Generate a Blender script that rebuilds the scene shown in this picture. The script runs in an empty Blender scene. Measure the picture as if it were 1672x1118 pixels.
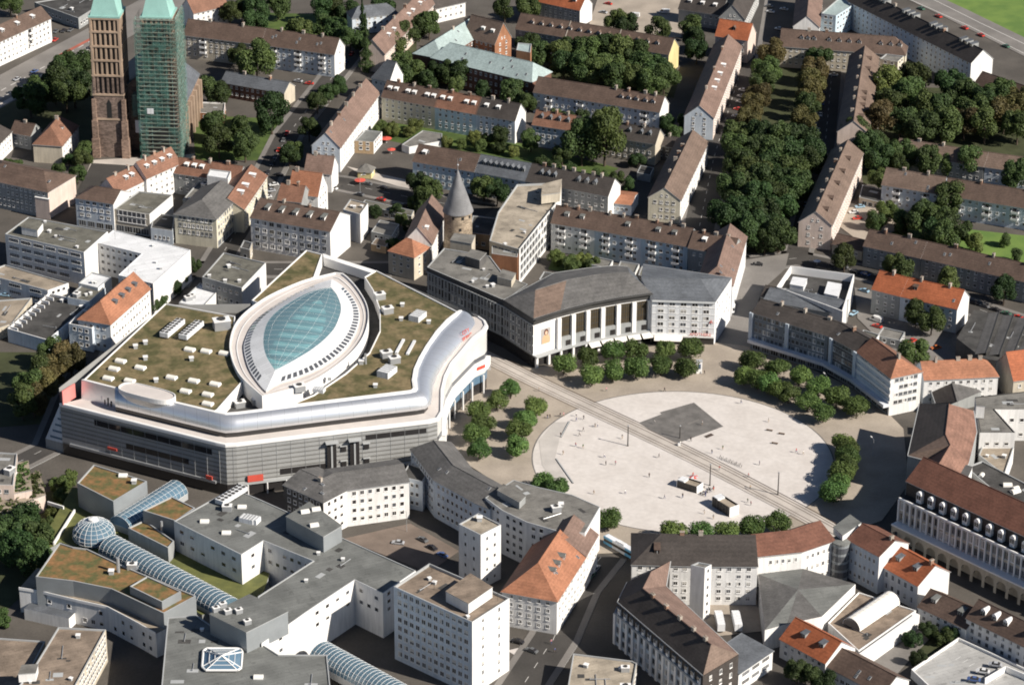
import bpy, bmesh, math, random
from mathutils import Vector, Matrix, Euler
random.seed(7)
S = bpy.context.scene
COL = S.collection
PI = math.pi
V3 = Vector
# ---------------------------------------------------------------- camera
FPX, PITCH, ROLL, HCAM = 4800.0, math.radians(25.7), math.radians(0.30), 504.0
CAMY = -HCAM / math.tan(math.radians(27.9))
cam_d = bpy.data.cameras.new('camera'); cam = bpy.data.objects.new('camera', cam_d); COL.objects.link(cam)
cam_d.sensor_width = 36.0; cam_d.lens = 36.0 * FPX / 1672.0
cam_d.clip_start = 10; cam_d.clip_end = 20000
RM = Matrix.Rotation(PI / 2 - PITCH, 3, 'X') @ Matrix.Rotation(ROLL, 3, 'Z')
CX = -(1115 - 836) / FPX * HCAM / math.sin(math.radians(27.9))
CAMP = V3((CX, CAMY, HCAM))
cam.matrix_world = Matrix.Translation(CAMP) @ RM.to_4x4()
S.camera = cam
def P(px, py, z=0.0):
    "ground position (x, y) of the point seen at photo pixel px, py and standing z metres up"
    d = RM @ V3(((px - 836) / FPX, -(py - 559) / FPX, -1.0))
    t = (z - HCAM) / d.z
    p = CAMP + d * t
    return V3((p.x, p.y))
def P3(px, py, z=0.0):
    q = P(px, py, z); return V3((q.x, q.y, z))
def proj(p):
    q = RM.transposed() @ (V3(p) - CAMP)
    return (836 + FPX * q.x / -q.z, 559 - FPX * q.y / -q.z)
def height_at(xy, py):
    "height above the ground point xy seen at image row py"
    lo, hi = -5.0, 150.0
    for _ in range(40):
        m = (lo + hi) / 2
        if proj((xy[0], xy[1], m))[1] > py: lo = m
        else: hi = m
    return lo
# ---------------------------------------------------------------- materials
MATS = {}
def rgb(c): return (c[0], c[1], c[2], 1.0)
def nodes_of(name):
    m = bpy.data.materials.new(name); m.use_nodes = True
    nt = m.node_tree; b = nt.nodes['Principled BSDF']
    return m, nt, b
def mat(name, col, rough=0.85, metal=0.0, var=0.18, scale=0.35, kind='noise', col2=None, spec=0.3, bump=0.0, emit=None, objvar=0.0, scale2=3.0):
    if name in MATS: return MATS[name]
    m, nt, b = nodes_of(name); N, L = nt.nodes, nt.links
    b.inputs['Roughness'].default_value = rough; b.inputs['Metallic'].default_value = metal
    b.inputs['Specular IOR Level'].default_value = spec
    tc = N.new('ShaderNodeTexCoord')
    geo = N.new('ShaderNodeNewGeometry')
    co = geo.outputs['Position']
    if kind == 'object': co = tc.outputs['Object']
    n1 = N.new('ShaderNodeTexNoise'); n1.inputs['Scale'].default_value = scale * 0.35; n1.inputs['Detail'].default_value = 5
    n2 = N.new('ShaderNodeTexNoise'); n2.inputs['Scale'].default_value = scale2; n2.inputs['Detail'].default_value = 3
    L.new(co, n1.inputs['Vector']); L.new(co, n2.inputs['Vector'])
    c2 = col2 or tuple(max(0, x * (1 - 2.2 * var)) for x in col)
    r = N.new('ShaderNodeValToRGB'); r.color_ramp.elements[0].position = 0.36; r.color_ramp.elements[1].position = 0.64
    r.color_ramp.elements[0].color = rgb(c2); r.color_ramp.elements[1].color = rgb(col)
    L.new(n1.outputs['Fac'], r.inputs['Fac'])
    mx = N.new('ShaderNodeMix'); mx.data_type = 'RGBA'; mx.blend_type = 'MULTIPLY'
    mx.inputs['Factor'].default_value = min(1.0, var * 2.2)
    r2 = N.new('ShaderNodeValToRGB'); r2.color_ramp.elements[0].position = 0.3; r2.color_ramp.elements[1].position = 0.7
    r2.color_ramp.elements[0].color = (0.45, 0.45, 0.45, 1); r2.color_ramp.elements[1].color = (1.15, 1.15, 1.15, 1)
    L.new(n2.outputs['Fac'], r2.inputs['Fac'])
    L.new(r.outputs['Color'], mx.inputs['A']); L.new(r2.outputs['Color'], mx.inputs['B'])
    out = mx.outputs['Result']
    if objvar:
        oi = N.new('ShaderNodeObjectInfo'); hs = N.new('ShaderNodeHueSaturation')
        mr = N.new('ShaderNodeMapRange'); mr.inputs['To Min'].default_value = 1 - objvar; mr.inputs['To Max'].default_value = 1 + objvar
        L.new(oi.outputs['Random'], mr.inputs['Value']); L.new(mr.outputs['Result'], hs.inputs['Value'])
        mh = N.new('ShaderNodeMapRange'); mh.inputs['To Min'].default_value = 0.5 - objvar * 0.06; mh.inputs['To Max'].default_value = 0.5 + objvar * 0.06
        ml = N.new('ShaderNodeMath'); ml.operation = 'FRACT'; mm = N.new('ShaderNodeMath'); mm.operation = 'MULTIPLY'; mm.inputs[1].default_value = 7.31
        L.new(oi.outputs['Random'], mm.inputs[0]); L.new(mm.outputs[0], ml.inputs[0]); L.new(ml.outputs[0], mh.inputs['Value']); L.new(mh.outputs['Result'], hs.inputs['Hue'])
        L.new(out, hs.inputs['Color']); out = hs.outputs['Color']
    if kind == 'tile':      # rows of roof tiles that follow the height
        sx = N.new('ShaderNodeSeparateXYZ'); L.new(geo.outputs['Position'], sx.inputs[0])
        ma = N.new('ShaderNodeMath'); ma.operation = 'MULTIPLY'; ma.inputs[1].default_value = 9.0; L.new(sx.outputs['Z'], ma.inputs[0])
        sn = N.new('ShaderNodeMath'); sn.operation = 'SINE'; L.new(ma.outputs[0], sn.inputs[0])
        mr = N.new('ShaderNodeMapRange'); mr.inputs['From Min'].default_value = -1; mr.inputs['To Min'].default_value = 0.93; mr.inputs['To Max'].default_value = 1.04
        L.new(sn.outputs[0], mr.inputs['Value'])
        m2 = N.new('ShaderNodeMix'); m2.data_type = 'RGBA'; m2.blend_type = 'MULTIPLY'; m2.inputs['Factor'].default_value = 1
        L.new(out, m2.inputs['A']); L.new(mr.outputs['Result'], m2.inputs['B']); out = m2.outputs['Result']
    if name.startswith('wall_') or kind == 'streak':      # rain streaks and grime running down
        mp = N.new('ShaderNodeMapping'); mp.inputs['Scale'].default_value = (1.1, 1.1, .12); L.new(geo.outputs['Position'], mp.inputs['Vector'])
        ns = N.new('ShaderNodeTexNoise'); ns.inputs['Scale'].default_value = 1.0; ns.inputs['Detail'].default_value = 4; L.new(mp.outputs[0], ns.inputs['Vector'])
        mr = N.new('ShaderNodeMapRange'); mr.inputs['From Min'].default_value = .35; mr.inputs['From Max'].default_value = .62; mr.inputs['To Min'].default_value = .87; mr.inputs['To Max'].default_value = 1.02
        L.new(ns.outputs['Fac'], mr.inputs['Value']); m2 = N.new('ShaderNodeMix'); m2.data_type = 'RGBA'; m2.blend_type = 'MULTIPLY'; m2.inputs['Factor'].default_value = 1
        L.new(out, m2.inputs['A']); L.new(mr.outputs['Result'], m2.inputs['B']); out = m2.outputs['Result']
    if name.startswith('flat_'):      # felt strips, patches and puddle stains
        mp = N.new('ShaderNodeMapping'); mp.inputs['Rotation'].default_value = (0, 0, -.45); L.new(geo.outputs['Position'], mp.inputs['Vector'])
        br = N.new('ShaderNodeTexBrick'); br.inputs['Scale'].default_value = 1.0; br.inputs['Brick Width'].default_value = 9.0; br.inputs['Row Height'].default_value = 1.6; br.inputs['Mortar Size'].default_value = .07
        br.inputs['Color1'].default_value = (1.04, 1.04, 1.04, 1); br.inputs['Color2'].default_value = (.90, .90, .90, 1); br.inputs['Mortar'].default_value = (.66, .66, .66, 1); L.new(mp.outputs[0], br.inputs['Vector'])
        m2 = N.new('ShaderNodeMix'); m2.data_type = 'RGBA'; m2.blend_type = 'MULTIPLY'; m2.inputs['Factor'].default_value = .8; L.new(out, m2.inputs['A']); L.new(br.outputs['Color'], m2.inputs['B']); out = m2.outputs['Result']
        ns = N.new('ShaderNodeTexNoise'); ns.inputs['Scale'].default_value = .28; ns.inputs['Detail'].default_value = 6; ns.inputs['Roughness'].default_value = .65; L.new(geo.outputs['Position'], ns.inputs['Vector'])
        mr = N.new('ShaderNodeMapRange'); mr.inputs['From Min'].default_value = .56; mr.inputs['From Max'].default_value = .66; mr.inputs['To Min'].default_value = 1.0; mr.inputs['To Max'].default_value = .70 if 'white' not in name else .9; L.new(ns.outputs['Fac'], mr.inputs['Value'])
        m2 = N.new('ShaderNodeMix'); m2.data_type = 'RGBA'; m2.blend_type = 'MULTIPLY'; m2.inputs['Factor'].default_value = 1; L.new(out, m2.inputs['A']); L.new(mr.outputs['Result'], m2.inputs['B']); out = m2.outputs['Result']
    if name.startswith('roof_'):      # weathered patches, odd tiles
        vo = N.new('ShaderNodeTexVoronoi'); vo.inputs['Scale'].default_value = 1.6; L.new(geo.outputs['Position'], vo.inputs['Vector']); sx = N.new('ShaderNodeSeparateXYZ'); L.new(vo.outputs['Color'], sx.inputs[0])
        mr = N.new('ShaderNodeMapRange'); mr.inputs['To Min'].default_value = .84; mr.inputs['To Max'].default_value = 1.12; L.new(sx.outputs['X'], mr.inputs['Value'])
        m2 = N.new('ShaderNodeMix'); m2.data_type = 'RGBA'; m2.blend_type = 'MULTIPLY'; m2.inputs['Factor'].default_value = 1; L.new(out, m2.inputs['A']); L.new(mr.outputs['Result'], m2.inputs['B']); out = m2.outputs['Result']
    if kind == 'stone':
        br = N.new('ShaderNodeTexVoronoi'); br.inputs['Scale'].default_value = 0.9
        mp = N.new('ShaderNodeMapping'); mp.inputs['Scale'].default_value = (1, 1, 1.8); L.new(co, mp.inputs['Vector']); L.new(mp.outputs[0], br.inputs['Vector'])
        hsv = N.new('ShaderNodeMapRange'); hsv.inputs['To Min'].default_value = 0.6; hsv.inputs['To Max'].default_value = 1.25
        sx = N.new('ShaderNodeSeparateXYZ'); L.new(br.outputs['Color'], sx.inputs[0]); L.new(sx.outputs['X'], hsv.inputs['Value'])
        m2 = N.new('ShaderNodeMix'); m2.data_type = 'RGBA'; m2.blend_type = 'MULTIPLY'; m2.inputs['Factor'].default_value = 1
        L.new(out, m2.inputs['A']); L.new(hsv.outputs['Result'], m2.inputs['B']); out = m2.outputs['Result']
    L.new(out, b.inputs['Base Color'])
    if bump:
        bp = N.new('ShaderNodeBump'); bp.inputs['Strength'].default_value = bump; bp.inputs['Distance'].default_value = 0.1
        L.new(n2.outputs['Fac'], bp.inputs['Height']); L.new(bp.outputs['Normal'], b.inputs['Normal'])
    MATS[name] = m
    return m
def M(n): return MATS[n]
# walls
mat('wall_white', (0.76, 0.75, 0.73), var=0.05)
mat('wall_bluewhite', (0.60, 0.66, 0.72), var=0.06)  # bluish white; the tint also puts shade into white fronts
mat('wall_shade', (0.22, 0.245, 0.27), var=0.1)  # grey-blue shade of an unlit front put into the wall colour
mat('roof_sunlit', (0.27, 0.15, 0.11), rough=.75, var=.16, scale=.5, kind='tile')  # reddish tile with sunlight put into the colour, for a lit slope
mat('wall_cream', (0.62, 0.575, 0.455), var=0.06)
mat('wall_lightblue', (0.50, 0.62, 0.70), var=0.05)
mat('wall_grey', (0.33, 0.34, 0.335), var=0.08)
mat('wall_beige', (0.56, 0.50, 0.40), var=0.08)
mat('wall_yellow', (0.66, 0.56, 0.28), var=0.06)
mat('wall_pink', (0.66, 0.54, 0.47), var=0.07)
mat('wall_darkbrick', (0.20, 0.105, 0.075), var=0.15)
mat('wall_brick', (0.42, 0.20, 0.11), var=0.15)
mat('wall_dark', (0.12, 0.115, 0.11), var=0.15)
mat('wall_tan', (0.50, 0.36, 0.22), var=0.12)
mat('zinc_wall', (0.30, 0.32, 0.33), rough=0.6, metal=0.3, var=0.07)
# roofs
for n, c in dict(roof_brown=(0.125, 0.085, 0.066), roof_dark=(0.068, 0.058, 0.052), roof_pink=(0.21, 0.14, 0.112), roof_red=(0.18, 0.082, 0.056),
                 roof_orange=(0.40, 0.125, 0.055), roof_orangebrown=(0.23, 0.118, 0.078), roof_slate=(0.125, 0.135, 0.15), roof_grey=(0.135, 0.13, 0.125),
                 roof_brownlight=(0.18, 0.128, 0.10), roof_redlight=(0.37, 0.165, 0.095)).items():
    mat(n, c, rough=0.75, var=0.11, scale=0.5, kind='tile')
mat('roof_copper', (0.36, 0.44, 0.43), rough=0.55, var=0.08)
mat('copper_green', (0.30, 0.52, 0.47), rough=0.5, var=0.08)
mat('flat_gravel', (0.225, 0.215, 0.195), var=0.16, scale=0.5)
mat('flat_grey', (0.19, 0.195, 0.185), var=0.14, scale=0.4)
mat('flat_dark', (0.085, 0.082, 0.078), var=0.2, scale=0.5)
mat('flat_olive', (0.175, 0.168, 0.14), var=0.16, scale=0.5)
mat('flat_beige', (0.44, 0.38, 0.30), var=0.17, scale=0.5)
mat('flat_brown', (0.30, 0.235, 0.18), var=0.18, scale=0.5)
mat('flat_white', (0.72, 0.73, 0.74), var=0.05)
mat('flat_tan', (0.37, 0.31, 0.24), var=0.15)
mat('sedum', (0.215, 0.165, 0.088), var=0.24, scale=0.55, col2=(0.088, 0.084, 0.034), scale2=0.8)
mat('sedum_orange', (0.26, 0.14, 0.06), var=0.22, scale=0.9, col2=(0.10, 0.105, 0.04), scale2=0.9)
# trim
mat('trim_white', (0.80, 0.79, 0.77), rough=0.6, var=0.03)
mat('trim_grey', (0.40, 0.41, 0.41), rough=0.6, var=0.06)
mat('trim_dark', (0.06, 0.058, 0.055), rough=0.6, var=0.1)
mat('chimney_brick', (0.33, 0.20, 0.14), var=0.2)
mat('chimney_grey', (0.45, 0.40, 0.34), var=0.15)
mat('metal_silver', (0.80, 0.815, 0.84), rough=0.34, metal=0.78, var=0.02)
mat('metal_grey', (0.45, 0.46, 0.47), rough=0.45, metal=0.5, var=0.05)
mat('metal_dark', (0.08, 0.075, 0.07), rough=0.5, metal=0.3, var=0.1)
mat('red_paint', (0.62, 0.10, 0.07), rough=0.5, var=0.06)
mat('red_pale', (0.62, 0.22, 0.20), rough=0.6, var=0.06)
mat('awning_white', (0.78, 0.75, 0.68), rough=0.8, var=0.04)
mat('wood', (0.22, 0.13, 0.07), var=0.2)
mat('black', (0.02, 0.02, 0.02), var=0.0)
mat('tyre', (0.025, 0.025, 0.025), var=0.0)
def glass(name, col, rough=0.08):
    m, nt, b = nodes_of(name)
    b.inputs['Base Color'].default_value = rgb(col); b.inputs['Roughness'].default_value = rough
    b.inputs['Specular IOR Level'].default_value = 0.6
    MATS[name] = m
glass('pane_dark', (0.030, 0.028, 0.028)); glass('pane_mid', (0.085, 0.09, 0.10)); glass('pane_brown', (0.075, 0.058, 0.035)); glass('pane_blue', (0.10, 0.17, 0.24), 0.05)  # pane_mid has a lighter reflected tone put into the glass colour
mat('curtain', (0.52, 0.50, 0.46), rough=0.5, var=0.05)
def clear_glass(name, tint, ior=1.45, mixf=0.35):
    m, nt, b = nodes_of(name); N, L = nt.nodes, nt.links
    tr = N.new('ShaderNodeBsdfTransparent'); tr.inputs['Color'].default_value = rgb(tint)
    gl = N.new('ShaderNodeBsdfGlossy'); gl.inputs['Roughness'].default_value = 0.06; gl.inputs['Color'].default_value = (0.85, 0.92, 0.95, 1)
    fr = N.new('ShaderNodeLayerWeight'); fr.inputs['Blend'].default_value = mixf
    mx = N.new('ShaderNodeMixShader'); L.new(fr.outputs['Fresnel'], mx.inputs['Fac']); L.new(tr.outputs[0], mx.inputs[1]); L.new(gl.outputs[0], mx.inputs[2])
    L.new(mx.outputs[0], nt.nodes['Material Output'].inputs['Surface']); N.remove(b)
    MATS[name] = m
clear_glass('glass_roof', (0.62, 0.86, 0.86), mixf=0.18)
def roof_glass():
    nt = MATS['glass_roof'].node_tree; N, L = nt.nodes, nt.links; d = N.new('ShaderNodeBsdfPrincipled'); d.inputs['Base Color'].default_value = (0.30, 0.50, 0.57, 1); d.inputs['Roughness'].default_value = .12
    out = N['Material Output']; prev = out.inputs['Surface'].links[0].from_socket; mx = N.new('ShaderNodeMixShader'); mx.inputs[0].default_value = .42; L.new(prev, mx.inputs[1]); L.new(d.outputs[0], mx.inputs[2]); L.new(mx.outputs[0], out.inputs['Surface'])
roof_glass()
def vault_glass():
    clear_glass('glass_vault', (0.30, 0.48, 0.66), mixf=0.4); nt = MATS['glass_vault'].node_tree; N, L = nt.nodes, nt.links
    d = N.new('ShaderNodeBsdfPrincipled'); d.inputs['Base Color'].default_value = (0.22, 0.36, 0.46, 1); d.inputs['Roughness'].default_value = .15
    out = N['Material Output']; prev = out.inputs['Surface'].links[0].from_socket; mx = N.new('ShaderNodeMixShader'); mx.inputs[0].default_value = .42
    L.new(prev, mx.inputs[1]); L.new(d.outputs[0], mx.inputs[2]); L.new(mx.outputs[0], out.inputs['Surface'])
vault_glass()
# foliage
def leaf(name, col, col2, trans=0.25):
    m, nt, b = nodes_of(name); N, L = nt.nodes, nt.links
    tc = N.new('ShaderNodeTexCoord'); n1 = N.new('ShaderNodeTexNoise'); n1.inputs['Scale'].default_value = 3.0; n1.inputs['Detail'].default_value = 4
    L.new(tc.outputs['Object'], n1.inputs['Vector'])
    r = N.new('ShaderNodeValToRGB'); r.color_ramp.elements[0].position = 0.35; r.color_ramp.elements[1].position = 0.68
    r.color_ramp.elements[0].color = rgb(col2); r.color_ramp.elements[1].color = rgb(col); L.new(n1.outputs['Fac'], r.inputs['Fac'])
    oi = N.new('ShaderNodeObjectInfo'); hs = N.new('ShaderNodeHueSaturation'); mr = N.new('ShaderNodeMapRange')
    mr.inputs['To Min'].default_value = 0.65; mr.inputs['To Max'].default_value = 1.5
    L.new(oi.outputs['Random'], mr.inputs['Value']); L.new(mr.outputs['Result'], hs.inputs['Value'])
    mm = N.new('ShaderNodeMath'); mm.operation = 'MULTIPLY'; mm.inputs[1].default_value = 5.7; fr = N.new('ShaderNodeMath'); fr.operation = 'FRACT'
    L.new(oi.outputs['Random'], mm.inputs[0]); L.new(mm.outputs[0], fr.inputs[0]); mh = N.new('ShaderNodeMapRange')
    mh.inputs['To Min'].default_value = 0.475; mh.inputs['To Max'].default_value = 0.525; L.new(fr.outputs[0], mh.inputs['Value']); L.new(mh.outputs['Result'], hs.inputs['Hue'])
    L.new(r.outputs['Color'], hs.inputs['Color']); L.new(hs.outputs['Color'], b.inputs['Base Color'])
    b.inputs['Roughness'].default_value = 0.6; b.inputs['Specular IOR Level'].default_value = 0.25
    tl = N.new('ShaderNodeBsdfTranslucent'); L.new(hs.outputs['Color'], tl.inputs['Color'])
    mx = N.new('ShaderNodeMixShader'); mx.inputs['Fac'].default_value = trans
    L.new(b.outputs[0], mx.inputs[1]); L.new(tl.outputs[0], mx.inputs[2]); L.new(mx.outputs[0], N['Material Output'].inputs['Surface'])
    MATS[name] = m
leaf('leaf_plaza', (0.11, 0.17, 0.045), (0.055, 0.098, 0.028))
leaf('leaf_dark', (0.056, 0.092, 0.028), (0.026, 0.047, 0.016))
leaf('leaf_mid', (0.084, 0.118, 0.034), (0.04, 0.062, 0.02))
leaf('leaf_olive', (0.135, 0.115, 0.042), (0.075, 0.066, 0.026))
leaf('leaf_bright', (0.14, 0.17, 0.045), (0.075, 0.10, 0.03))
mat('bark', (0.10, 0.075, 0.055), var=0.2)
# ---------------------------------------------------------------- mesh builder
class MB:
    def __init__(self, origin=(0, 0, 0)):
        self.v = []; self.f = []; self.m = []; self.mats = []; self.o = V3(origin); self.sm = []
    def mi(self, m):
        m = MATS[m] if isinstance(m, str) else m
        if m not in self.mats: self.mats.append(m)
        return self.mats.index(m)
    def face(self, pts, m, smooth=False):
        b = len(self.v)
        self.v += [(p[0] - self.o.x, p[1] - self.o.y, p[2] - self.o.z) for p in pts]
        self.f.append(tuple(range(b, b + len(pts)))); self.m.append(self.mi(m)); self.sm.append(smooth)
    def prism(self, poly, z0, z1, m, mtop=None, bottom=False, msides=None):
        n = len(poly)
        for i in range(n):
            a, b = poly[i], poly[(i + 1) % n]
            self.face([(a[0], a[1], z0), (b[0], b[1], z0), (b[0], b[1], z1), (a[0], a[1], z1)], (msides or {}).get(i, m))
        self.face([(p[0], p[1], z1) for p in poly], mtop or m)
        if bottom: self.face([(p[0], p[1], z0) for p in reversed(poly)], m)
    def slab(self, pts, t, m, mside=None):
        "planar polygon with thickness t straight down"
        self.face(pts, m); lo = [(p[0], p[1], p[2] - t) for p in pts]
        n = len(pts)
        for i in range(n):
            j = (i + 1) % n
            self.face([lo[i], lo[j], pts[j], pts[i]], mside or m)
        self.face(list(reversed(lo)), mside or m)
    def obox(self, c, ux, sx, sy, z0, z1, m, mtop=None):
        "box centred at c, local x axis ux"
        u = V3((ux[0], ux[1])).normalized(); w = V3((-u.y, u.x)); c = V3((c[0], c[1]))
        q = [c - u * sx / 2 - w * sy / 2, c + u * sx / 2 - w * sy / 2, c + u * sx / 2 + w * sy / 2, c - u * sx / 2 + w * sy / 2]
        self.prism(q, z0, z1, m, mtop, bottom=True)
    def tube(self, a, b, r0, r1, m, n=8, cap=True, smooth=True):
        a, b = V3(a), V3(b); d = (b - a).normalized()
        t = V3((0, 0, 1)) if abs(d.z) < 0.9 else V3((1, 0, 0)); u = d.cross(t).normalized(); w = d.cross(u)
        ra = [a + (u * math.cos(2 * PI * i / n) + w * math.sin(2 * PI * i / n)) * r0 for i in range(n)]
        rb = [b + (u * math.cos(2 * PI * i / n) + w * math.sin(2 * PI * i / n)) * r1 for i in range(n)]
        for i in range(n):
            j = (i + 1) % n; self.face([ra[j], ra[i], rb[i], rb[j]], m, smooth)
        if cap: self.face(rb[::-1], m); self.face(ra, m)
    def lathe(self, c, prof, m, n=24, a0=0, a1=2 * PI, smooth=True):
        k = n if abs(a1 - a0 - 2 * PI) < 1e-6 else n + 1
        rings = [[(c[0] + r * math.cos(a0 + (a1 - a0) * i / n), c[1] + r * math.sin(a0 + (a1 - a0) * i / n), z) for i in range(k)] for r, z in prof]
        for q in range(len(prof) - 1):
            for i in range(n):
                j = (i + 1) % k
                self.face([rings[q][i], rings[q][j], rings[q + 1][j], rings[q + 1][i]], m, smooth)
    def mesh(self, name, merge=False):
        me = bpy.data.meshes.new(name); me.from_pydata(self.v, [], self.f)
        for m in self.mats: me.materials.append(m)
        me.polygons.foreach_set('material_index', self.m); me.polygons.foreach_set('use_smooth', self.sm)
        if merge:
            bm = bmesh.new(); bm.from_mesh(me); bmesh.ops.remove_doubles(bm, verts=bm.verts, dist=0.002); bm.to_mesh(me); bm.free()
        me.update(); return me
    def build(self, name, parent=None, merge=False):
        if not self.v: return None
        o = bpy.data.objects.new(name, self.mesh(name, merge)); COL.objects.link(o)
        if parent is not None: o.parent = parent
        else: o.location = self.o
        return o
def tag(o, label=None, cat=None, group=None, kind=None):
    if label: o['label'] = label
    if cat: o['category'] = cat
    if group: o['group'] = group
    if kind: o['kind'] = kind
    return o
def thing(name, label, cat, loc, group=None):
    o = bpy.data.objects.new(name, None); COL.objects.link(o)
    o.location = loc; o.empty_display_size = 2
    return tag(o, label, cat, group)
def copy_obj(o, parent=None, loc=None, rot=None, scale=None):
    c = o.copy(); COL.objects.link(c); c.parent = parent
    if loc is not None: c.location = loc
    if rot is not None: c.rotation_euler = (0, 0, rot) if not hasattr(rot, '__len__') else rot
    if scale is not None: c.scale = scale
    return c
def inst(me, name, parent, loc, rot=0.0, scale=(1, 1, 1)):
    o = bpy.data.objects.new(name, me); COL.objects.link(o); o.parent = parent
    o.location = loc; o.rotation_euler = (0, 0, rot) if not hasattr(rot, '__len__') else rot; o.scale = scale
    return o
def struct(name, mb, label=None):
    o = mb.build(name); o['kind'] = 'structure'; return o
# ---------------------------------------------------------------- shared small meshes (unit sized)
def local_box(mb, x0, x1, y0, y1, z0, z1, m):
    mb.prism([(x0, y0), (x1, y0), (x1, y1), (x0, y1)], z0, z1, m, bottom=True)
def win_mesh(nm, pane, frame='trim_white', mull=1, trans=True, low=None, top=0):
    "unit window: x -.5...5, z 0..1, outward is -y"
    mb = MB(); t = 0.07 if mull < 3 else 0.03
    mb.face([(-.5, -.03, 0), (.5, -.03, 0), (.5, -.03, 1), (-.5, -.03, 1)], pane)
    if top: mb.face([(-.44, -.036, 1 - top), (.44, -.036, 1 - top), (.44, -.036, .95), (-.44, -.036, .95)], 'curtain')
    if low: mb.face([(-.42, -.034, .05), (.0, -.034, .05), (.0, -.034, .95), (-.42, -.034, .95)], low)
    for x0, x1, z0, z1 in [(-.5, -.5 + t, 0, 1), (.5 - t, .5, 0, 1), (-.5 + t, .5 - t, 0, t), (-.5 + t, .5 - t, 1 - t, 1)]:
        local_box(mb, x0, x1, -.09, -.002, z0, z1, frame)
    for k in range(mull):
        x = -.5 + (k + 1) / (mull + 1); local_box(mb, x - t * .4, x + t * .4, -.08, -.032, t, 1 - t, frame)
    local_box(mb, -.54, .54, -.2, -.002, -.09, -.003, frame)
    return mb.mesh(nm)
WIN = {}
WIN['std'] = [win_mesh('window', 'pane_dark'), win_mesh('window', 'pane_dark'), win_mesh('window', 'pane_mid'), win_mesh('window', 'pane_dark', low='curtain'), win_mesh('window', 'pane_mid', low='curtain'), win_mesh('window', 'pane_dark', top=.45), win_mesh('window', 'pane_dark', top=.7)]
WIN['office'] = [win_mesh('window', 'pane_dark', mull=0), win_mesh('window', 'pane_dark', mull=0), win_mesh('window', 'pane_mid', mull=0), win_mesh('window', 'pane_dark', mull=1), win_mesh('window', 'pane_dark', mull=0, top=.4)]
WIN['band'] = [win_mesh('window', 'pane_dark', mull=5), win_mesh('window', 'pane_mid', mull=5)]
WIN['brown'] = [win_mesh('window', 'pane_brown', 'trim_dark', mull=3), win_mesh('window', 'pane_dark', 'trim_dark', mull=3)]
WIN['slot'] = [win_mesh('window', 'black', 'trim_dark', mull=0)]
WIN['shop'] = [win_mesh('shop_window', 'pane_dark', 'trim_grey', mull=2), win_mesh('shop_window', 'pane_mid', 'trim_grey', mull=2)]
WIN['dk'] = [win_mesh('window', 'pane_dark', 'trim_grey', mull=1), win_mesh('window', 'pane_mid', 'trim_grey', mull=1), win_mesh('window', 'pane_mid', 'trim_white', mull=1, low='curtain')]
def dormer_mesh(kind, wallm, roofm):
    mb = MB(); w = 0.9; d = 4.0; h = 1.5
    if kind == 'shed':
        local_box(mb, -w, w, 0, d, -1.2, h, wallm)
        mb.slab([(-w - .2, -.3, h + .06), (w + .2, -.3, h + .06), (w + .2, d, h + .55), (-w - .2, d, h + .55)], .16, roofm)
    elif kind == 'gable':
        local_box(mb, -w, w, 0, d, -1.2, h - .1, wallm)
        mb.face([(-w, 0, h - .1), (w, 0, h - .1), (0, 0, h + .7)], wallm)
        mb.slab([(-w - .2, -.25, h - .2), (0, -.25, h + .8), (0, d, h + .8), (-w - .2, d, h - .2)][::-1], .1, roofm)
        mb.slab([(w + .2, -.25, h - .2), (0, -.25, h + .8), (0, d, h + .8), (w + .2, d, h - .2)], .1, roofm)
    else:   # round topped
        local_box(mb, -w, w, 0, d, -1.4, h - .2, wallm)
        pts = [(w * 1.08 * math.cos(PI * i / 8), w * 1.08 * math.sin(PI * i / 8)) for i in range(9)]
        mb.face([(x, -.1, h - .2 + z) for x, z in pts], wallm)
        for i in range(8):
            a, b = pts[i], pts[i + 1]
            mb.face([(a[0], -.1, h - .2 + a[1]), (b[0], -.1, h - .2 + b[1]), (b[0], d, h - .2 + b[1]), (a[0], d, h - .2 + a[1])][::-1], roofm, True)
    mb.face([(-w + .2, -.04 if kind != 'round' else -.13, .1), (w - .2, -.04 if kind != 'round' else -.13, .1), (w - .2, -.04 if kind != 'round' else -.13, h - .25), (-w + .2, -.04 if kind != 'round' else -.13, h - .25)], 'pane_dark')
    local_box(mb, -.05, .05, -.07 if kind != 'round' else -.17, -.03 if kind != 'round' else -.12, .1, h - .25, 'trim_white')
    return mb.mesh('dormer')
DORM = {}
for k_ in ('shed', 'gable', 'round'):
    for w_, r_ in (('trim_white', 'trim_white'), ('trim_white', 'roof_dark'), ('trim_white', 'flat_grey'), ('wall_grey', 'roof_slate'), ('roof_brown', 'roof_brown'), ('trim_white', 'roof_orangebrown')):
        DORM[(k_, w_, r_)] = None
def dormer(k):
    if DORM.get(k) is None: DORM[k] = dormer_mesh(*k)
    return DORM[k]
def chimney_mesh(m):
    mb = MB(); local_box(mb, -.75, .75, -.45, .45, -1.5, 1.3, m); local_box(mb, -.85, .85, -.55, .55, 1.3, 1.5, 'chimney_grey')
    for x in (-.35, .35): mb.tube((x, 0, 1.5), (x, 0, 1.85), .16, .14, 'chimney_brick', 6)
    return mb.mesh('chimney')
CHIM = [chimney_mesh('chimney_brick'), chimney_mesh('chimney_grey'), chimney_mesh('chimney_grey')]
def skyl_mesh():
    mb = MB(); local_box(mb, -.45, .45, -.7, .7, -.1, .12, 'trim_grey')
    mb.face([(-.38, -.62, .125), (.38, -.62, .125), (.38, .62, .125), (-.38, .62, .125)], 'pane_mid')
    return mb.mesh('roof_window')
SKYL = skyl_mesh()
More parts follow.
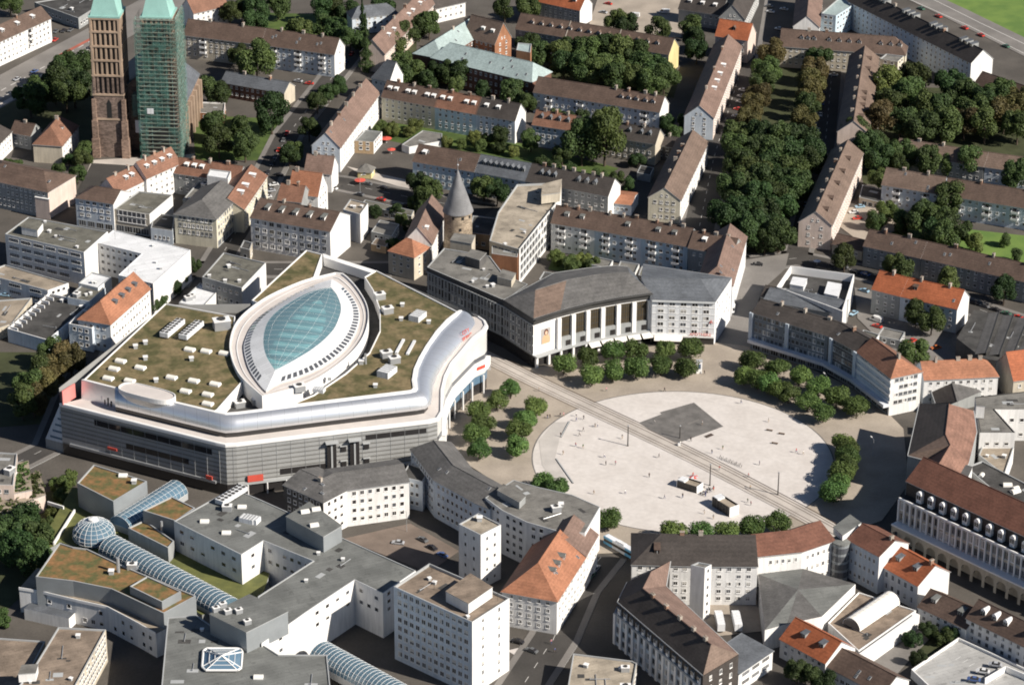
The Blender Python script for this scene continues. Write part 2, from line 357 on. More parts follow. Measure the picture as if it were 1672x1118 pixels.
def balc_mesh():
    mb = MB(); local_box(mb, -.5, .5, -1.3, 0, -.08, .1, 'trim_grey')
    local_box(mb, -.5, .5, -1.3, -1.2, .1, 1.0, 'trim_white')
    local_box(mb, -.5, -.47, -1.2, 0, .1, 1.0, 'trim_white'); local_box(mb, .47, .5, -1.2, 0, .1, 1.0, 'trim_white')
    mb.face([(-.4, -.03, .1), (.4, -.03, .1), (.4, -.03, 2.2), (-.4, -.03, 2.2)], 'pane_dark')
    return mb.mesh('balcony')
BALC = balc_mesh()
def unit_mesh(kind):
    mb = MB()
    if kind == 'vent':
        local_box(mb, -.5, .5, -.5, .5, 0, .9, 'trim_grey'); local_box(mb, -.65, .65, -.65, .65, .9, 1.05, 'trim_white')
    elif kind == 'skybox':
        mb.prism([(-1.5, -1), (1.5, -1), (1.5, 1), (-1.5, 1)], 0, .5, 'trim_white')
        mb.lathe((0, 0), [(0, 0)], 'trim_white') if False else None
        for i in range(6):
            a0, a1 = PI * i / 6, PI * (i + 1) / 6
            mb.face([(-1.45, -.95 * math.cos(a0), .5 + .55 * math.sin(a0)), (1.45, -.95 * math.cos(a0), .5 + .55 * math.sin(a0)), (1.45, -.95 * math.cos(a1), .5 + .55 * math.sin(a1)), (-1.45, -.95 * math.cos(a1), .5 + .55 * math.sin(a1))], 'awning_white', True)
        for s in (-1.45, 1.45):
            mb.face([(s, -.95 * math.cos(PI * i / 6), .5 + .55 * math.sin(PI * i / 6)) for i in range(7)], 'trim_white')
    elif kind == 'plant':
        local_box(mb, -1.6, 1.6, -1.1, 1.1, 0, 1.9, 'metal_grey'); local_box(mb, -1.7, 1.7, -1.2, 1.2, 1.9, 2.05, 'trim_white')
        mb.lathe((0, 0), [(.8, 2.05), (.8, 2.3), (.7, 2.3), (.0, 2.15)], 'trim_dark', 12)
    elif kind == 'white':
        local_box(mb, -2.6, 2.6, -1.7, 1.7, 0, 1.7, 'flat_white')
        for k in range(5): local_box(mb, -2.6 + k * 1.1, -2.2 + k * 1.1, -1.72, 1.72, 1.7, 1.8, 'trim_grey')
    elif kind == 'chiller':
        local_box(mb, -1.5, 1.5, -6, 6, .6, 2.2, 'flat_white')
        for sx in (-1.3, 1.3):
            for sy in (-5.5, 0, 5.5): local_box(mb, sx - .1, sx + .1, sy - .1, sy + .1, 0, .6, 'metal_dark')
        for k in range(7):
            for sx in (-.72, .72): mb.lathe((sx, -5.1 + k * 1.7), [(.55, 2.2), (.55, 2.4), (.48, 2.4), (.0, 2.28)], 'trim_dark', 10)
    elif kind == 'stack':
        mb.tube((0, 0, 0), (0, 0, 4.2), .45, .45, 'metal_grey', 10)
    elif kind == 'mast':
        mb.tube((0, 0, 0), (0, 0, 3.5), .05, .04, 'metal_dark', 6); mb.tube((-.6, 0, 3), (.6, 0, 3), .03, .03, 'metal_dark', 5)
    return mb.mesh({'vent': 'roof_vent', 'skybox': 'skylight', 'plant': 'ventilation_unit', 'white': 'ventilation_unit', 'chiller': 'cooling_unit', 'stack': 'flue', 'mast': 'antenna'}[kind])
UNIT = {k: unit_mesh(k) for k in ('vent', 'skybox', 'plant', 'white', 'chiller', 'stack', 'mast')}
# ---------------------------------------------------------------- helpers for buildings
def rightn(d): return V3((d.y, -d.x))
def faces_cam(mid, n): return (V3((CAMP.x, CAMP.y)) - mid).dot(n) > 0
def offset_line(pts, d):
    "offset an open polyline to its left by d (mitred)"
    out = []; n = len(pts)
    for i in range(n):
        if i == 0: dd = (pts[1] - pts[0]).normalized(); out.append(pts[0] + V3((-dd.y, dd.x)) * d)
        elif i == n - 1: dd = (pts[-1] - pts[-2]).normalized(); out.append(pts[-1] + V3((-dd.y, dd.x)) * d)
        else:
            a = (pts[i] - pts[i - 1]).normalized(); b = (pts[i + 1] - pts[i]).normalized()
            na, nb = V3((-a.y, a.x)), V3((-b.y, b.x)); m = (na + nb).normalized(); out.append(pts[i] + m * d / max(.5, m.dot(na)))
    return out
def area(poly): return sum(poly[i].x * poly[(i + 1) % len(poly)].y - poly[(i + 1) % len(poly)].x * poly[i].y for i in range(len(poly))) / 2
def inset(poly, d):
    n = len(poly); out = []
    for i in range(n):
        a = (poly[i] - poly[i - 1]).normalized(); b = (poly[(i + 1) % n] - poly[i]).normalized()
        na, nb = V3((-a.y, a.x)), V3((-b.y, b.x)); s = na + nb
        if s.length < 1e-4: out.append(poly[i] + na * d); continue
        m = s.normalized(); out.append(poly[i] + m * d / max(.45, m.dot(na)))
    return out
class Wins:
    "collects window placements of one thing, then links up to 100 as parts, the rest as one part"
    def __init__(self): self.l = []
    def add(self, p, ang, w, h, z, style): self.l.append((p, ang, w, h, z, style))
    def facade(self, a, b, z0, z1, floors, spacing=3.0, w=1.25, h=1.45, style='std', margin=1.2, sill=0.95, skip=0.0, cols=None):
        a, b = V3((a[0], a[1])), V3((b[0], b[1])); d = b - a; ln = d.length
        if ln < 2.5 or floors < 1: return
        u = d / ln; ang = math.atan2(u.y, u.x); n = cols or max(1, int((ln - 2 * margin + spacing * .4) / spacing)); fh = (z1 - z0) / floors
        for f in range(floors):
            for k in range(n):
                if skip and random.random() < skip: continue
                t = margin + (ln - 2 * margin) * (k + .5) / n
                self.add(a + u * t, ang, min(w, (ln - 2 * margin) / n * .97), min(h, fh * .8), z0 + f * fh + min(sill, fh * .5), style)
    def build(self, th, base):
        def key(q): return (q[0] - V3((CAMP.x, CAMP.y))).length
        self.l.sort(key=key)
        for i, (p, ang, w, h, z, style) in enumerate(self.l[:100]):
            me = random.choice(WIN[style]); inst(me, me.name.split('.')[0], th, (p.x - base.x, p.y - base.y, z - base.z), ang, (w, 1, h))
        rest = self.l[100:]
        if rest:
            mb = MB()
            for p, ang, w, h, z, style in rest:
                u = V3((math.cos(ang), math.sin(ang))); n = rightn(u)
                me = random.choice(WIN[style])
                R = Matrix.Translation((p.x - base.x, p.y - base.y, z - base.z)) @ Matrix.Rotation(ang, 4, 'Z') @ Matrix.Diagonal((w, 1, h, 1))
                for pl in me.polygons:
                    mb.face([R @ me.vertices[vi].co for vi in pl.vertices], me.materials[pl.material_index])
            o = mb.build('window', th); o['kind'] = 'stuff'
def row(name, label, cat, front, h, depth, rise, ends='gg', wall='wall_white', roof='roof_brown', floors=3, spacing=3.0, ww=1.25, wh=1.45, style='std', endw=(0, 0),
        dorm=0, dk=('shed', 'trim_white', 'trim_white'), dt=0.22, drange=(0.06, 0.94), chim=0, crange=(.08, .92), cpos=.5, skyl=0, balc=0, base=1.0, shop=False, ridge_t=.5, hipin=None, group=None, walls=None, overhang=.45, skip=.03,
        bands=None, world=None, roofs=None, firewalls=()):
    pts = world or [P(x, y, h) for x, y in front]
    back = offset_line(pts, depth); rid = offset_line(pts, depth * ridge_t)
    hp = hipin if hipin is not None else depth * .45
    d0 = (pts[1] - pts[0]).normalized(); d1 = (pts[-1] - pts[-2]).normalized()
    ov = overhang
    c = sum((p for p in pts + back), V3((0, 0))) / (2 * len(pts)); bs = V3((c.x, c.y, 0))
    th = thing(name, label, cat, bs, group)
    # walls
    mb = MB(bs); n = len(pts)
    wl = lambda i: (walls or {}).get(i, wall)
    for i in range(n - 1):
        a, b = pts[i], pts[i + 1]; mb.face([(a.x, a.y, 0), (b.x, b.y, 0), (b.x, b.y, h), (a.x, a.y, h)], wl(i))
        a, b = back[i + 1], back[i]; mb.face([(a.x, a.y, 0), (b.x, b.y, 0), (b.x, b.y, h), (a.x, a.y, h)], wl('b'))
    for e, (f, r, k) in enumerate(((pts[0], rid[0], back[0]), (pts[-1], rid[-1], back[-1]))):
        q = [(k.x, k.y, 0), (f.x, f.y, 0), (f.x, f.y, h)] + ([(r.x, r.y, h + rise - .05)] if ends[e] == 'g' else []) + [(k.x, k.y, h)]
        if e == 1: q = q[::-1]
        mb.face(q, wl('e%d' % e))
    mb.build('wall', th)
    # roof
    mb = MB(bs); sl = rise / (depth * ridge_t); slb = rise / (depth * (1 - ridge_t))
    fe = offset_line(pts, -ov); be = offset_line(back, ov); zf = h - sl * ov + .18; zb = h - slb * ov + .18; zr = h + rise + .18
    F = [(p.x, p.y, zf) for p in fe]; K = [(p.x, p.y, zb) for p in be]; R = [(p.x, p.y, zr) for p in rid]
    def sh(q, d): return (q[0] + d.x, q[1] + d.y, q[2])
    if ends[0] == 'g': F[0], K[0], R[0] = sh(F[0], -d0 * .25), sh(K[0], -d0 * .25), sh(R[0], -d0 * .25)
    else: F[0], K[0], R[0] = sh(F[0], -d0 * ov), sh(K[0], -d0 * ov), sh(R[0], d0 * hp)
    if ends[1] == 'g': F[-1], K[-1], R[-1] = sh(F[-1], d1 * .25), sh(K[-1], d1 * .25), sh(R[-1], d1 * .25)
    else: F[-1], K[-1], R[-1] = sh(F[-1], d1 * ov), sh(K[-1], d1 * ov), sh(R[-1], -d1 * hp)
    rl = lambda i: (roofs or {}).get(i, roof)
    for i in range(n - 1):
        mb.slab([F[i], F[i + 1], R[i + 1], R[i]], .22, rl(i), 'trim_grey'); mb.slab([K[i + 1], K[i], R[i], R[i + 1]], .22, rl(i), 'trim_grey')
    if ends[0] == 'h': mb.slab([K[0], F[0], R[0]], .22, rl('e0'), 'trim_grey')
    if ends[1] == 'h': mb.slab([F[-1], K[-1], R[-1]], .22, rl('e1'), 'trim_grey')
    # ridge capping
    for i in range(n - 1): mb.tube((R[i][0], R[i][1], zr), (R[i + 1][0], R[i + 1][1], zr), .16, .16, rl(i), 6, False)
    for t in firewalls:
        q = along(pts, t); u = q[1]; nn = rightn(u); f = q[0] + nn * ov; m_ = q[0] - nn * depth * ridge_t
        for s0, s1, za, zc in ((f, m_, zf, zr), (q[0] - nn * (depth + ov), m_, zb, zr)):
            mb.slab([(s0.x - u.x * .2, s0.y - u.y * .2, za + .3), (s0.x + u.x * .2, s0.y + u.y * .2, za + .3), (s1.x + u.x * .2, s1.y + u.y * .2, zc + .3), (s1.x - u.x * .2, s1.y - u.y * .2, zc + .3)], .35, 'chimney_grey')
    ro = mb.build('roof', th)
    # windows
    W = Wins(); z0 = base + (3.2 if shop else 0)
    for i in range(n - 1):
        W.facade(pts[i], pts[i + 1], z0, h - .1, floors, spacing, ww, wh, style, skip=skip)
        if shop: W.facade(pts[i], pts[i + 1], .2, 3.6, 1, 4.2, 3.6, 2.6, 'shop', sill=.3, margin=.6)
    for e in (0, 1):
        if endw[e]:
            a, b = (back[0], pts[0]) if e == 0 else (pts[-1], back[-1])
            W.facade(a, b, z0, h - .1, floors, cols=endw[e], w=ww, h=wh, style=style, skip=skip, margin=1.6)
            if ends[e] == 'g' and rise > 3.5: W.facade(a, b, h, h + 2.6, 1, cols=2, w=.9, h=1.1, style=style, margin=depth * .33)
    W.build(th, bs)
    tot = sum((pts[i + 1] - pts[i]).length for i in range(n - 1))
    for k in range(balc):
        for fl in range(1, floors):
            q, u = along(pts, (k + .5) / balc); inst(BALC, 'balcony', th, (q.x - bs.x, q.y - bs.y, z0 + fl * (h - .1 - z0) / floors), math.atan2(u.y, u.x), (3.2, 1, 1))
    # roof furniture
    tl = dorm if hasattr(dorm, '__len__') else [drange[0] + (drange[1] - drange[0]) * (k + .5) / dorm for k in range(dorm)]
    for t in tl:
        q, u = along(pts, t); nn = rightn(u); q = q - nn * depth * dt
        z = h + sl * depth * dt + .1
        inst(dormer(dk), 'dormer', ro, (q.x - bs.x, q.y - bs.y, z), math.atan2(u.y, u.x))
    cl = chim if hasattr(chim, '__len__') else [crange[0] + (crange[1] - crange[0]) * (k + .5) / chim + random.uniform(-.012, .012) for k in range(chim)]
    for t in cl:
        q, u = along(pts, t); nn = rightn(u); q = q - nn * (depth * ridge_t + (cpos - .5) * depth)
        inst(random.choice(CHIM), 'chimney', ro, (q.x - bs.x, q.y - bs.y, h + rise - abs(cpos - .5) * depth * sl + random.uniform(-.2, .4)), math.atan2(u.y, u.x) + (PI / 2 if random.random() < .6 else 0))
    for k in range(skyl):
        t = random.uniform(.05, .95); s = random.uniform(.15, .85) * ridge_t; q, u = along(pts, t); q = q - rightn(u) * depth * s
        inst(SKYL, 'roof_window', ro, (q.x - bs.x, q.y - bs.y, h + sl * depth * s + .22), (math.atan(sl), 0, math.atan2(u.y, u.x)))
    return dict(th=th, pts=pts, back=back, rid=rid, base=bs, roof=ro, h=h)
def along(pts, t):
    ls = [(pts[i + 1] - pts[i]).length for i in range(len(pts) - 1)]; T = t * sum(ls)
    for i, l in enumerate(ls):
        if T <= l + 1e-6 or i == len(ls) - 1:
            u = (pts[i + 1] - pts[i]) / l; return pts[i] + u * T, u
        T -= l
def pip(p, poly):
    c = False; n = len(poly)
    for i in range(n):
        a, b = poly[i], poly[(i + 1) % n]
        if (a.y > p.y) != (b.y > p.y) and p.x < (b.x - a.x) * (p.y - a.y) / (b.y - a.y) + a.x: c = not c
    return c
def flat(name, label, cat, poly, h, wall='wall_white', roof='flat_gravel', par=.5, parm='trim_grey', floors=3, spacing=3.0, ww=1.6, wh=1.5, style='office', edges=None, z0=0.0, base=1.0, shop=False,
         clutter=(), units=(), group=None, skip=.03, cols=None, world=None, msides=None, sill=.95, part_of=None, pname=None, holes_ok=False, autow=True, wins=None):
    """flat-roofed block; poly in photo pixels at height h. edges: {index: dict or 0} overrides for windows"""
    w = world or [P(x, y, h) for x, y in poly]; idx = list(range(len(w)))
    if area(w) < 0: w = w[::-1]; idx = [(len(w) - 2 - i) % len(w) for i in range(len(w))]     # edge i of the reversed list = old edge
    c = sum(w, V3((0, 0))) / len(w)
    if part_of is None:
        bs = V3((c.x, c.y, z0)); th = thing(name, label, cat, bs, group)
    else: th, bs = part_of
    mb = MB(bs); n = len(w)
    for i in range(n):
        a, b = w[i], w[(i + 1) % n]
        mb.face([(a.x, a.y, z0), (b.x, b.y, z0), (b.x, b.y, h), (a.x, a.y, h)], (msides or {}).get(idx[i], wall))
    if par > 0:
        ins = inset(w, .35)
        for i in range(n):
            j = (i + 1) % n
            a, b, e, f = w[i], w[j], ins[j], ins[i]
            mb.face([(a.x, a.y, h), (b.x, b.y, h), (e.x, e.y, h), (f.x, f.y, h)], parm)
            mb.face([(e.x, e.y, h - par), (f.x, f.y, h - par), (f.x, f.y, h), (e.x, e.y, h)], parm)
    else: ins = w
    mb.build(pname or 'wall', th)
    mr = MB(bs); mr.face([(p.x, p.y, h - max(par, 0.0)) for p in ins], roof); ro = mr.build('roof', th)
    W = wins or Wins()
    for i in range(n):
        a, b = w[i], w[(i + 1) % n]; nrm = rightn((b - a).normalized())
        if not faces_cam((a + b) / 2, nrm): continue
        e = (edges or {}).get(idx[i], {} if autow else 0)
        if e == 0: continue
        kw = dict(floors=floors, spacing=spacing, w=ww, h=wh, style=style, skip=skip, cols=cols, sill=sill); kw.update(e)
        W.facade(a, b, z0 + base + (3.2 if shop else 0), h - .3, **kw)
        if shop: W.facade(a, b, .2, 3.8, 1, 4.2, 3.8, 2.9, 'shop', sill=.3, margin=.5)
    if wins is None: W.build(th, bs)
    zr = h - max(par, 0)
    big = abs(area(w)); inn = inset(w, 2.0); prand = random.Random(int(big * 10))
    if big > 120 and roof.startswith('flat_') and 'white' not in roof:
        bx = (min(p.x for p in w), max(p.x for p in w), min(p.y for p in w), max(p.y for p in w)); du = (w[1] - w[0]).normalized(); mp_ = MB(bs); mq = MB(bs); npatch = min(9, int(big / 130) + 1)
        for _ in range(npatch * 8):
            q = V3((prand.uniform(bx[0], bx[1]), prand.uniform(bx[2], bx[3]))); sx, sy = prand.uniform(1.2, 4.5), prand.uniform(.8, 2.5)
            if all(pip(q + du * (a * sx / 2) + V3((-du.y, du.x)) * (b_ * sy / 2), inn) for a in (-1, 1) for b_ in (-1, 1)) and npatch > 0:
                npatch -= 1; mp_.obox(q, du, sx, sy, zr, zr + .03 + .004 * npatch, 'flat_dark' if prand.random() < .6 else 'trim_grey')
                if npatch % 2 == 0:
                    e = q + (du if prand.random() < .5 else V3((-du.y, du.x))) * prand.uniform(4, 9)
                    if pip(e, inn): mq.tube((q.x, q.y, zr + .22), (e.x, e.y, zr + .22), .12, .12, 'metal_grey', 5); mq.tube((q.x, q.y, zr), (q.x, q.y, zr + .7), .2, .2, 'metal_grey', 6)
        for nm_, m_ in (('roof_patch', mp_), ('roof_pipe', mq)):
            o_ = m_.build(nm_, th)
            if o_: o_.parent = ro
    for k, nn in clutter:
        for _ in range(nn):
            for _t in range(40):
                q = V3((random.uniform(min(p.x for p in w), max(p.x for p in w)), random.uniform(min(p.y for p in w), max(p.y for p in w))))
                if pip(q, inset(w, 1.5)): break
            else: continue
            inst(UNIT[k], UNIT[k].name.split('.')[0], ro, (q.x - bs.x, q.y - bs.y, zr - bs.z), random.choice((0, .5, 1.1)), (random.uniform(.8, 1.3),) * 3)
    for k, px, py, *rot in units:
        q = P(px, py, zr); inst(UNIT[k], UNIT[k].name.split('.')[0], ro, (q.x - bs.x, q.y - bs.y, zr - bs.z), rot[0] if rot else 0, (rot[1],) * 3 if len(rot) > 1 else (1, 1, 1))
    return dict(th=th, w=w, base=bs, roof=ro, h=h)
def addbox(r, poly, z0, h, wall, roof, name='penthouse', px_h=None, par=.15):
    "a roof-top block that belongs to the building r"
    w = [P(x, y, px_h or h) for x, y in poly]
    if area(w) < 0: w = w[::-1]
    mb = MB(r['base']); mb.prism([(p.x, p.y) for p in w], z0, h, wall, roof)
    ins = inset(w, -.12); mb.prism([(p.x, p.y) for p in ins], h - .12, h + .1, 'trim_grey', roof)
    return mb.build(name, r['th'])
mat('flat_deck', (0.44, 0.435, 0.42), var=.1); mat('road_line', (.7, .7, .68), var=.03)
# ================================================================ far left and church quarter
G_ = 'row houses'
row('apartment_block', 'long white apartment block with brown roof beside the wide road', 'building', [(-60, 95), (83, 30)], 12.5, 12, 5, 'gg', 'wall_white', 'roof_brown', 4, dorm=5, balc=2, chim=2)
flat('market_hall', 'low dark flat hall behind the white block at the top left edge', 'building', [(56, 4), (150, -12), (163, 8), (128, 30)], 6, 'wall_grey', 'flat_dark', floors=1, clutter=(('vent', 3),))
row('corner_house', 'white house with hipped orange-brown roof near the brown tower', 'house', [(101, 238), (128, 205)], 9, 13.5, 6.5, 'hh', 'wall_white', 'roof_orangebrown', 3, endw=(0, 0), dorm=1, dk=('shed', 'trim_white', 'roof_orangebrown'), hipin=6, chim=[.6], walls={'e0': 'wall_beige'})
row('gabled_house', 'dark roofed white house cut by the left edge', 'house', [(-35, 268), (19, 214)], 9, 12, 6, 'gh', 'wall_white', 'roof_dark', 3, dorm=1, endw=(2, 0))
row('small_house', 'little grey house with brown roof wedged between two white houses', 'house', [(17, 216), (50, 222)], 7, 9, 4, 'gg', 'wall_grey', 'roof_brown', 2, chim=1)
r = row('office_block', 'long four storey block with hipped dark brown roof and pink bay at its right end', 'building', [(-45, 288), (78, 314)], 12.5, 21, 4.2, 'hh', 'wall_grey', 'roof_brown', 4, spacing=2.3, ww=1.1, endw=(0, 0), walls={'e1': 'wall_pink'}, hipin=9, skyl=3)
addbox(r, [(57, 322), (80, 326), (82, 318), (60, 313)], 0, 9.5, 'wall_pink', 'trim_white', 'bay', 9.5)
# ================================================================ rows at the top
row('row_house', 'long brown roofed block in shade behind the netted tower, white right gable', 'building', [(300, 57), (426, 72.5)], 12, 12.5, 6, 'gg', 'wall_grey', 'roof_brown', 4, group=G_, chim=2, walls={0: 'wall_beige'}, balc=2)
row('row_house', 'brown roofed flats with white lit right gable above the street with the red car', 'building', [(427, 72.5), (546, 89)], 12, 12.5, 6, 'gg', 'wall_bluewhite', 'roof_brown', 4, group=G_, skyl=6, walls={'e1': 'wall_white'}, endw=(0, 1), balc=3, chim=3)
row('brick_house', 'low dark brick house with grey roof and pale yellow right gable', 'house', [(361, 134), (464, 152)], 7.5, 10.5, 3.5, 'gg', 'wall_darkbrick', 'roof_slate', 2, walls={'e1': 'wall_beige'}, chim=2)
row('apartment_block', 'long block running up the slope with pinkish roof and sunlit white right wall', 'building', [(555, 241), (620, 152)], 12, 13, 6.5, 'gg', 'wall_white', 'roof_pink', 4, endw=(3, 0), walls={'e0': 'wall_bluewhite'}, chim=5, skyl=2, crange=(.05, .95), spacing=4)
row('gabled_house', 'grey gabled house at the far end of the pinkish block', 'house', [(607, 126), (636, 133)], 12.5, 11, 8, 'hg', 'wall_white', 'roof_slate', 3, walls={'e1': 'wall_white'})
row('row_house', 'cream fronted row with brown roof and pairs of white dormers', 'building', [(623, 158), (710, 174)], 11.5, 12, 6, 'gg', 'wall_cream', 'roof_brown', 4, group=G_, dorm=[.1, .22, .44, .56, .8, .92], chim=3, walls={'b': 'wall_white'})
row('row_house', 'pale blue fronted row with brown roof and white dormers', 'building', [(710, 174), (777, 186)], 11.5, 12, 6, 'gg', 'wall_lightblue', 'roof_orangebrown', 4, group=G_, dorm=[.12, .3, .7, .88], chim=2)
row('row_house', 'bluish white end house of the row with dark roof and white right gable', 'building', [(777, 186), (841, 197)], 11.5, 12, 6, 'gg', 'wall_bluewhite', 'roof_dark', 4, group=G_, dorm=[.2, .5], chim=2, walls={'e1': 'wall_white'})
# copper roofed school
row('school_building', 'dark brick wing with pale grey-green mansard roof running up the slope', 'building', [(722, 96), (803, 45)], 12, 16, 5.5, 'hh', 'wall_darkbrick', 'roof_copper', 3, skyl=5, chim=[.5])
row('school_building', 'long dark brick wing with pale grey-green metal roof facing the trees', 'building', [(704, 94), (868, 134)], 12, 17, 6, 'hh', 'wall_darkbrick', 'roof_copper', 3, hipin=5, skyl=8)
flat('stair_tower', 'small orange brick tower with pale green flat top behind the school roof', 'building', [(843, 82), (866, 86), (868, 72), (846, 70)], 17, 'wall_brick', 'roof_copper', floors=1)
row('brick_house', 'tall brick house with brown roof and orange lit side at the school wing', 'building', [(757, 58), (808, 72)], 12.5, 13, 9, 'gg', 'wall_brick', 'roof_brownlight', 4, walls={'e1': 'wall_brick'}, dorm=[.5, .8], endw=(0, 2))
row('apartment_block', 'brown roofed block running up the slope with white dormers at the top edge', 'building', [(628, 88), (713, 2)], 10, 12.5, 6.5, 'gg', 'wall_pink', 'roof_pink', 3, dorm=[.2, .3, .58, .66, .8, .88], chim=4)
row('row_house', 'brown roofed block with many white dormers and yellow right gable', 'building', [(842, 47), (1092, 89)], 10.5, 12.5, 6, 'gg', 'wall_grey', 'roof_brown', 3, group=G_, dorm=14, dk=('gable', 'trim_white', 'roof_brown'), walls={'e1': 'wall_yellow'}, firewalls=(.33, .66))
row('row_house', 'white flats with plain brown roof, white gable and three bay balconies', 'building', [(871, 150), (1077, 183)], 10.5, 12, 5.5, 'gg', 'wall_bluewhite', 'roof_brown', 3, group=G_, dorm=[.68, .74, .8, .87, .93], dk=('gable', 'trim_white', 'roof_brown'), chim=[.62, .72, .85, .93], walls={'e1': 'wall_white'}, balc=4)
row('row_house', 'white house with reddish roof left of the big sunlit tree', 'building', [(869, 203), (934, 213)], 10.5, 11, 5, 'gg', 'wall_bluewhite', 'roof_orangebrown', 3, group=G_, dorm=4, dk=('gable', 'wall_grey', 'roof_slate'), chim=3)
row('row_house', 'shaded block with dark roof and tall chimneys right of the big sunlit tree', 'building', [(934, 213), (1070, 235)], 10.5, 11, 5, 'gg', 'wall_beige', 'roof_dark', 3, group=G_, dorm=[.5, .66, .8, .9], dk=('gable', 'wall_grey', 'roof_slate'), chim=4)
row('annex_building', 'low dark roofed annex with saw edge joining the diagonal block', 'building', [(1070, 236), (1130, 246)], 7, 10, 3, 'gg', 'wall_dark', 'roof_dark', 2, chim=2)
row('apartment_block', 'diagonal block with cream window gable and brown roof beside the park trees', 'building', [(1111, 327), (1156, 232)], 11, 14, 5, 'gg', 'wall_white', 'roof_brownlight', 3, walls={'e0': 'wall_cream'}, endw=(4, 0), chim=[.3, .5, .62, .75], cpos=.62, spacing=4, ww=1.4)
row('apartment_block', 'diagonal block with white gable and pink-grey roof behind the cream gabled block', 'building', [(1165, 193), (1211, 76)], 11, 13.5, 5.5, 'gg', 'wall_pink', 'roof_pink', 4, walls={'e0': 'wall_bluewhite'}, endw=(2, 0), dorm=[.3, .4, .5, .62], dk=('shed', 'trim_white', 'trim_white'), chim=3)
row('house', 'house with bright orange-red roof above the diagonal block', 'house', [(1168, 58), (1221, 66)], 12, 12, 6.5, 'gg', 'wall_pink', 'roof_orange', 3, dorm=[.5], dk=('gable', 'roof_brown', 'roof_brown'), walls={'e1': 'wall_pink'})
row('house', 'grey gabled house with a row of gable windows at the top edge', 'house', [(1216, 32), (1240, -18)], 9, 13, 7, 'gg', 'wall_grey', 'roof_dark', 3, endw=(5, 0))
row('house', 'dark roofed house beside the car park at the top edge', 'house', [(1108, 14), (1178, 25)], 8, 12, 6, 'gg', 'wall_grey', 'roof_dark', 2, dorm=3)
row('house', 'red roofed building with white right gable at the top edge by the car park', 'house', [(868, 0), (947, 17)], 9, 12, 6, 'gg', 'wall_grey', 'roof_orange', 3, dorm=4, walls={'e1': 'wall_white'})
row('house', 'brown roofed house with white gable at the top edge right of the netted tower', 'house', [(316, 22), (372, 9)], 9, 12, 6, 'gg', 'wall_white', 'roof_orangebrown', 3)
row('villa', 'pale villa half hidden by trees at the top edge', 'house', [(575, 30), (650, 22)], 9, 10, 4, 'hh', 'wall_bluewhite', 'roof_slate', 3)
row('house', 'small white house at the top edge above the brown dormered roof', 'house', [(712, 14), (760, 3)], 8, 9, 4, 'gg', 'wall_white', 'roof_dark', 2)
row('row_house', 'dark roofed block with white dormers and cream end wall right of the park road', 'building', [(1273, 75), (1478, 90)], 11, 13, 6.5, 'gh', 'wall_beige', 'roof_brown', 3, group=G_, dorm=[.17, .22, .27, .39, .47, .55, .63, .8, .88, .95], dk=('gable', 'trim_white', 'roof_brown'), chim=[.22, .36], walls={'e1': 'wall_cream'})
flat('stair_tower', 'cream flat topped tower standing at the end of the long dark block', 'building', [(1437, 96), (1466, 101), (1476, 92), (1447, 88)], 11.6, 'wall_cream', 'flat_gravel', floors=4, cols=2)
row('apartment_block', 'block with pinkish lit roof half running out of the top edge', 'building', [(1338, 45), (1344, -20)], 11, 13, 5.5, 'gg', 'wall_white', 'roof_pink', 3)
flat('corner_building', 'pale teal flat roofed corner building at the top edge', 'building', [(1341, 22), (1365, 26), (1396, 6), (1372, -5)], 13, 'wall_lightblue', 'roof_copper', floors=4)
row('apartment_block', 'very long white five storey block with dark roof stepping down beside the main road', 'building', [(1385, 2), (1586, 103)], 14, 13, 5.5, 'gg', 'wall_bluewhite', 'roof_dark', 5, spacing=3.6, dorm=[.16, .19, .22, .38, .42, .46, .6, .64, .68, .84, .88, .92], dt=.42, dk=('shed', 'wall_grey', 'roof_slate'), walls={'e1': 'wall_white'}, chim=2)
row('house', 'dark brown roofed house below the end of the long white block', 'house', [(1590, 138), (1700, 176)], 8, 12, 5, 'gg', 'wall_bluewhite', 'roof_brown', 2)
row('apartment_block', 'diagonal brown roofed block between park trees and garden trees', 'building', [(1418, 218), (1435, 94)], 11, 14, 5.5, 'gg', 'wall_pink', 'roof_brownlight', 3, dorm=[.12, .26, .34, .42, .74, .88], dk=('gable', 'roof_brown', 'roof_brown'), chim=6, cpos=.6)
row('apartment_block', 'diagonal block with pale six-window gable at the end of the park trees', 'building', [(1358, 368), (1409, 250)], 11.5, 14, 5.5, 'gg', 'wall_pink', 'roof_brownlight', 3, walls={'e0': 'wall_pink'}, endw=(2, 0), dorm=[.1, .25, .45, .62, .8], dk=('gable', 'roof_brown', 'roof_brown'), chim=6, cpos=.6)
row('annex_building', 'low brown roofed annex beside the pale gable', 'building', [(1359, 398), (1408, 410)], 4.5, 9, 3, 'gg', 'wall_beige', 'roof_brown', 1)
row('row_house', 'long shaded row with dark roof behind the street trees, left half', 'building', [(1410, 401), (1503, 421)], 9.5, 12, 5, 'gg', 'wall_grey', 'roof_brown', 3, group=G_, chim=2, skyl=2, walls={'e0': 'wall_beige'})
row('row_house', 'long shaded row with dark roof running out of the right edge', 'building', [(1504, 421), (1720, 470)], 9.5, 12, 5, 'gg', 'wall_grey', 'roof_brown', 3, group=G_, chim=3, skyl=3)
row('row_house', 'white three storey flats with brown roof and balconies above the lawn', 'building', [(1440, 301), (1537, 317)], 10.5, 12, 5.5, 'gg', 'wall_bluewhite', 'roof_brownlight', 3, group=G_, balc=2, chim=2, skyl=3, walls={'e0': 'wall_beige'})
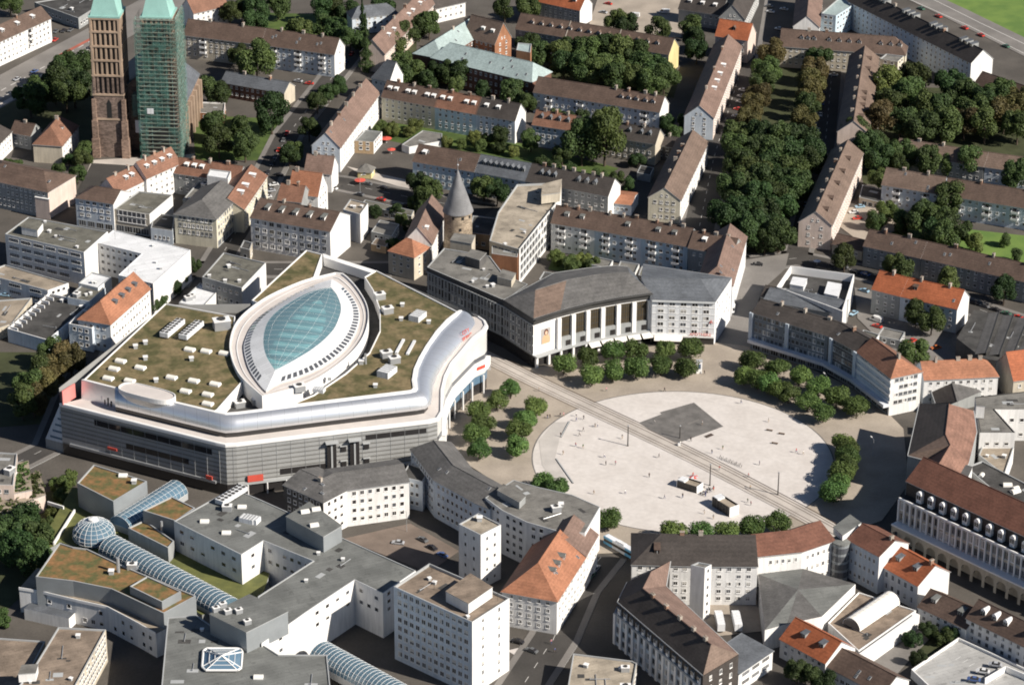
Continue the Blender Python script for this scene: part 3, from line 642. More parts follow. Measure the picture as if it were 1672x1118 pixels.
row('row_house', 'white flats with balcony columns beside the bright lawn at the right edge', 'building', [(1541, 318), (1730, 348)], 10.5, 12, 5.5, 'gg', 'wall_bluewhite', 'roof_brown', 3, group=G_, balc=4, chim=2, skyl=2)
row('row_house', 'long plain brown roof rising behind a line of garden trees', 'building', [(1462, 249), (1606, 272)], 8.5, 12, 4.5, 'gg', 'wall_grey', 'roof_brownlight', 2, group=G_, chim=3)
row('row_house', 'end of the long plain brown roof at the right edge behind trees', 'building', [(1608, 272), (1740, 291)], 8.5, 12, 4.5, 'gg', 'wall_bluewhite', 'roof_brownlight', 2, group=G_, chim=1)
row('house', 'orange roofed house with grey rear wall beside the white orange roofed house', 'house', [(1424, 471.5), (1469.5, 483)], 11, 13, 5.5, 'gg', 'wall_grey', 'roof_orange', 3, chim=[.5])
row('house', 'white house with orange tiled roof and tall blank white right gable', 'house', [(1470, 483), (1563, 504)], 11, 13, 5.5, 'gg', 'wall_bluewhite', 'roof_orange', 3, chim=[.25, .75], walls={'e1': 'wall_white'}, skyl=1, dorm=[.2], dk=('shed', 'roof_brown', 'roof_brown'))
# ================================================================ middle rows
row('row_house', 'grey-blue fronted house with plain brown roof behind the round tower', 'building', [(674, 263), (774, 280)], 11, 13.5, 5.5, 'gg', 'wall_lightblue', 'roof_brown', 3, group=G_, dorm=[.14], balc=0, skyl=2)
row('row_house', 'house with slate roof and pointed dormers right of the round tower spire', 'building', [(775, 280), (858, 295)], 11, 13.5, 5.5, 'gg', 'wall_bluewhite', 'roof_slate', 3, group=G_, dorm=8, dk=('gable', 'wall_grey', 'roof_slate'))
row('row_house', 'house with dark roof, pointed dormers and white stepped right gable', 'building', [(858, 295), (993, 320)], 11, 13.5, 5.5, 'gg', 'wall_grey', 'roof_dark', 3, group=G_, dorm=[.15, .23, .31, .6, .7, .8], dk=('gable', 'wall_grey', 'roof_slate'), chim=7, walls={'e1': 'wall_white'})
row('annex_building', 'low annex with faded pink-red roof beside the stepped gable', 'building', [(994, 331), (1031, 335)], 5, 14, 1.6, 'gg', 'wall_bluewhite', 'roof_redlight', 1, spacing=1.8)
for (a, b, lb, wl) in (((900, 363.5), (971, 375), 'left third of the balcony row by the beige office', 'wall_white'), ((971, 375), (1047, 388), 'middle third of the white balcony row with one dormer', 'wall_bluewhite'), ((1047, 388), (1123, 402), 'right third of the pale blue balcony row', 'wall_lightblue')):
    row('row_house', 'brown roofed house, ' + lb.replace(' with one dormer',''), 'building', [a, b], 13, 12, 5.5, 'gg', wl, 'roof_brown', 4, group='houses of the white balcony row', balc=2, spacing=2.9, dorm=[.3, .65] if 'middle' not in lb else [.65], dk=('shed', 'trim_white', 'flat_grey'), chim=3, ww=1.5)
row('row_house', 'brown roofed house with rounded roof boxes at the right end of the balcony row', 'building', [(1124, 404), (1196, 417)], 13, 12, 5, 'gg', 'wall_grey', 'roof_brown', 3, dorm=[.3], chim=3)
row('corner_house', 'house with reddish lit roof and long sunlit white side by the tram street', 'house', [(1196, 466), (1219, 386)], 14, 14, 5, 'hg', 'flat_white', 'roof_pink', 4, skyl=4, spacing=3.4)
r = flat('office_block', 'beige flat roofed office with lit window wall and stair head behind the round tower', 'building', [(813, 346), (844, 301), (917, 298), (907, 333), (848, 407), (799, 393)], 16, 'wall_beige', 'flat_beige', par=.9, parm='trim_grey', floors=4, style='dk', spacing=3.2, ww=2.4, edges={0: 0, 5: 0, 1: 0, 3: dict(floors=4, spacing=4.0, w=3.2, h=2.5, skip=0), 2: 0}, msides={2: 'wall_white', 3: 'wall_white'}, clutter=(('vent', 2),))
addbox(r, [(886, 308), (917, 300), (914, 322), (884, 326)], 16, 20, 'wall_beige', 'flat_beige', 'stair_head', 18)
flat('boiler_house', 'small brick fronted block with grey slab roof in front of the beige office', 'building', [(803, 386), (848, 392), (845, 420), (803, 414)], 14, 'wall_brick', 'flat_gravel', floors=0, par=.3)
row('house', 'small house with orange hipped roof and white walls left of the round tower', 'house', [(634, 409), (676, 420)], 10.5, 12, 4.5, 'hh', 'wall_beige', 'roof_redlight', 3, endw=(0, 2), hipin=5)
row('house', 'steep brown roofed house leaning against the round tower', 'house', [(705, 398), (728, 345)], 11, 12, 7, 'gg', 'wall_white', 'roof_pink', 3, skyl=1, dorm=[.2])
flat('annex_building', 'dark flat roofed yard building behind the round tower', 'building', [(772, 352), (812, 356), (800, 384), (766, 380)], 7, 'wall_tan', 'flat_dark', floors=1)
flat('annex_building', 'small white flat roofed house in the back garden of the pinkish block', 'building', [(579, 230), (610, 232), (624, 215), (596, 212)], 6, 'wall_tan', 'flat_grey', floors=2, msides={1: 'wall_white'})
row('garden_pavilion', 'yellow garden pavilion with pale pyramid roof by the street', 'pavilion', [(584, 279), (606, 281)], 3.4, 6, 2.4, 'hh', 'wall_yellow', 'flat_gravel', 1, hipin=2.7, endw=(1, 1))
r = row('office_block', 'white timbered four storey block with dark roof, five dormers and tall white right gable', 'building', [(409, 355), (539, 378)], 14.5, 19, 5, 'gg', 'wall_white', 'roof_brown', 4, dorm=5, chim=[.3, .62], spacing=3.3, ww=2.2, wh=1.8, style='dk', walls={'e1': 'wall_white'}, dk=('shed', 'trim_white', 'flat_grey'), shop=False)
flat('party_wall_tower', 'blank white narrow tower block with roof terrace beside the timbered block', 'building', [(560, 342), (588, 350), (601, 332), (572, 325)], 13.5, 'wall_white', 'flat_tan', floors=0, clutter=(('vent', 3),))
row('gabled_house', 'house with bright orange roof and white stepped gable', 'house', [(471, 314), (519, 320)], 12, 12, 8, 'gg', 'wall_white', 'roof_redlight', 3, endw=(0, 3), chim=[.15])
row('gabled_house', 'brown roofed house adjoining the orange roofed house', 'house', [(453, 326), (492, 330)], 12.5, 12, 5, 'gg', 'wall_grey', 'roof_orangebrown', 3, chim=2)
row('gabled_house', 'house with steep brown roof and tall chimney behind the orange roof', 'house', [(497, 280), (541, 284)], 9, 11, 6, 'gg', 'wall_white', 'roof_pink', 3, chim=[.3])
row('row_house', 'white house with orange-brown roof facing the church square', 'house', [(191, 316), (239, 293)], 11.5, 11, 5.5, 'gg', 'wall_white', 'roof_orangebrown', 3, dorm=[.5, .7], group=G_, chim=2)
row('row_house', 'taller white house with red-brown roof and four dormers facing the church square', 'house', [(239, 291), (295, 266)], 13, 11, 6, 'gg', 'wall_white', 'roof_orangebrown', 4, dorm=4, group=G_, chim=3, endw=(2, 0))
row('row_house', 'courtyard house with long red-brown roof and three dormers below the netted tower', 'house', [(285, 282), (389, 297)], 10, 11, 5, 'gg', 'wall_grey', 'roof_orangebrown', 3, dorm=[.15, .27, .39], group=G_, chim=3)
row('row_house', 'cream house with red-brown roof terraces along the parked cars', 'house', [(398, 342), (436, 287)], 11, 14, 4.5, 'gg', 'wall_cream', 'roof_orangebrown', 3, dorm=[.3, .5, .8], group=G_, dk=('shed', 'trim_white', 'trim_white'))
row('corner_building', 'cream office with grey hipped roof on the street corner', 'building', [(353, 358), (396, 315)], 13.5, 19, 4.5, 'hg', 'wall_cream', 'roof_grey', 3, spacing=2.4, ww=1.3, wh=1.7, endw=(8, 0), hipin=8, shop=True, style='dk')
flat('shop_building', 'flat roofed shop with dark ribbon windows and olive roof', 'building', [(186, 341), (244, 350), (282, 318), (226, 312)], 10.5, 'wall_beige', 'flat_olive', floors=2, edges={0: dict(style='band', w=13, h=2.2, cols=1), 1: 0}, shop=True, msides={1: 'wall_white'})
row('shop_building', 'bluish white shop house with brown hipped roof', 'building', [(123, 323), (185, 333)], 13, 14, 3.5, 'hg', 'wall_bluewhite', 'roof_brown', 3, spacing=3, ww=1.9, shop=True, walls={'e1': 'wall_white'})
flat('shop_building', 'narrow dark roofed shop between the olive roof and the cream office', 'building', [(246, 372), (282, 377), (285, 352), (252, 347)], 6.5, 'wall_bluewhite', 'flat_dark', floors=1, spacing=1.8, ww=1.0)
flat('courtyard_building', 'grey flat roof filling the courtyard behind the cream office', 'building', [(298, 326), (348, 332), (380, 297), (330, 290)], 7, 'wall_grey', 'flat_gravel', floors=1, clutter=(('vent', 3), ('plant', 1)))
flat('roof_terrace_house', 'white roof boxes and terrace rooms above the courtyard', 'building', [(343, 276), (377, 280), (372, 292), (338, 287)], 14, 'wall_white', 'flat_white', floors=1)
# ================================================================ west side
r = flat('office_block', 'white four storey office with ribbon windows and grey flat roof', 'building', [(8, 382), (137, 412), (176, 378), (46, 354)], 15, 'wall_white', 'flat_olive', floors=4, par=.4, edges={0: dict(cols=6, style='band', w=5.0, h=1.6), 1: 0}, clutter=(('vent', 5),))
addbox(r, [(35, 371), (61, 376), (70, 364), (45, 360)], 15, 18.2, 'wall_white', 'flat_olive', px_h=18.2)
r = flat('office_block', 'L-shaped building with brilliant white roof and ivy at its lit side wall', 'building', [(158, 396), (185, 375.5), (311, 408), (250, 463), (193, 449), (231, 414)], 14, 'wall_white', 'flat_white', par=.25, parm='flat_white', floors=4, edges={2: 0, 5: dict(floors=4), 4: 0}, clutter=(('mast', 3), ('vent', 3)))
row('hotel_building', 'white house with large orange roof and planted balcony beside the green roofed mall', 'building', [(180, 529), (245, 471)], 12.5, 14, 6, 'hg', 'wall_white', 'roof_redlight', 3, endw=(4, 0), dorm=[.35, .52, .68, .84], dk=('shed', 'wall_grey', 'roof_slate'), hipin=6, walls={'e0': 'wall_bluewhite'}, spacing=2.6)
flat('roof_terrace_house', 'bluish white annex with terrace below the large orange roof', 'building', [(112, 528), (150, 536), (172, 512), (135, 505)], 10.5, 'wall_bluewhite', 'flat_tan', par=1.0, parm='trim_white', floors=3, cols=3, z0=0)
flat('workshop', 'low workshop with tan flat roof and white window wall at the left edge', 'building', [(-30, 446), (78, 474), (112, 462), (8, 432)], 7.5, 'wall_white', 'flat_tan', floors=2, edges={0: dict(cols=3, style='band', w=6, h=1.4)})
flat('storage_hall', 'tan flat hall at the left edge with a blue car beside it', 'building', [(-30, 545), (-30, 492), (52, 486), (20, 528)], 5, 'wall_beige', 'flat_tan', floors=0)
r = flat('shop_building', 'dark flat yard roof with white ribbed edge wall', 'building', [(12, 536), (80, 478), (150, 494), (78, 555)], 6, 'wall_bluewhite', 'flat_dark', par=1.0, parm='trim_white', floors=0, clutter=(('vent', 4),))
mb = MB(r['base'])
for k in range(9):
    a = P(14 + k * 7.3, 533 - k * 6.2, 6); b = P(29 + k * 7.3, 537 - k * 6.2, 6)
    mb.obox(((a.x + b.x) / 2, (a.y + b.y) / 2), b - a, (b - a).length, .35, 5.0, 6.3, 'trim_white')
mb.build('roof_rib', r['roof'])
flat('annex_building', 'pale blue annex with small stair house between office and orange roofed house', 'building', [(110, 485), (146, 492), (172, 470), (136, 463)], 8, 'wall_bluewhite', 'flat_olive', floors=0, clutter=(('vent', 3), ('plant', 1)))
r = flat('courtyard_building', 'low white canopies and link roof in the yard of the white office', 'building', [(128, 462), (160, 470), (182, 452), (150, 444)], 9, 'wall_white', 'flat_white', floors=0, clutter=(('vent', 2),))
flat('shop_building', 'block with olive flat roof and blank white lit wall behind the mall', 'building', [(330, 452), (395, 470), (434, 429), (365, 412)], 14, 'wall_white', 'flat_olive', floors=3, edges={1: 0}, clutter=(('vent', 4),), msides={0: 'wall_grey'})
r = flat('annex_building', 'low white roofed link building with boxes on top, left of the mall', 'building', [(292, 494), (330, 502), (360, 470), (326, 462)], 9, 'wall_white', 'flat_white', floors=1, clutter=(('plant', 2),))
# terraced housing bottom left
r = flat('terraced_house', 'sandstone coloured stepped terrace housing with planted balconies at the left edge', 'building', [(-40, 790), (22, 792), (28, 740), (-40, 735)], 13, 'wall_pink', 'flat_gravel', floors=3, style='dk', clutter=(('plant', 2),))
for i, (pl, h) in enumerate((([(22, 806), (52, 800), (46, 752), (24, 757)], 9.5), ([(40, 820), (74, 808), (64, 768), (44, 776)], 6.5), ([(-40, 842), (40, 845), (42, 810), (-40, 806)], 7))):
    addbox(r, pl, 0, h, 'wall_pink', 'flat_tan', 'terrace', h)
    mb = MB(r['base']); w = [P(x, y, h) for x, y in pl]
    for k in range(60):
        q = w[0].lerp(w[1], random.random()).lerp(w[3].lerp(w[2], random.random()), random.random() * .9 + .05); s = random.uniform(.4, .9)
        for _ in range(6):
            d = V3((random.uniform(-1, 1), random.uniform(-1, 1), random.uniform(0, 1))) * s; e = V3((random.uniform(-1, 1), random.uniform(-1, 1), random.uniform(-1, 1))).normalized() * .5; g = e.cross(V3((random.uniform(-1, 1), random.uniform(-1, 1), 1))).normalized() * .5
            c = V3((q.x, q.y, h + .2)) + d; mb.face([c - e, c - g, c + e, c + g], 'leaf_mid')
    o = mb.build('terrace_plants', r['th']); o['kind'] = 'stuff'
r = flat('office_block', 'brown gravel roofed block with lit ribbon window side at the bottom left corner', 'building', [(54, 1090), (95, 1023), (173, 1027), (118, 1128), (20, 1132)], 12, 'wall_beige', 'flat_brown', par=.6, parm='trim_grey', floors=4, spacing=1.9, ww=1.5, clutter=(('vent', 3),), edges={0: 0, 4: 0})
addbox(r, [(30, 1100), (58, 1098), (62, 1084), (36, 1085)], 12, 15, 'wall_white', 'flat_gravel', px_h=15)
flat('garage_building', 'brown flat roofed low building at the very bottom left', 'building', [(-40, 1140), (-40, 1038), (74, 1046), (50, 1092), (20, 1140)], 8, 'wall_beige', 'flat_brown', floors=0)
# ================================================================ NW plaza: department store and neighbours
# NE plaza
r1 = row('plaza_block', 'long curved shaded block with dark roof above the white shop canopy', 'building', [(1228, 510), (1352, 548), (1399, 574)], 16, 13.5, 3.2, 'gg', 'wall_shade', 'roof_dark', 4, shop=True, spacing=1.9, ww=1.4, wh=1.8, style='dk', walls={0: 'wall_shade', 1: 'wall_dark'}, chim=4, skyl=2)  # wall and roof colours deepened to carry the shade of this front
r2 = row('plaza_block', 'end of the curved block with reddish hipped roof and white sunlit end wall', 'building', [(1399, 574), (1455, 617)], 16, 13.5, 4.5, 'gh', 'wall_bluewhite', 'roof_orangebrown', 4, shop=True, endw=(0, 5), style='dk', spacing=2.2, ww=1.7, hipin=6.5, walls={'e1': 'wall_white'}, roofs={'e1': 'roof_redlight'}, chim=[.75], base=.5)  # shaded front tinted bluish in the paint, sunlit end wall white
row('house', 'white house with long orange hipped roof behind the curved block', 'house', [(1509, 620), (1630, 614)], 11, 12.5, 4.5, 'gh', 'wall_white', 'roof_redlight', 3, chim=[.2, .5, .66, .8], hipin=5)
r = flat('parapet_building', 'roofless looking white walled building with roof garden terraces by the crossing', 'building', [(1268, 468), (1291, 434), (1395, 448), (1376, 508)], 12, 'wall_white', 'flat_dark', par=3.4, parm='trim_white', floors=0)
addbox(r, [(1295, 452), (1318, 455), (1312, 468), (1290, 464)], 8.6, 10.8, 'flat_white', 'flat_white', px_h=10.8)
addbox(r, [(1352, 460), (1374, 464), (1368, 484), (1346, 479)], 8.6, 11, 'flat_white', 'flat_white', px_h=11)
row('shed_building', 'grey folded roof between the white walled building and the curved block', 'building', [(1247, 490), (1368, 512)], 9.5, 14, 2.2, 'gg', 'wall_grey', 'roof_slate', 1, ridge_t=.55)
row('house', 'small dark roof at the street corner left of the white walled building', 'house', [(1243, 484), (1272, 489)], 9, 11, 2.5, 'gg', 'wall_grey', 'roof_dark', 2)
r = flat('warehouse', 'large grey hall roof with dark ribs at the right edge', 'building', [(1562, 552), (1590, 506), (1700, 524), (1700, 600), (1605, 585)], 7.5, 'wall_dark', 'flat_dark', par=0, floors=0)
mb = MB(r['base'])
for k in range(5):
    a, b = P(1592 + k * 22, 578 + k * 2, 7.6), P(1614 + k * 24, 511 + k * 4, 7.6)
    u = (b - a).normalized(); w2 = rightn(u) * 4.2; e0, e1 = a + w2, b + w2
    mb.face([(a.x, a.y, 7.55), (e0.x, e0.y, 8.7), (e1.x, e1.y, 8.7), (b.x, b.y, 7.55)], 'roof_grey')
    mb.obox(((e0.x + e1.x) / 2, (e0.y + e1.y) / 2), u, (b - a).length, .3, 7.5, 8.8, 'trim_dark')
mb.build('roof_fold', r['roof'])
row('house', 'house with orange roof and pale gable cut by the right edge', 'house', [(1655, 621), (1720, 613)], 9.5, 16, 8, 'gg', 'wall_beige', 'roof_orange', 2, walls={'e0': 'wall_beige'})
# E side of plaza
r = flat('office_block', 'block with grey flat roof, small white stair tower and pink-white yard walls', 'building', [(1600, 706), (1658, 706), (1624, 668), (1700, 668), (1700, 636), (1592, 648)], 13, 'wall_white', 'flat_gravel', par=.25, parm='trim_dark', floors=2, spacing=4)
addbox(r, [(1594, 662), (1608, 663), (1608, 652), (1593, 651)], 13, 18, 'wall_white', 'flat_gravel', 'stair_tower', 18)
flat('courtyard_building', 'beige flat roof in the yard behind the arcaded building', 'building', [(1598, 742), (1640, 775), (1656, 728), (1604, 728)], 7, 'wall_white', 'flat_tan', floors=0, clutter=(('vent', 2),))
r = flat('courtyard_building', 'dark flat roof with white skylights behind the arcaded building', 'building', [(1577, 762), (1604, 752), (1720, 812), (1700, 838), (1640, 815)], 9, 'wall_white', 'flat_dark', floors=0, clutter=(('skybox', 4),))
addbox(r, [(1553, 770), (1580, 778), (1588, 760), (1560, 752)], 9, 16.5, 'wall_white', 'roof_grey', 'stair_tower', 17)
# S side of plaza
ra = row('plaza_block', 'west half of the curved south block with dark brown roof and white courtyard wall', 'building', [(1032, 921), (1161, 924), (1237, 924)], 15, 21, 4.5, 'hg', 'wall_white', 'roof_dark', 5, spacing=2.9, ww=1.5, style='std', dorm=[.2], dk=('shed', 'roof_brown', 'roof_brown'), chim=[.4, .55], ridge_t=.6)
rb = row('plaza_block', 'east half of the curved south block with reddish roof and rows of small windows', 'building', [(1238, 908), (1310, 900), (1363, 882)], 14.5, 14, 3.5, 'gg', 'wall_white', 'roof_red', 3, spacing=2.1, ww=1.0, wh=1.6, ridge_t=.6, roofs={})
rc = row('plaza_block', 'corner wing with reddish roof and grey roof box behind the white orange roofed house', 'building', [(1384, 880), (1436, 908)], 14.5, 14, 3.5, 'gg', 'wall_bluewhite', 'roof_red', 3, spacing=1.9, ww=1.0, wh=1.6, ridge_t=.5, walls={'e1': 'wall_white'}, chim=[.9])  # shade put into the bluish front colour, end wall kept white
addbox(rc, [(1376, 874), (1406, 853), (1388, 840), (1361, 860)], 14, 16.8, 'wall_white', 'flat_grey', 'roof_box', 16.8)
c = P(1373, 884, 14); mb = MB((c.x, c.y, 0)); mb.lathe((c.x, c.y), [(3.1, 0), (3.1, 14)], 'zinc_wall', 20); mb.lathe((c.x, c.y), [(3.3, 14), (3.3, 14.5), (0, 14.9)], 'flat_grey', 20)
for k in range(4): mb.lathe((c.x, c.y), [(3.13, 1.5 + k * 3.1), (3.18, 1.5 + k * 3.1), (3.18, 3.6 + k * 3.1), (3.13, 3.6 + k * 3.1)], 'pane_mid', 20)
tag(mb.build('stair_cylinder'), 'round glazed stair cylinder in the inner corner of the curved south block', 'stair tower')
flat('stair_tower', 'white stair tower with a strip of dark windows behind the curved south block', 'building', [(1128, 922), (1151, 927), (1162, 921), (1140, 917)], 20, 'wall_white', 'flat_gravel', floors=6, cols=1, ww=1.1, edges={0: 0})
row('house', 'white house with orange roof, two grey dormers and shed by the arcaded building', 'house', [(1429, 917), (1499, 956)], 9.5, 15, 5, 'gg', 'wall_white', 'roof_orange', 2, dorm=[.35, .75], dk=('shed', 'wall_grey', 'roof_slate'), chim=[.92], wh=2.2)
row('house', 'low brown roofed white timbered house right of the white orange roofed house', 'house', [(1499, 990), (1578, 1026)], 6, 13, 4, 'gg', 'wall_white', 'roof_brown', 2, dorm=[.2, .75], dk=('shed', 'trim_grey', 'flat_grey'))
row('house', 'white row with dark brown roof and three white dormers at the lower right edge', 'house', [(1578, 1008), (1700, 1068)], 9, 12, 4.5, 'gg', 'wall_white', 'roof_brown', 3, dorm=[.15, .3, .45, .75], dk=('round', 'trim_white', 'trim_white'), style='dk')
row('house', 'house with orange roof and two grey dormers in front of the fan shaped roof', 'house', [(1274, 1042), (1348, 1082)], 7, 14, 5, 'gg', 'wall_white', 'roof_orange', 2, dorm=[.35, .75], dk=('shed', 'wall_grey', 'roof_slate'))
row('house', 'brown roofed low house with skylights continuing from the orange roof', 'house', [(1349, 1086), (1440, 1134)], 5.5, 13, 4, 'gg', 'wall_white', 'roof_brown', 1, skyl=3, spacing=2.2, ww=1.8)
# fan-shaped hall
w = [(1238, 937), (1311, 928), (1397, 953), (1342, 1006), (1285, 1018), (1249, 1028)]
c = P(1310, 975, 8); mb = MB((c.x, c.y, 0)); q = [P(x, y, 8) for x, y in w]; q = q if area(q) > 0 else q[::-1]
mb.prism([(p.x, p.y) for p in q], 0, 8, 'wall_white', 'flat_grey'); th = thing('cinema_hall', 'fan shaped grey roofed hall with white side wall behind the south block', 'building', (c.x, c.y, 0)); mb.build('wall', th)
mb = MB((c.x, c.y, 0)); ap = P3(1303, 962, 10.2)
for i in range(len(q)):
    a, b = q[i], q[(i + 1) % len(q)]; mb.face([(a.x, a.y, 8.06), (b.x, b.y, 8.06), ap], 'roof_grey' if i % 2 else 'flat_grey')
mb.build('roof', th)
# barrel skylight on flat roof
r = flat('flat_roof_hall', 'brown flat roofed hall carrying the white barrel skylight', 'building', [(1352, 1016), (1402, 966), (1496, 996), (1402, 1062)], 5, 'wall_white', 'flat_brown', par=.4, parm='trim_white', floors=0)
def barrel(th, base, A, B, rad, z, m, rib='trim_white', nrib=8, name='barrel_skylight', seg=12, squash=1.0, long=5, parent=None, endm=None):
    u = (B - A).normalized(); w = V3((-u.y, u.x)); L = (B - A).length
    mb = MB(base); g = MB(base)
    def pt(t, a, k=1.0): p = A + u * (L * t) - w * (rad * k * math.cos(a)); return (p.x, p.y, z + rad * k * squash * math.sin(a))
    for i in range(seg):
        a0, a1 = PI * i / seg, PI * (i + 1) / seg
        g.face([pt(0, a0), pt(1, a0), pt(1, a1), pt(0, a1)], m, True)
    for t in (0, 1): g.face([pt(t, PI * i / seg) for i in range(seg + 1)], endm or m)
    for k in range(nrib + 1):
        for i in range(seg): mb.tube(pt(k / nrib, PI * i / seg, 1.01), pt(k / nrib, PI * (i + 1) / seg, 1.01), .06, .06, rib, 4, False)
    for k in range(long + 1): mb.tube(pt(0, PI * k / long, 1.01), pt(1, PI * k / long, 1.01), .04, .04, rib, 4, False)
    o = g.build(name, th); o2 = mb.build('rib', th)
    if parent: o2.parent = o
    return o
barrel(r['th'], r['base'], P(1390, 1024, 5), P(1455, 980, 5), 3.4, 5, 'awning_white', nrib=10, endm='pane_mid')
r = flat('parking_deck', 'bright concrete parking deck with one pale car at the lower right', 'building', [(1488, 1092), (1565, 1040), (1700, 1102), (1700, 1160), (1560, 1160)], 3.2, 'wall_white', 'flat_deck', par=.9, parm='trim_white', floors=0)
flat('garden_wall_building', 'narrow white wall and brown yard roof beside the barrel skylight', 'building', [(1403, 1066), (1496, 1000), (1502, 1003), (1409, 1070)], 5.5, 'wall_white', 'trim_white', par=0, floors=0)
row('shed_building', 'grey shed roofed shop with lettered front at the bottom edge', 'building', [(1206, 1100), (1262, 1062)], 7, 14, 1.4, 'gg', 'wall_white', 'roof_slate', 2, style='band', ww=4, spacing=5, ridge_t=.9)
flat('kiosk_building', 'beige flat roofed block with dark stains at the bottom edge between the streets', 'building', [(936, 1066), (1032, 1078), (1040, 1082), (1028, 1150), (922, 1150)], 7.5, 'wall_beige', 'flat_beige', par=.5, parm='trim_grey', floors=2, clutter=(('plant', 2), ('vent', 3)))
# SW side
row('plaza_house', 'white house with bright orange hipped roof and long sunlit side by the dark street', 'house', [(909.5, 980.5), (958, 905)], 13, 19, 7.5, 'hg', 'wall_white', 'roof_redlight', 4, endw=(5, 0), dorm=[.35, .5, .66], dk=('gable', 'trim_white', 'flat_grey'), hipin=9, spacing=3.2, style='std', skyl=2)
row('row_house', 'brown roofed link between the orange hipped roof and the curved grey block', 'house', [(956, 907), (976, 872)], 13.5, 17, 6, 'gg', 'wall_white', 'roof_pink', 3)
r = flat('tower_block', 'tall white slab office tower with gravel roof and penthouse in the foreground', 'building', [(643, 957), (701, 919), (832, 976), (771, 1015)], 27, 'wall_bluewhite', 'flat_brown', par=.9, parm='trim_grey', floors=8, spacing=2.6, ww=1.75, wh=1.8, style='std', edges={0: 0, 2: dict(cols=2, w=1.0)}, msides={2: 'wall_white', 1: 'wall_white'}, skip=.0, clutter=(('vent', 3), ('mast', 3)))  # front colour carries a bluish shade, sunny sides are plain white
addbox(r, [(728, 965), (765, 985), (804, 958), (768, 936)], 26.4, 30.2, 'wall_white', 'flat_brown', px_h=30.2)
flat('stair_tower', 'slim white tower with few windows beside the curved grey block', 'building', [(749, 855), (785, 873), (818, 856), (781, 837)], 21, 'wall_white', 'flat_beige', par=.5, parm='trim_grey', floors=5, cols=2, ww=1.0, wh=1.5, units=(('vent', 783, 850, 0, 1.6),))
r = row('plaza_block', 'curved dark roofed block with white windowed rear wall facing the courtyard', 'building', [(671, 733), (709, 783), (776, 820), (800, 830)], 15, 15, 3.5, 'hg', 'wall_bluewhite', 'roof_grey', 4, spacing=2.3, ww=1.3, wh=1.6, style='office', hipin=3, skyl=4)
r = flat('plaza_block', 'curved grey flat roofed block with long white windowed rear wall', 'building', [(792, 812), (820, 833), (860, 852), (908, 866), (955, 870), (980, 827), (934, 807), (880, 795), (838, 783)], 17, 'wall_white', 'flat_gravel', par=.15, parm='trim_grey', floors=5, spacing=2.7, ww=1.6, wh=1.6, edges={4: 0}, units=(('plant', 908, 834, .3), ('vent', 916, 827, 0, 1.5)))
addbox(r, [(812, 800), (848, 820), (858, 810), (822, 790)], 17, 19.6, 'wall_grey', 'flat_gravel', px_h=19.6)
r = row('office_block', 'white office with grey roof, rows of square windows and shade-dark pilastered left side', 'building', [(463, 791), (529, 822), (562, 801), (668, 786)], 14.5, 17, 2.5, 'gg', 'wall_white', 'roof_grey', 4, spacing=2.7, ww=1.5, wh=1.7, style='office', walls={0: 'wall_dark'}, chim=[.5], world=[P(463, 791, 14.5), P(528, 820, 14.5), P(566, 800, 14.5), P(668, 786, 14.5)], skyl=3, hipin=6)  # left side darkened in its colour to stand for shade
flat('link_building', 'small dark flat roofed link between the two white offices', 'building', [(655, 778), (690, 786), (700, 768), (668, 756)], 12, 'wall_bluewhite', 'flat_dark', floors=3, spacing=2.3, ww=1.2, par=.3)

r_ = bpy.data.objects.get('parking_deck'); mb = MB(r_.location)
for a_, b_ in (((1608, 1112), (1642, 1092)), ((1642, 1092), (1690, 1112))):
    p_, q_ = P(*a_, 3.2), P(*b_, 3.2); mb.obox((p_ + q_) / 2, q_ - p_, (q_ - p_).length, .4, 2.3, 4.4, 'trim_white')
for k in range(7):
    p_, q_ = P(1560 + k * 11, 1076 + k * 5.5, 2.3), P(1569 + k * 11, 1071 + k * 5.5, 2.3); mb.obox((p_ + q_) / 2, q_ - p_, (q_ - p_).length, .15, 2.28, 2.31, 'road_line')
mb.build('deck_wall', r_)
# small annexes, garages and sheds that fill the yards
flat('garage_row', 'long low garage row with dark roof behind the white party wall tower', 'garage', [(590, 334), (672, 353), (676, 344), (596, 326)], 3.2, 'wall_beige', 'flat_olive', par=.2, floors=1, spacing=3.2, ww=2.3, wh=2.0, sill=.1, base=.2)
flat('shed_building', 'small grey roofed yard building right of the white party wall tower', 'shed', [(606, 378), (640, 386), (652, 366), (620, 359)], 4.5, 'wall_grey', 'flat_gravel', par=.2, floors=1)
flat('shed_building', 'low brown shed between the yard building and the small orange hipped house', 'shed', [(606, 398), (630, 403), (636, 392), (614, 388)], 3.2, 'wall_tan', 'flat_brown', par=.1, floors=1)
flat('annex_building', 'pale flat roofed annex in the garden below the white balcony row', 'building', [(962, 431), (994, 438), (1001, 425), (969, 418)], 5, 'wall_white', 'flat_gravel', floors=1)
flat('annex_building', 'flat roofed annex with pale front between the two other garden annexes', 'building', [(1007, 440), (1037, 446), (1044, 431), (1013, 426)], 5.5, 'wall_white', 'flat_gravel', floors=1)
flat('annex_building', 'widest of the garden annexes, beside the right corner house', 'building', [(1042, 449), (1082, 458), (1094, 443), (1048, 434)], 5, 'wall_beige', 'flat_olive', floors=1)
flat('shed_building', 'dark plant room on the courtyard behind the curved department store', 'shed', [(880, 456), (912, 461), (918, 448), (888, 443)], 9, 'wall_dark', 'flat_dark', floors=0)
flat('church_hall', 'low red brick hall with white roof edge right of the netted tower', 'building', [(313, 183), (366, 187), (368, 168), (316, 166)], 4.5, 'wall_brick', 'flat_gravel', parm='trim_white', par=.6, floors=1)
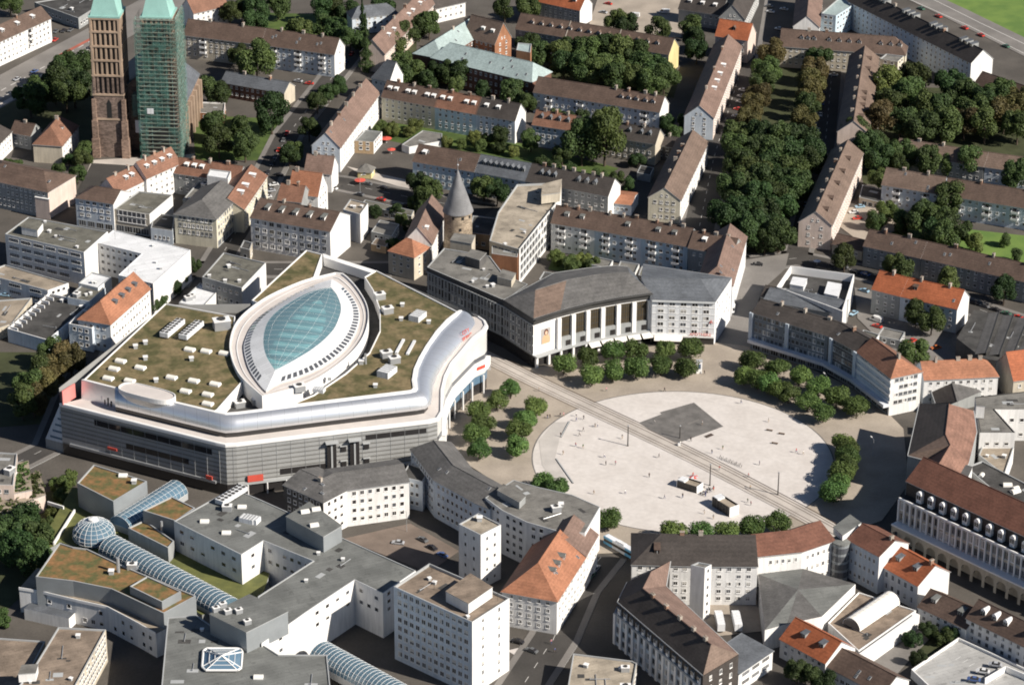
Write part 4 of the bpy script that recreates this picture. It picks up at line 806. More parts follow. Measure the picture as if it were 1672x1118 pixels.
flat('garage_row', 'dark garage block beside the yard with the pale blue car', 'garage', [(1403, 322), (1440, 331), (1444, 310), (1408, 302)], 3.5, 'wall_beige', 'flat_dark', par=.2, floors=1, spacing=3.2, ww=2.3, wh=2.0, sill=.1, base=.2)
flat('garage_row', 'light roofed garages behind the grey-blue fronted house', 'garage', [(656, 236), (668, 240), (722, 230), (722, 218), (690, 213)], 3.5, 'wall_white', 'flat_gravel', par=.3, floors=0)
flat('shed_building', 'low grey shed in the yard between the diagonal block and the dark annex', 'shed', [(1040, 282), (1062, 286), (1068, 274), (1046, 270)], 3.5, 'wall_grey', 'flat_dark', par=.1, floors=0)
flat('annex_building', 'flat roofed shop annex in front of the small white garden house', 'building', [(1432, 548), (1470, 556), (1478, 542), (1442, 534)], 4, 'wall_grey', 'flat_gravel', floors=1)
flat('annex_building', 'grey flat roofed rear building below the red-brown courtyard house', 'building', [(392, 404), (408, 408), (412, 396), (398, 392)], 6, 'wall_beige', 'flat_dark', floors=1)
flat('yard_building', 'flat roofed rear building by the grey wall of the orange roofed house', 'building', [(1398, 552), (1424, 562), (1436, 546), (1410, 538)], 5, 'wall_white', 'flat_olive', floors=1)
# ================================================================ ground sheets
mat('ground_pave', (0.11, 0.098, 0.085), var=0.14, scale=0.16, scale2=1.2)
mat('asphalt', (0.066, 0.061, 0.056), var=0.12, scale=0.2, scale2=1.5)
mat('asphalt_light', (0.215, 0.20, 0.185), var=0.1, scale=0.2, scale2=1.5)
mat('plaza_beige', (0.39, 0.335, 0.275), var=0.1, scale=0.25, scale2=1.6)
mat('plaza_white', (0.60, 0.56, 0.525), var=0.07, scale=0.3, scale2=.55, col2=(0.54, 0.50, 0.465))
mat('track_bed', (0.525, 0.475, 0.425), var=0.1, scale=0.3)
mat('dark_paving', (0.175, 0.165, 0.155), var=0.14, scale=0.7)
mat('rail', (0.17, 0.125, 0.10), rough=.5, metal=.5, var=0.1)
mat('grass', (0.085, 0.125, 0.03), var=0.12, scale=0.4, col2=(0.05, 0.08, 0.02)); mat('lawn', (0.145, 0.22, 0.05), var=0.08, scale=0.3, col2=(0.10, 0.17, 0.04))
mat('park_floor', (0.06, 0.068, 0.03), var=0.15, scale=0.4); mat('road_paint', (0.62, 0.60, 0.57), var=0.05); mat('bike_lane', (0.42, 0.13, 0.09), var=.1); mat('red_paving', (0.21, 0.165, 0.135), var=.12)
_lev = [0.0]
def sheet(name, poly, m, z=None, world=None, label=None):
    w = world or [P(x, y, 0) for x, y in poly]
    if area(w) < 0: w = w[::-1]
    _lev[0] += 0.004; zz = _lev[0] if z is None else z
    mb = MB(); mb.face([(p.x, p.y, zz) for p in w], m); return struct(name, mb)
def band(poly, wd, n=8):
    p = [P(x, y, 0) for x, y in poly]; l, r = offset_line(p, wd / 2), offset_line(p, -wd / 2); return l + r[::-1]
def pave(name, poly, m, h=.12, world=None):
    w = world or [P(x, y, 0) for x, y in poly]
    if area(w) < 0: w = w[::-1]
    mb = MB(); mb.prism([(p.x, p.y) for p in w], -.05, h, 'trim_grey', m); return struct(name, mb)
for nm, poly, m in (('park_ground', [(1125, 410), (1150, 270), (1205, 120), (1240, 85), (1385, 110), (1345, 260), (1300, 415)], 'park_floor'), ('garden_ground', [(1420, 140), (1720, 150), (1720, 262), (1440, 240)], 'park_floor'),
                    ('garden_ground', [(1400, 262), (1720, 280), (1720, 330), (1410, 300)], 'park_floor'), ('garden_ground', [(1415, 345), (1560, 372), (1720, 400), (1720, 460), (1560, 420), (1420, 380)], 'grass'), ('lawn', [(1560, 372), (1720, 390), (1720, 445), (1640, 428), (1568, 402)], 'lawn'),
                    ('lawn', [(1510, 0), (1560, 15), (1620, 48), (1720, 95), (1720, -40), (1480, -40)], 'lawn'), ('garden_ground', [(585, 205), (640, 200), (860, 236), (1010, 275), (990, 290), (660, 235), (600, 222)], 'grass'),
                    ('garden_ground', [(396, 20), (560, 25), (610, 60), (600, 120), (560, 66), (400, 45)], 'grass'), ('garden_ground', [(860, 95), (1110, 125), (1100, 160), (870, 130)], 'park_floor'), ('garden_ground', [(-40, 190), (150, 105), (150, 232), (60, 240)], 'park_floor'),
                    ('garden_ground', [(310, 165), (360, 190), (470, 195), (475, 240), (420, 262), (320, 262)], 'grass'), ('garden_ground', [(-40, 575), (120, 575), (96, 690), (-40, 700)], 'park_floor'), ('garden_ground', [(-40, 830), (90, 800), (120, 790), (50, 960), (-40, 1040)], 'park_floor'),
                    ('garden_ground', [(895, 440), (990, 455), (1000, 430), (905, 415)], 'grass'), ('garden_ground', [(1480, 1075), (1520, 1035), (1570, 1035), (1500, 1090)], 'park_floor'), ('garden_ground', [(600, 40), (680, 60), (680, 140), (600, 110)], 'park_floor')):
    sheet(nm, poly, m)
sheet('road', None, 'asphalt_light', world=band([(-40, 172), (60, 117), (155, 66), (310, -20)], 26)); sheet('bike_lane', None, 'bike_lane', world=band([(95, 92), (152, 62)], 2.2))
for k in range(12):
    t0 = k / 12; a = (-30 + 190 * t0, 166 - 105 * t0); b = (a[0] + 8, a[1] - 4.4); sheet('road_marking', None, 'road_paint', world=band([a, b], .5))
sheet('pavement', None, 'asphalt_light', world=band([(-40, 148), (60, 97), (140, 55)], 4)); sheet('road_marking', None, 'road_paint', world=band([(-40, 184), (60, 128), (150, 78)], .5)); sheet('verge', None, 'track_bed', world=band([(-10, 178), (75, 132)], 3))
for nm, poly, w_, m in (('street', [(330, 470), (415, 330), (470, 220), (540, 130), (610, 40)], 11, 'asphalt'), ('street', [(500, 292), (560, 300), (680, 325), (800, 345)], 13, 'asphalt'), ('main_road', [(1460, -25), (1560, 22), (1740, 110)], 17, 'asphalt_light'),
                        ('street', [(1232, -20), (1205, 130), (1165, 260), (1140, 380), (1200, 430)], 13, 'asphalt'), ('street', [(1215, 432), (1300, 422), (1420, 447), (1720, 545)], 12, 'asphalt'), ('street', [(1200, 560), (1206, 500), (1236, 430)], 9, 'asphalt_light'),
                        ('street', [(985, 905), (940, 960), (905, 1040), (840, 1140)], 13, 'asphalt'), ('tram_street', [(640, 505), (745, 575), (850, 622)], 16, 'asphalt'), ('street', [(100, 420), (250, 440), (420, 440), (640, 440)], 12, 'asphalt'), ('street', [(1360, 100), (1348, 230), (1300, 420)], 9, 'asphalt'), ('street', [(20, 760), (80, 730), (150, 560)], 9, 'asphalt')):
    if nm == 'street':
        c_ = [P(x, y, 0) for x, y in poly]
        for sgn in (1, -1):
            l_, r_ = offset_line(c_, sgn * (w_ / 2 + 2.3)), offset_line(c_, sgn * (w_ / 2)); mbp = MB()
            for i in range(len(c_) - 1):
                q4 = [l_[i], l_[i + 1], r_[i + 1], r_[i]]; q4 = q4 if area(q4) > 0 else q4[::-1]; mbp.prism([(p.x, p.y) for p in q4], -.05, .13, 'trim_grey', 'asphalt_light')
            struct('pavement', mbp)
        L_ = sum((c_[i + 1] - c_[i]).length for i in range(len(c_) - 1)); mbd_ = MB()
        for k in range(int(L_ / 9)):
            q_, u_ = along(c_, (k * 9 + 2) / L_); n_ = rightn(u_); e_ = q_ + u_ * 3.5; mbd_.face([(*(q_ + n_ * .09), _lev[0] + .012), (*(e_ + n_ * .09), _lev[0] + .012), (*(e_ - n_ * .09), _lev[0] + .012), (*(q_ - n_ * .09), _lev[0] + .012)], 'road_paint')
        struct('lane_marking', mbd_)
    sheet(nm, None, m, world=band(poly, w_))
sheet('road_marking', None, 'road_paint', world=band([(1500, -12), (1600, 38), (1730, 100)], .4)); sheet('road_marking', None, 'road_paint', world=band([(1472, -6), (1580, 42), (1720, 112)], .4))
sheet('car_park', [(955, 62), (985, -30), (1125, -30), (1112, 62)], 'plaza_beige'); sheet('church_square', [(118, 330), (150, 267), (232, 272), (300, 268), (272, 300), (190, 318)], 'asphalt'); pave('pavement', [(134, 300), (150, 262), (318, 252), (312, 266), (230, 271), (153, 268)], 'track_bed')
sheet('crossing', [(1170, 575), (1196, 500), (1216, 425), (1288, 414), (1282, 440), (1240, 478), (1228, 575)], 'asphalt_light'); sheet('yard', [(1398, 1085), (1496, 1008), (1525, 1035), (1465, 1100)], 'asphalt_light'); sheet('courtyard', [(560, 880), (670, 855), (750, 900), (700, 935)], 'red_paving')
sheet('courtyard', [(1130, 985), (1240, 960), (1250, 1030), (1160, 1040)], 'plaza_beige'); sheet('yard', [(1395, 470), (1440, 480), (1560, 545), (1590, 590), (1470, 590), (1400, 520)], 'asphalt_light'); sheet('yard', [(1380, 340), (1445, 335), (1490, 365), (1410, 400), (1370, 370)], 'plaza_beige')
pave('pavement', [(828, 1062), (910, 1042), (934, 1046), (905, 1078), (862, 1082)], 'plaza_white'); pave('pavement', [(832, 1085), (870, 1092), (890, 1140), (825, 1140)], 'asphalt_light'); pave('pavement', [(566, 272), (600, 290), (690, 316), (690, 300), (600, 280)], 'track_bed')
# plaza
sheet('plaza', [(770, 585), (868, 602), (1064, 566), (1170, 560), (1215, 565), (1300, 592), (1420, 645), (1475, 700), (1484, 790), (1440, 850), (1330, 890), (960, 905), (900, 860), (820, 795), (735, 740), (726, 700), (745, 670)], 'plaza_beige')
pc = P(1115, 750); PR = (P(1360, 750) - P(870, 750)).length / 2
circ = lambda r: [pc + V3((math.cos(2 * PI * k / 96), math.sin(2 * PI * k / 96))) * r for k in range(96)]
sheet('plaza_rim', None, 'dark_paving', world=circ(PR + .5)); sheet('plaza_circle', None, 'plaza_white', world=circ(PR))
mat('joint', (0.52, 0.485, 0.45), var=.08)
for k in range(-2, 3):
    for ax in (0,):
        o = k * 19.4 + 8.0; hl = math.sqrt(max(0, (PR - .6) ** 2 - o * o)); d = V3((.86, -.5)) if ax == 0 else V3((.5, .86)); n_ = V3((-d.y, d.x)); c0 = pc + n_ * o
        if hl > 2: sheet('paving_joint', None, 'joint', z=_lev[0] + .003 + .002 * ax, world=[c0 - d * hl + n_ * .06, c0 + d * hl + n_ * .06, c0 + d * hl - n_ * .06, c0 - d * hl - n_ * .06])
trk = [(730, 552), (800, 586), (880, 626), (960, 664), (1060, 711), (1160, 760), (1250, 807), (1330, 850), (1420, 902)]
tp = [P(x, y) for x, y in trk]; dense = []
for i in range(len(tp) - 1):
    p0, p1, p2, p3 = tp[max(i - 1, 0)], tp[i], tp[i + 1], tp[min(i + 2, len(tp) - 1)]
    for k in range(8):
        t = k / 8; dense.append(.5 * ((2 * p1) + (p2 - p0) * t + (2 * p0 - 5 * p1 + 4 * p2 - p3) * t * t + (3 * p1 - p0 - 3 * p2 + p3) * t ** 3))
dense.append(tp[-1])
def bandw(pts, off, wd): return offset_line(pts, off + wd / 2) + offset_line(pts, off - wd / 2)[::-1]
_lev[0] += .01
sheet('tram_track_bed', None, 'track_bed', world=bandw(dense, 0, 7.8))
mbr = MB()
for off in (-3.0, -1.55, 1.55, 3.0):
    l, r = offset_line(dense, off + .15), offset_line(dense, off - .15)
    for i in range(len(l) - 1): mbr.face([(r[i].x, r[i].y, _lev[0] + .02), (r[i + 1].x, r[i + 1].y, _lev[0] + .02), (l[i + 1].x, l[i + 1].y, _lev[0] + .02), (l[i].x, l[i].y, _lev[0] + .02)], 'rail')
struct('tram_rails', mbr)
sheet('gutter', None, 'rail', world=bandw(dense, 4.4, .42)); sheet('gutter', None, 'rail', world=bandw(dense, -4.4, .22))
dk_ = [P(x, y) for x, y in [(1043, 691), (1080, 677), (1077, 674), (1133, 658), (1181, 697), (1107, 724), (1076, 710), (1064, 705)]]; sheet('fountain_square', None, 'dark_paving', world=dk_)
sheet('fountain_patch', None, 'asphalt_light', world=[P(x, y) for x, y in [(1122, 692), (1140, 685), (1143, 687), (1125, 694)]]); sheet('drain_grate', None, 'rail', world=[P(x, y) for x, y in [(1149, 713), (1161, 708), (1166, 711), (1154, 716)]])
for a, b, lb in (((916, 715), (930, 689), 'upper'), ((908, 750), (936, 790), 'lower')):
    p0, p1 = P(*a), P(*b); mb = MB(((p0.x + p1.x) / 2, (p0.y + p1.y) / 2, 0)); mb.obox((p0 + p1) / 2, p1 - p0, (p1 - p0).length, .45, 0, .55, 'dark_paving', 'trim_grey'); tag(mb.build('step_wall'), 'low straight step wall at the %s west rim of the white plaza' % lb, 'wall')
sheet('plaza_ramp', None, 'joint', world=[P(x, y) for x, y in [(905, 690), (926, 690), (914, 716), (906, 750), (926, 783), (905, 790), (885, 760), (880, 720)]])
def strip(name, label, cat, front, ridge, back, h, zr, wall, roofF, roofB, ends=(None, None), group=None, th=None, bs=None, wend=None):
    "roofed block from three pixel polylines: eave, ridge, eave"
    F = [P(x, y, h) for x, y in front]; R = [P(x, y, zr) for x, y in ridge]; K = [P(x, y, h) for x, y in back]
    if th is None:
        c = sum(F + K, V3((0, 0))) / len(F + K); bs = V3((c.x, c.y, 0)); th = thing(name, label, cat, bs, group)
    n = len(F); mb = MB(bs)
    for L_, rev in ((F, 0), (K, 1)):
        for i in range(n - 1):
            a, b = (L_[i], L_[i + 1]) if not rev else (L_[i + 1], L_[i])
            mb.face([(a.x, a.y, 0), (b.x, b.y, 0), (b.x, b.y, h), (a.x, a.y, h)], wall)
    mb.face([(K[0].x, K[0].y, 0), (F[0].x, F[0].y, 0), (F[0].x, F[0].y, h)] + ([] if ends[0] else [(R[0].x, R[0].y, zr)]) + [(K[0].x, K[0].y, h)], wend or wall)
    mb.face([(F[-1].x, F[-1].y, 0), (K[-1].x, K[-1].y, 0), (K[-1].x, K[-1].y, h)] + ([] if ends[1] else [(R[-1].x, R[-1].y, zr)]) + [(F[-1].x, F[-1].y, h)], wall)
    mb.build('wall', th)
    mb = MB(bs); t = lambda p, z: (p.x, p.y, z + .15)
    for i in range(n - 1):
        rf = roofF[i] if isinstance(roofF, (list, tuple)) else roofF
        mb.face([t(F[i], h), t(F[i + 1], h), t(R[i + 1], zr)], rf); mb.face([t(F[i], h), t(R[i + 1], zr), t(R[i], zr)], rf)
        mb.face([t(K[i + 1], h), t(K[i], h), t(R[i], zr)], roofB); mb.face([t(K[i + 1], h), t(R[i], zr), t(R[i + 1], zr)], roofB)
        for L_, z in ((F, h), (K, h)):
            a, b = L_[i], L_[i + 1]; mb.tube(t(a, z - .1), t(b, z - .1), .22, .22, 'trim_grey', 5, False)
        mb.tube(t(R[i], zr), t(R[i + 1], zr), .2, .2, roofB, 6, False)
    if ends[0]: mb.face([t(K[0], h), t(F[0], h), t(R[0], zr)], ends[0])
    if ends[1]: mb.face([t(F[-1], h), t(K[-1], h), t(R[-1], zr)], ends[1])
    ro = mb.build('roof', th)
    return dict(th=th, base=bs, F=F, R=R, K=K, roof=ro)
def ribbon(mb, pts, z0, z1, off, m, inner=0.0, cap=True, zs=None):
    "band standing proud of a facade polyline by off"
    o = offset_line(pts, -off); i_ = offset_line(pts, -inner) if inner else pts
    for k in range(len(pts) - 1):
        d0, d1 = (zs[k], zs[k + 1]) if zs else (0, 0)
        a, b, c, d = o[k], o[k + 1], i_[k + 1], i_[k]
        mb.face([(a.x, a.y, z0 + d0), (b.x, b.y, z0 + d1), (b.x, b.y, z1 + d1), (a.x, a.y, z1 + d0)], m)
        if cap:
            mb.face([(a.x, a.y, z1 + d0), (b.x, b.y, z1 + d1), (c.x, c.y, z1 + d1), (d.x, d.y, z1 + d0)], m)
            mb.face([(d.x, d.y, z0 + d0), (c.x, c.y, z0 + d1), (b.x, b.y, z0 + d1), (a.x, a.y, z0 + d0)], m)
    if cap:
        for k in (0, -1):
            a, d = o[k], i_[k]; mb.face([(a.x, a.y, z0), (d.x, d.y, z0), (d.x, d.y, z1), (a.x, a.y, z1)], m)
def lerp_line(pts, t0, t1, n=10):
    return [along(pts, t0 + (t1 - t0) * k / n)[0] for k in range(n + 1)]
def text_mesh(s, size, m, name='lettering', depth=.06):
    cu = bpy.data.curves.new(name, 'FONT'); cu.body = s; cu.size = size; cu.extrude = depth; cu.align_x = 'CENTER'
    o = bpy.data.objects.new(name, cu); COL.objects.link(o); dg = bpy.context.evaluated_depsgraph_get()
    me = bpy.data.meshes.new_from_object(o.evaluated_get(dg)); bpy.data.objects.remove(o); me.materials.clear(); me.materials.append(MATS[m]); return me
# ================================================================ church with two towers
mat('sandstone_dark', (0.225, 0.165, 0.135), var=0.15, kind='stone'); mat('sandstone_tan', (0.43, 0.32, 0.235), var=0.12); mat('sandstone_red', (0.31, 0.215, 0.165), var=0.15, kind='stone')
def net_material():
    m, nt, b = nodes_of('scaffold_net'); N, L = nt.nodes, nt.links
    b.inputs['Base Color'].default_value = (0.075, 0.20, 0.165, 1); b.inputs['Roughness'].default_value = .8
    tr = N.new('ShaderNodeBsdfTransparent'); geo = N.new('ShaderNodeNewGeometry'); n1 = N.new('ShaderNodeTexNoise'); n1.inputs['Scale'].default_value = .45; n1.inputs['Detail'].default_value = 4
    L.new(geo.outputs['Position'], n1.inputs['Vector']); r = N.new('ShaderNodeMapRange'); r.inputs['From Min'].default_value = .35; r.inputs['From Max'].default_value = .65; r.inputs['To Min'].default_value = .0; r.inputs['To Max'].default_value = .5
    L.new(n1.outputs['Fac'], r.inputs['Value']); mx = N.new('ShaderNodeMixShader'); L.new(r.outputs['Result'], mx.inputs['Fac']); L.new(tr.outputs[0], mx.inputs[1]); L.new(b.outputs[0], mx.inputs[2])
    L.new(mx.outputs[0], N['Material Output'].inputs['Surface']); MATS['scaffold_net'] = m
net_material()
mat('scaffold_board', (0.22, 0.25, 0.21), var=.2); mat('scaffold_pole', (0.30, 0.45, 0.40), rough=.5, metal=.3, var=.05)
A, B = P(159, 256), P(207, 257.5); u = (B - A).normalized(); w = V3((-u.y, u.x)); Wd = (B - A).length
HT = height_at(A, 28.5)
cb = V3((A.x, A.y, 0)) ; church = thing('church', 'sandstone church with twin towers, the right one wrapped in green scaffold netting', 'church', cb)
def tower(name, o, bare):
    mb = MB(cb); q = lambda s, t: o + u * s + w * t
    D = Wd
    def ring(z0, z1, e, m): mb.prism([q(-e, -e), q(D + e, -e), q(D + e, D + e), q(-e, D + e)], z0 * HT, z1 * HT, m, bottom=True)
    ring(0, .446, 0, 'sandstone_dark'); ring(.446, 1, -.9, 'trim_dark')  # dark core puts the shade inside the tall openings into the colour
    for z in (.27, .446, .583, .69, .79, .893, .985): ring(z, z + .013, .35, 'sandstone_tan')
    lev = (.459, .583, .69, .79, .893, .985)
    for i in range(5):
        m = 'sandstone_dark' if i == 0 else 'sandstone_tan'
        for side in range(4):
            for k in range(7):
                t = D * k / 6; hw = .42 if 0 < k < 6 else .8
                a = [(t, .3), (D - .3, t), (D - t, D - .3), (.3, D - t)][side]; c = q(min(max(a[0], .45), D - .45), min(max(a[1], .45), D - .45))
                ux = u if side % 2 == 0 else w
                mb.obox(c, ux, hw * 2, .9, lev[i] * HT + .012 * HT * (i > 0), lev[i + 1] * HT, m)
    for s, t in ((0, 0), (D, 0), (0, D), (D, D)):
        for z, e in ((.14, 1.7), (.27, 1.3), (.42, .9)): mb.obox(q(s, t), u, e * 2, e * 2, 0, z * HT, 'sandstone_red')
    sh = mb.build(name, church)
    mw = MB(cb)
    for sgn, face in ((0, 0),):
        c = q(D / 2, -.06); pts = [(-1.1, .28 * HT), (1.1, .28 * HT), (1.1, .39 * HT), (0, .42 * HT), (-1.1, .39 * HT)]
        mw.face([(c.x + u.x * x, c.y + u.y * x, z) for x, z in pts], 'black')
    o2 = mw.build('window', church); o2.parent = sh
    ms = MB(cb); e = .4; zt = HT * .998; b4 = [q(-e, -e), q(D + e, -e), q(D + e, D + e), q(-e, D + e)]; k4 = [p.lerp(q(D / 2, D / 2), .10) for p in b4]
    ms.prism(b4, zt, zt + .8, 'copper_green', bottom=True); apex = q(D / 2, D / 2)
    for i in range(4):
        a, b = k4[i], k4[(i + 1) % 4]; ms.face([(a.x, a.y, zt + .8), (b.x, b.y, zt + .8), (apex.x, apex.y, zt + 26)], 'copper_green')
    ms.build('spire', church)
tower('tower', A, True)
B0 = P(237, 260) + w * 2.2 + u * 1.0
tower('tower', B0, False)
mb = MB(cb); nb_ = MB(cb); mbd = MB(cb); q = lambda s, t: B0 + u * s + w * t
e = 2.2; D = Wd; nl = 34; X0, X1 = -e, D + e
for k in range(nl + 1):
    z = HT * k / nl
    for (a, b) in (((X0, -e), (X1, -e)), ((X1, -e), (X1, D + e))):
        p0, p1 = q(*a), q(*b); d = (p1 - p0).normalized()
        if k > 0: mbd.obox(((p0.x + p1.x) / 2, (p0.y + p1.y) / 2), d, (p1 - p0).length, 1.2, z - .12, z + .05, 'scaffold_board')
        mb.tube((p0.x, p0.y, z + 1), (p1.x, p1.y, z + 1), .06, .06, 'scaffold_pole', 4, False)
        if k % 3 == 0 and k < nl - 2:
            m_ = p0.lerp(p1, .25 + .5 * ((k // 3) % 2)); mb.tube((p0.lerp(p1, .2).x, p0.lerp(p1, .2).y, z), (p0.lerp(p1, .75).x, p0.lerp(p1, .75).y, z + HT * 2.6 / nl), .09, .09, 'scaffold_pole', 4, False)
for k in range(8):
    for p in (q(X0 + (X1 - X0) * k / 7, -e), q(X1, -e + (D + 2 * e) * k / 7), q(X0 + (X1 - X0) * k / 7, -e + 1.2)):
        mb.tube((p.x, p.y, 0 if k in (0, 1, 2, 5, 6, 7) else HT * .24), (p.x, p.y, HT + 1), .08, .08, 'scaffold_pole', 4, False)
def netq(s0, t0, s1, t1, z0, z1):
    a, b = q(s0, t0), q(s1, t1); nb_.face([(a.x, a.y, z0), (b.x, b.y, z0), (b.x, b.y, z1), (a.x, a.y, z1)], 'scaffold_net')
ee = e + .75
netq(-ee, -ee, D * .86, -ee, HT * .24, HT * .985); netq(D * .86, -ee, D + ee, -ee, HT * .74, HT * .985); netq(D + ee, -ee, D + ee, D + ee, 0, HT); netq(-ee, -ee, -ee, D, HT * .3, HT)
netq(-ee, -ee, X0 + 3.6, -ee, 0, HT * .24); netq(D - 2.6, -ee, D + ee, -ee, 0, HT * .24)
mbd.prism([q(-6.2, 2), q(-e, 2), q(-e, 6), q(-6.2, 6)], HT * .29, HT * .44, 'scaffold_board')
netq(-6.6, 1.6, -e, 1.6, HT * .28, HT * .45); nb_.face([(*q(-5.4, 1.4), HT * .17), (*q(-1.5, 1.4), HT * .17), (*q(-1.5, 1.4), HT * .26), (*q(-5.4, 1.4), HT * .26)], 'flat_white')
nb_.face([(*q(1.2, -ee - .05), HT * .335), (*q(4.2, -ee - .05), HT * .335), (*q(4.2, -ee - .05), HT * .375), (*q(1.2, -ee - .05), HT * .375)], 'flat_white')
mb.build('scaffold_frame', church); mbd.build('scaffold_deck', church); nb_.build('scaffold_net', church)
# nave
mb = MB(cb); mr = MB(cb); n0 = A + w * Wd * .7; LN = 48; Wn = (B0 - A).dot(u) + Wd
f = lambda s, t: n0 + u * s + w * t
he, hr = 20, 36
mb.prism([f(-1, 0), f(Wn + 1, 0), f(Wn + 1, LN), f(-1, LN)], 0, he, 'sandstone_red')
for t in (0, LN): mb.face([(*f(-1, t), he), (*f(Wn + 1, t), he), (*f(Wn / 2, t), hr)], 'sandstone_red')
for k in range(7):
    c = f(Wn + 1.6, 3 + k * 7); mb.obox(c, u, 2.4, 1.4, 0, he - 2, 'sandstone_tan')
mr.slab([(*f(Wn + 1.6, -.3), he - .3), (*f(Wn + 1.6, LN + .3), he - .3), (*f(Wn / 2, LN + .3), hr), (*f(Wn / 2, -.3), hr)], .3, 'roof_slate')
mr.slab([(*f(-1.6, LN + .3), he - .3), (*f(-1.6, -.3), he - .3), (*f(Wn / 2, -.3), hr), (*f(Wn / 2, LN + .3), hr)], .3, 'roof_slate')
nv = mb.build('nave', church); mr.build('nave_roof', church)
mw = MB(cb)
for k in range(6):
    c = f(Wn + 1.05, 6.5 + k * 7); mw.face([(c.x - w.x * 1.4, c.y - w.y * 1.4, 5), (c.x + w.x * 1.4, c.y + w.y * 1.4, 5), (c.x + w.x * 1.4, c.y + w.y * 1.4, 14), (c.x, c.y, 17), (c.x - w.x * 1.4, c.y - w.y * 1.4, 14)], 'black')
mw.build('nave_window', church)
# ================================================================ round tower
c = P(748, 411); mb = MB((c.x, c.y, 0)); mat('rubble', (0.40, 0.32, 0.235), var=.16, kind='stone', bump=.4)
zt = height_at(c, 343); za = height_at(c, 277); R0 = 6.0
mat('tower_slate', (.24, .24, .245), rough=.6, var=.14, scale=.6, kind='tile'); th = thing('round_tower', 'old round stone tower with tall grey conical spire', 'tower', (c.x, c.y, 0))
mb.lathe((c.x, c.y), [(R0 * 1.03, 0), (R0, zt * .5), (R0 * .98, zt - .6), (R0 * 1.05, zt - .5), (R0 * 1.05, zt)], 'rubble', 40); wl_ = mb.build('wall', th)
mb = MB((c.x, c.y, 0)); hh = za - zt
mb.lathe((c.x, c.y), [(R0 * 1.08, zt - .2), (R0 * 1.06, zt + .3), (R0 * .88, zt + hh * .17), (R0 * .60, zt + hh * .45), (R0 * .30, zt + hh * .74), (.3, za - .5), (.0, za + .2)], 'tower_slate', 40)
rf = mb.build('spire', th); mb = MB((c.x, c.y, 0)); mb.tube((c.x, c.y, za), (c.x, c.y, za + 5.2), .12, .05, 'metal_grey', 6); mb.lathe((c.x, c.y), [(0, za + 1.6), (.5, za + 2.1), (0, za + 2.6)], 'metal_grey', 10); o = mb.build('finial', th); o.parent = rf
for a, z in ((-1.9, zt - 2.2), (-1.2, zt - 2.2), (-.6, zt - 2.2), (-1.4, zt * .62), (-1.7, zt * .4)):
    mb = MB((c.x, c.y, 0)); k = V3((math.cos(a), math.sin(a))); p = c + k * (R0 + .04); s = V3((-k.y, k.x)) * .5
    mb.face([(p.x - s.x, p.y - s.y, z), (p.x + s.x, p.y + s.y, z), (p.x + s.x, p.y + s.y, z + 1.3), (p.x - s.x, p.y - s.y, z + 1.3)], 'black'); mb.build('window', th)
# ================================================================ department store on the plaza
zs_ = 20.5
r = strip('department_store', 'large curved department store with tall dark window bays and poster wall facing the plaza', 'building', [(871, 521), (915, 507), (966, 494), (1015, 485), (1064, 478)], [(874, 474), (925, 458), (975, 449), (1012, 446), (1028, 446)], [(822, 490), (905, 446), (960, 438), (1005, 434), (1025, 436)], zs_, 25, 'trim_white', ['roof_brownlight', 'roof_grey', 'roof_grey', 'roof_grey'], 'roof_grey', ('roof_grey', 'roof_slate'), wend='wall_dark')  # end wall given a shade-dark colour beside the white front
th, bs, pts = r['th'], r['base'], r['F']
mb = MB(bs); ev_ = offset_line(pts, -1.3)
for i in range(4): mb.slab([(ev_[i].x, ev_[i].y, zs_), (ev_[i + 1].x, ev_[i + 1].y, zs_), (pts[i + 1].x, pts[i + 1].y, zs_ + .25), (pts[i].x, pts[i].y, zs_ + .25)], .3, 'trim_dark')
mb.build('eaves', th)
mb = MB(bs); ribbon(mb, pts, zs_ - 2.6, zs_ - .6, .15, 'trim_dark'); mb.build('attic_band', th)
mb = MB(bs); ribbon(mb, lerp_line(pts, 0, 1), 0, 4.4, .2, 'pane_dark'); mb.build('shop_front', th)
mb = MB(bs); ribbon(mb, lerp_line(pts, 0, 1), 4.4, 5.0, 2.4, 'trim_grey'); mb.build('canopy', th)
for k in range(9):
    q_, u_ = along(pts, (k + .1) / 9); mb = MB(bs); cc = q_ + rightn(u_) * 1.6; mb.obox(cc, u_, .9, .9, 0, 4.4, 'trim_white'); mb.build('column', th)
nb = 6; t0, t1 = .225, .985
for k in range(nb + 1):
    q_, u_ = along(pts, t0 + (t1 - t0) * k / nb); mb = MB(bs); mb.obox(q_ + rightn(u_) * .5, u_, 1.7, 1.6, 5, zs_ - 2.7, 'trim_white'); mb.build('pilaster', th)
for k in range(nb):
    ta, tb = t0 + (t1 - t0) * (k + .15) / nb, t0 + (t1 - t0) * (k + .85) / nb
    sub = lerp_line(pts, ta, tb, 3); mb = MB(bs); ribbon(mb, sub, 9.2, zs_ - 3, .12, 'pane_brown')
    for j in range(5):
        q_, u_ = along(sub, (j + .5) / 5); mb.obox(q_ + rightn(u_) * .18, u_, .14, .14, 9.2, zs_ - 3, 'trim_dark')
    for z in (11.5, 14, 16.3): ribbon(mb, sub, z, z + .2, .2, 'trim_dark')
    mb.build('window_bay', th)
    mb = MB(bs); ribbon(mb, sub, 5, 9.2, 1.0, 'wall_grey'); q_, u_ = along(sub, .7)
    mb.obox(q_ + rightn(u_) * 1.05, u_, 2.2, .2, 5.4, 7.6, 'pane_dark'); mb.build('oriel', th)
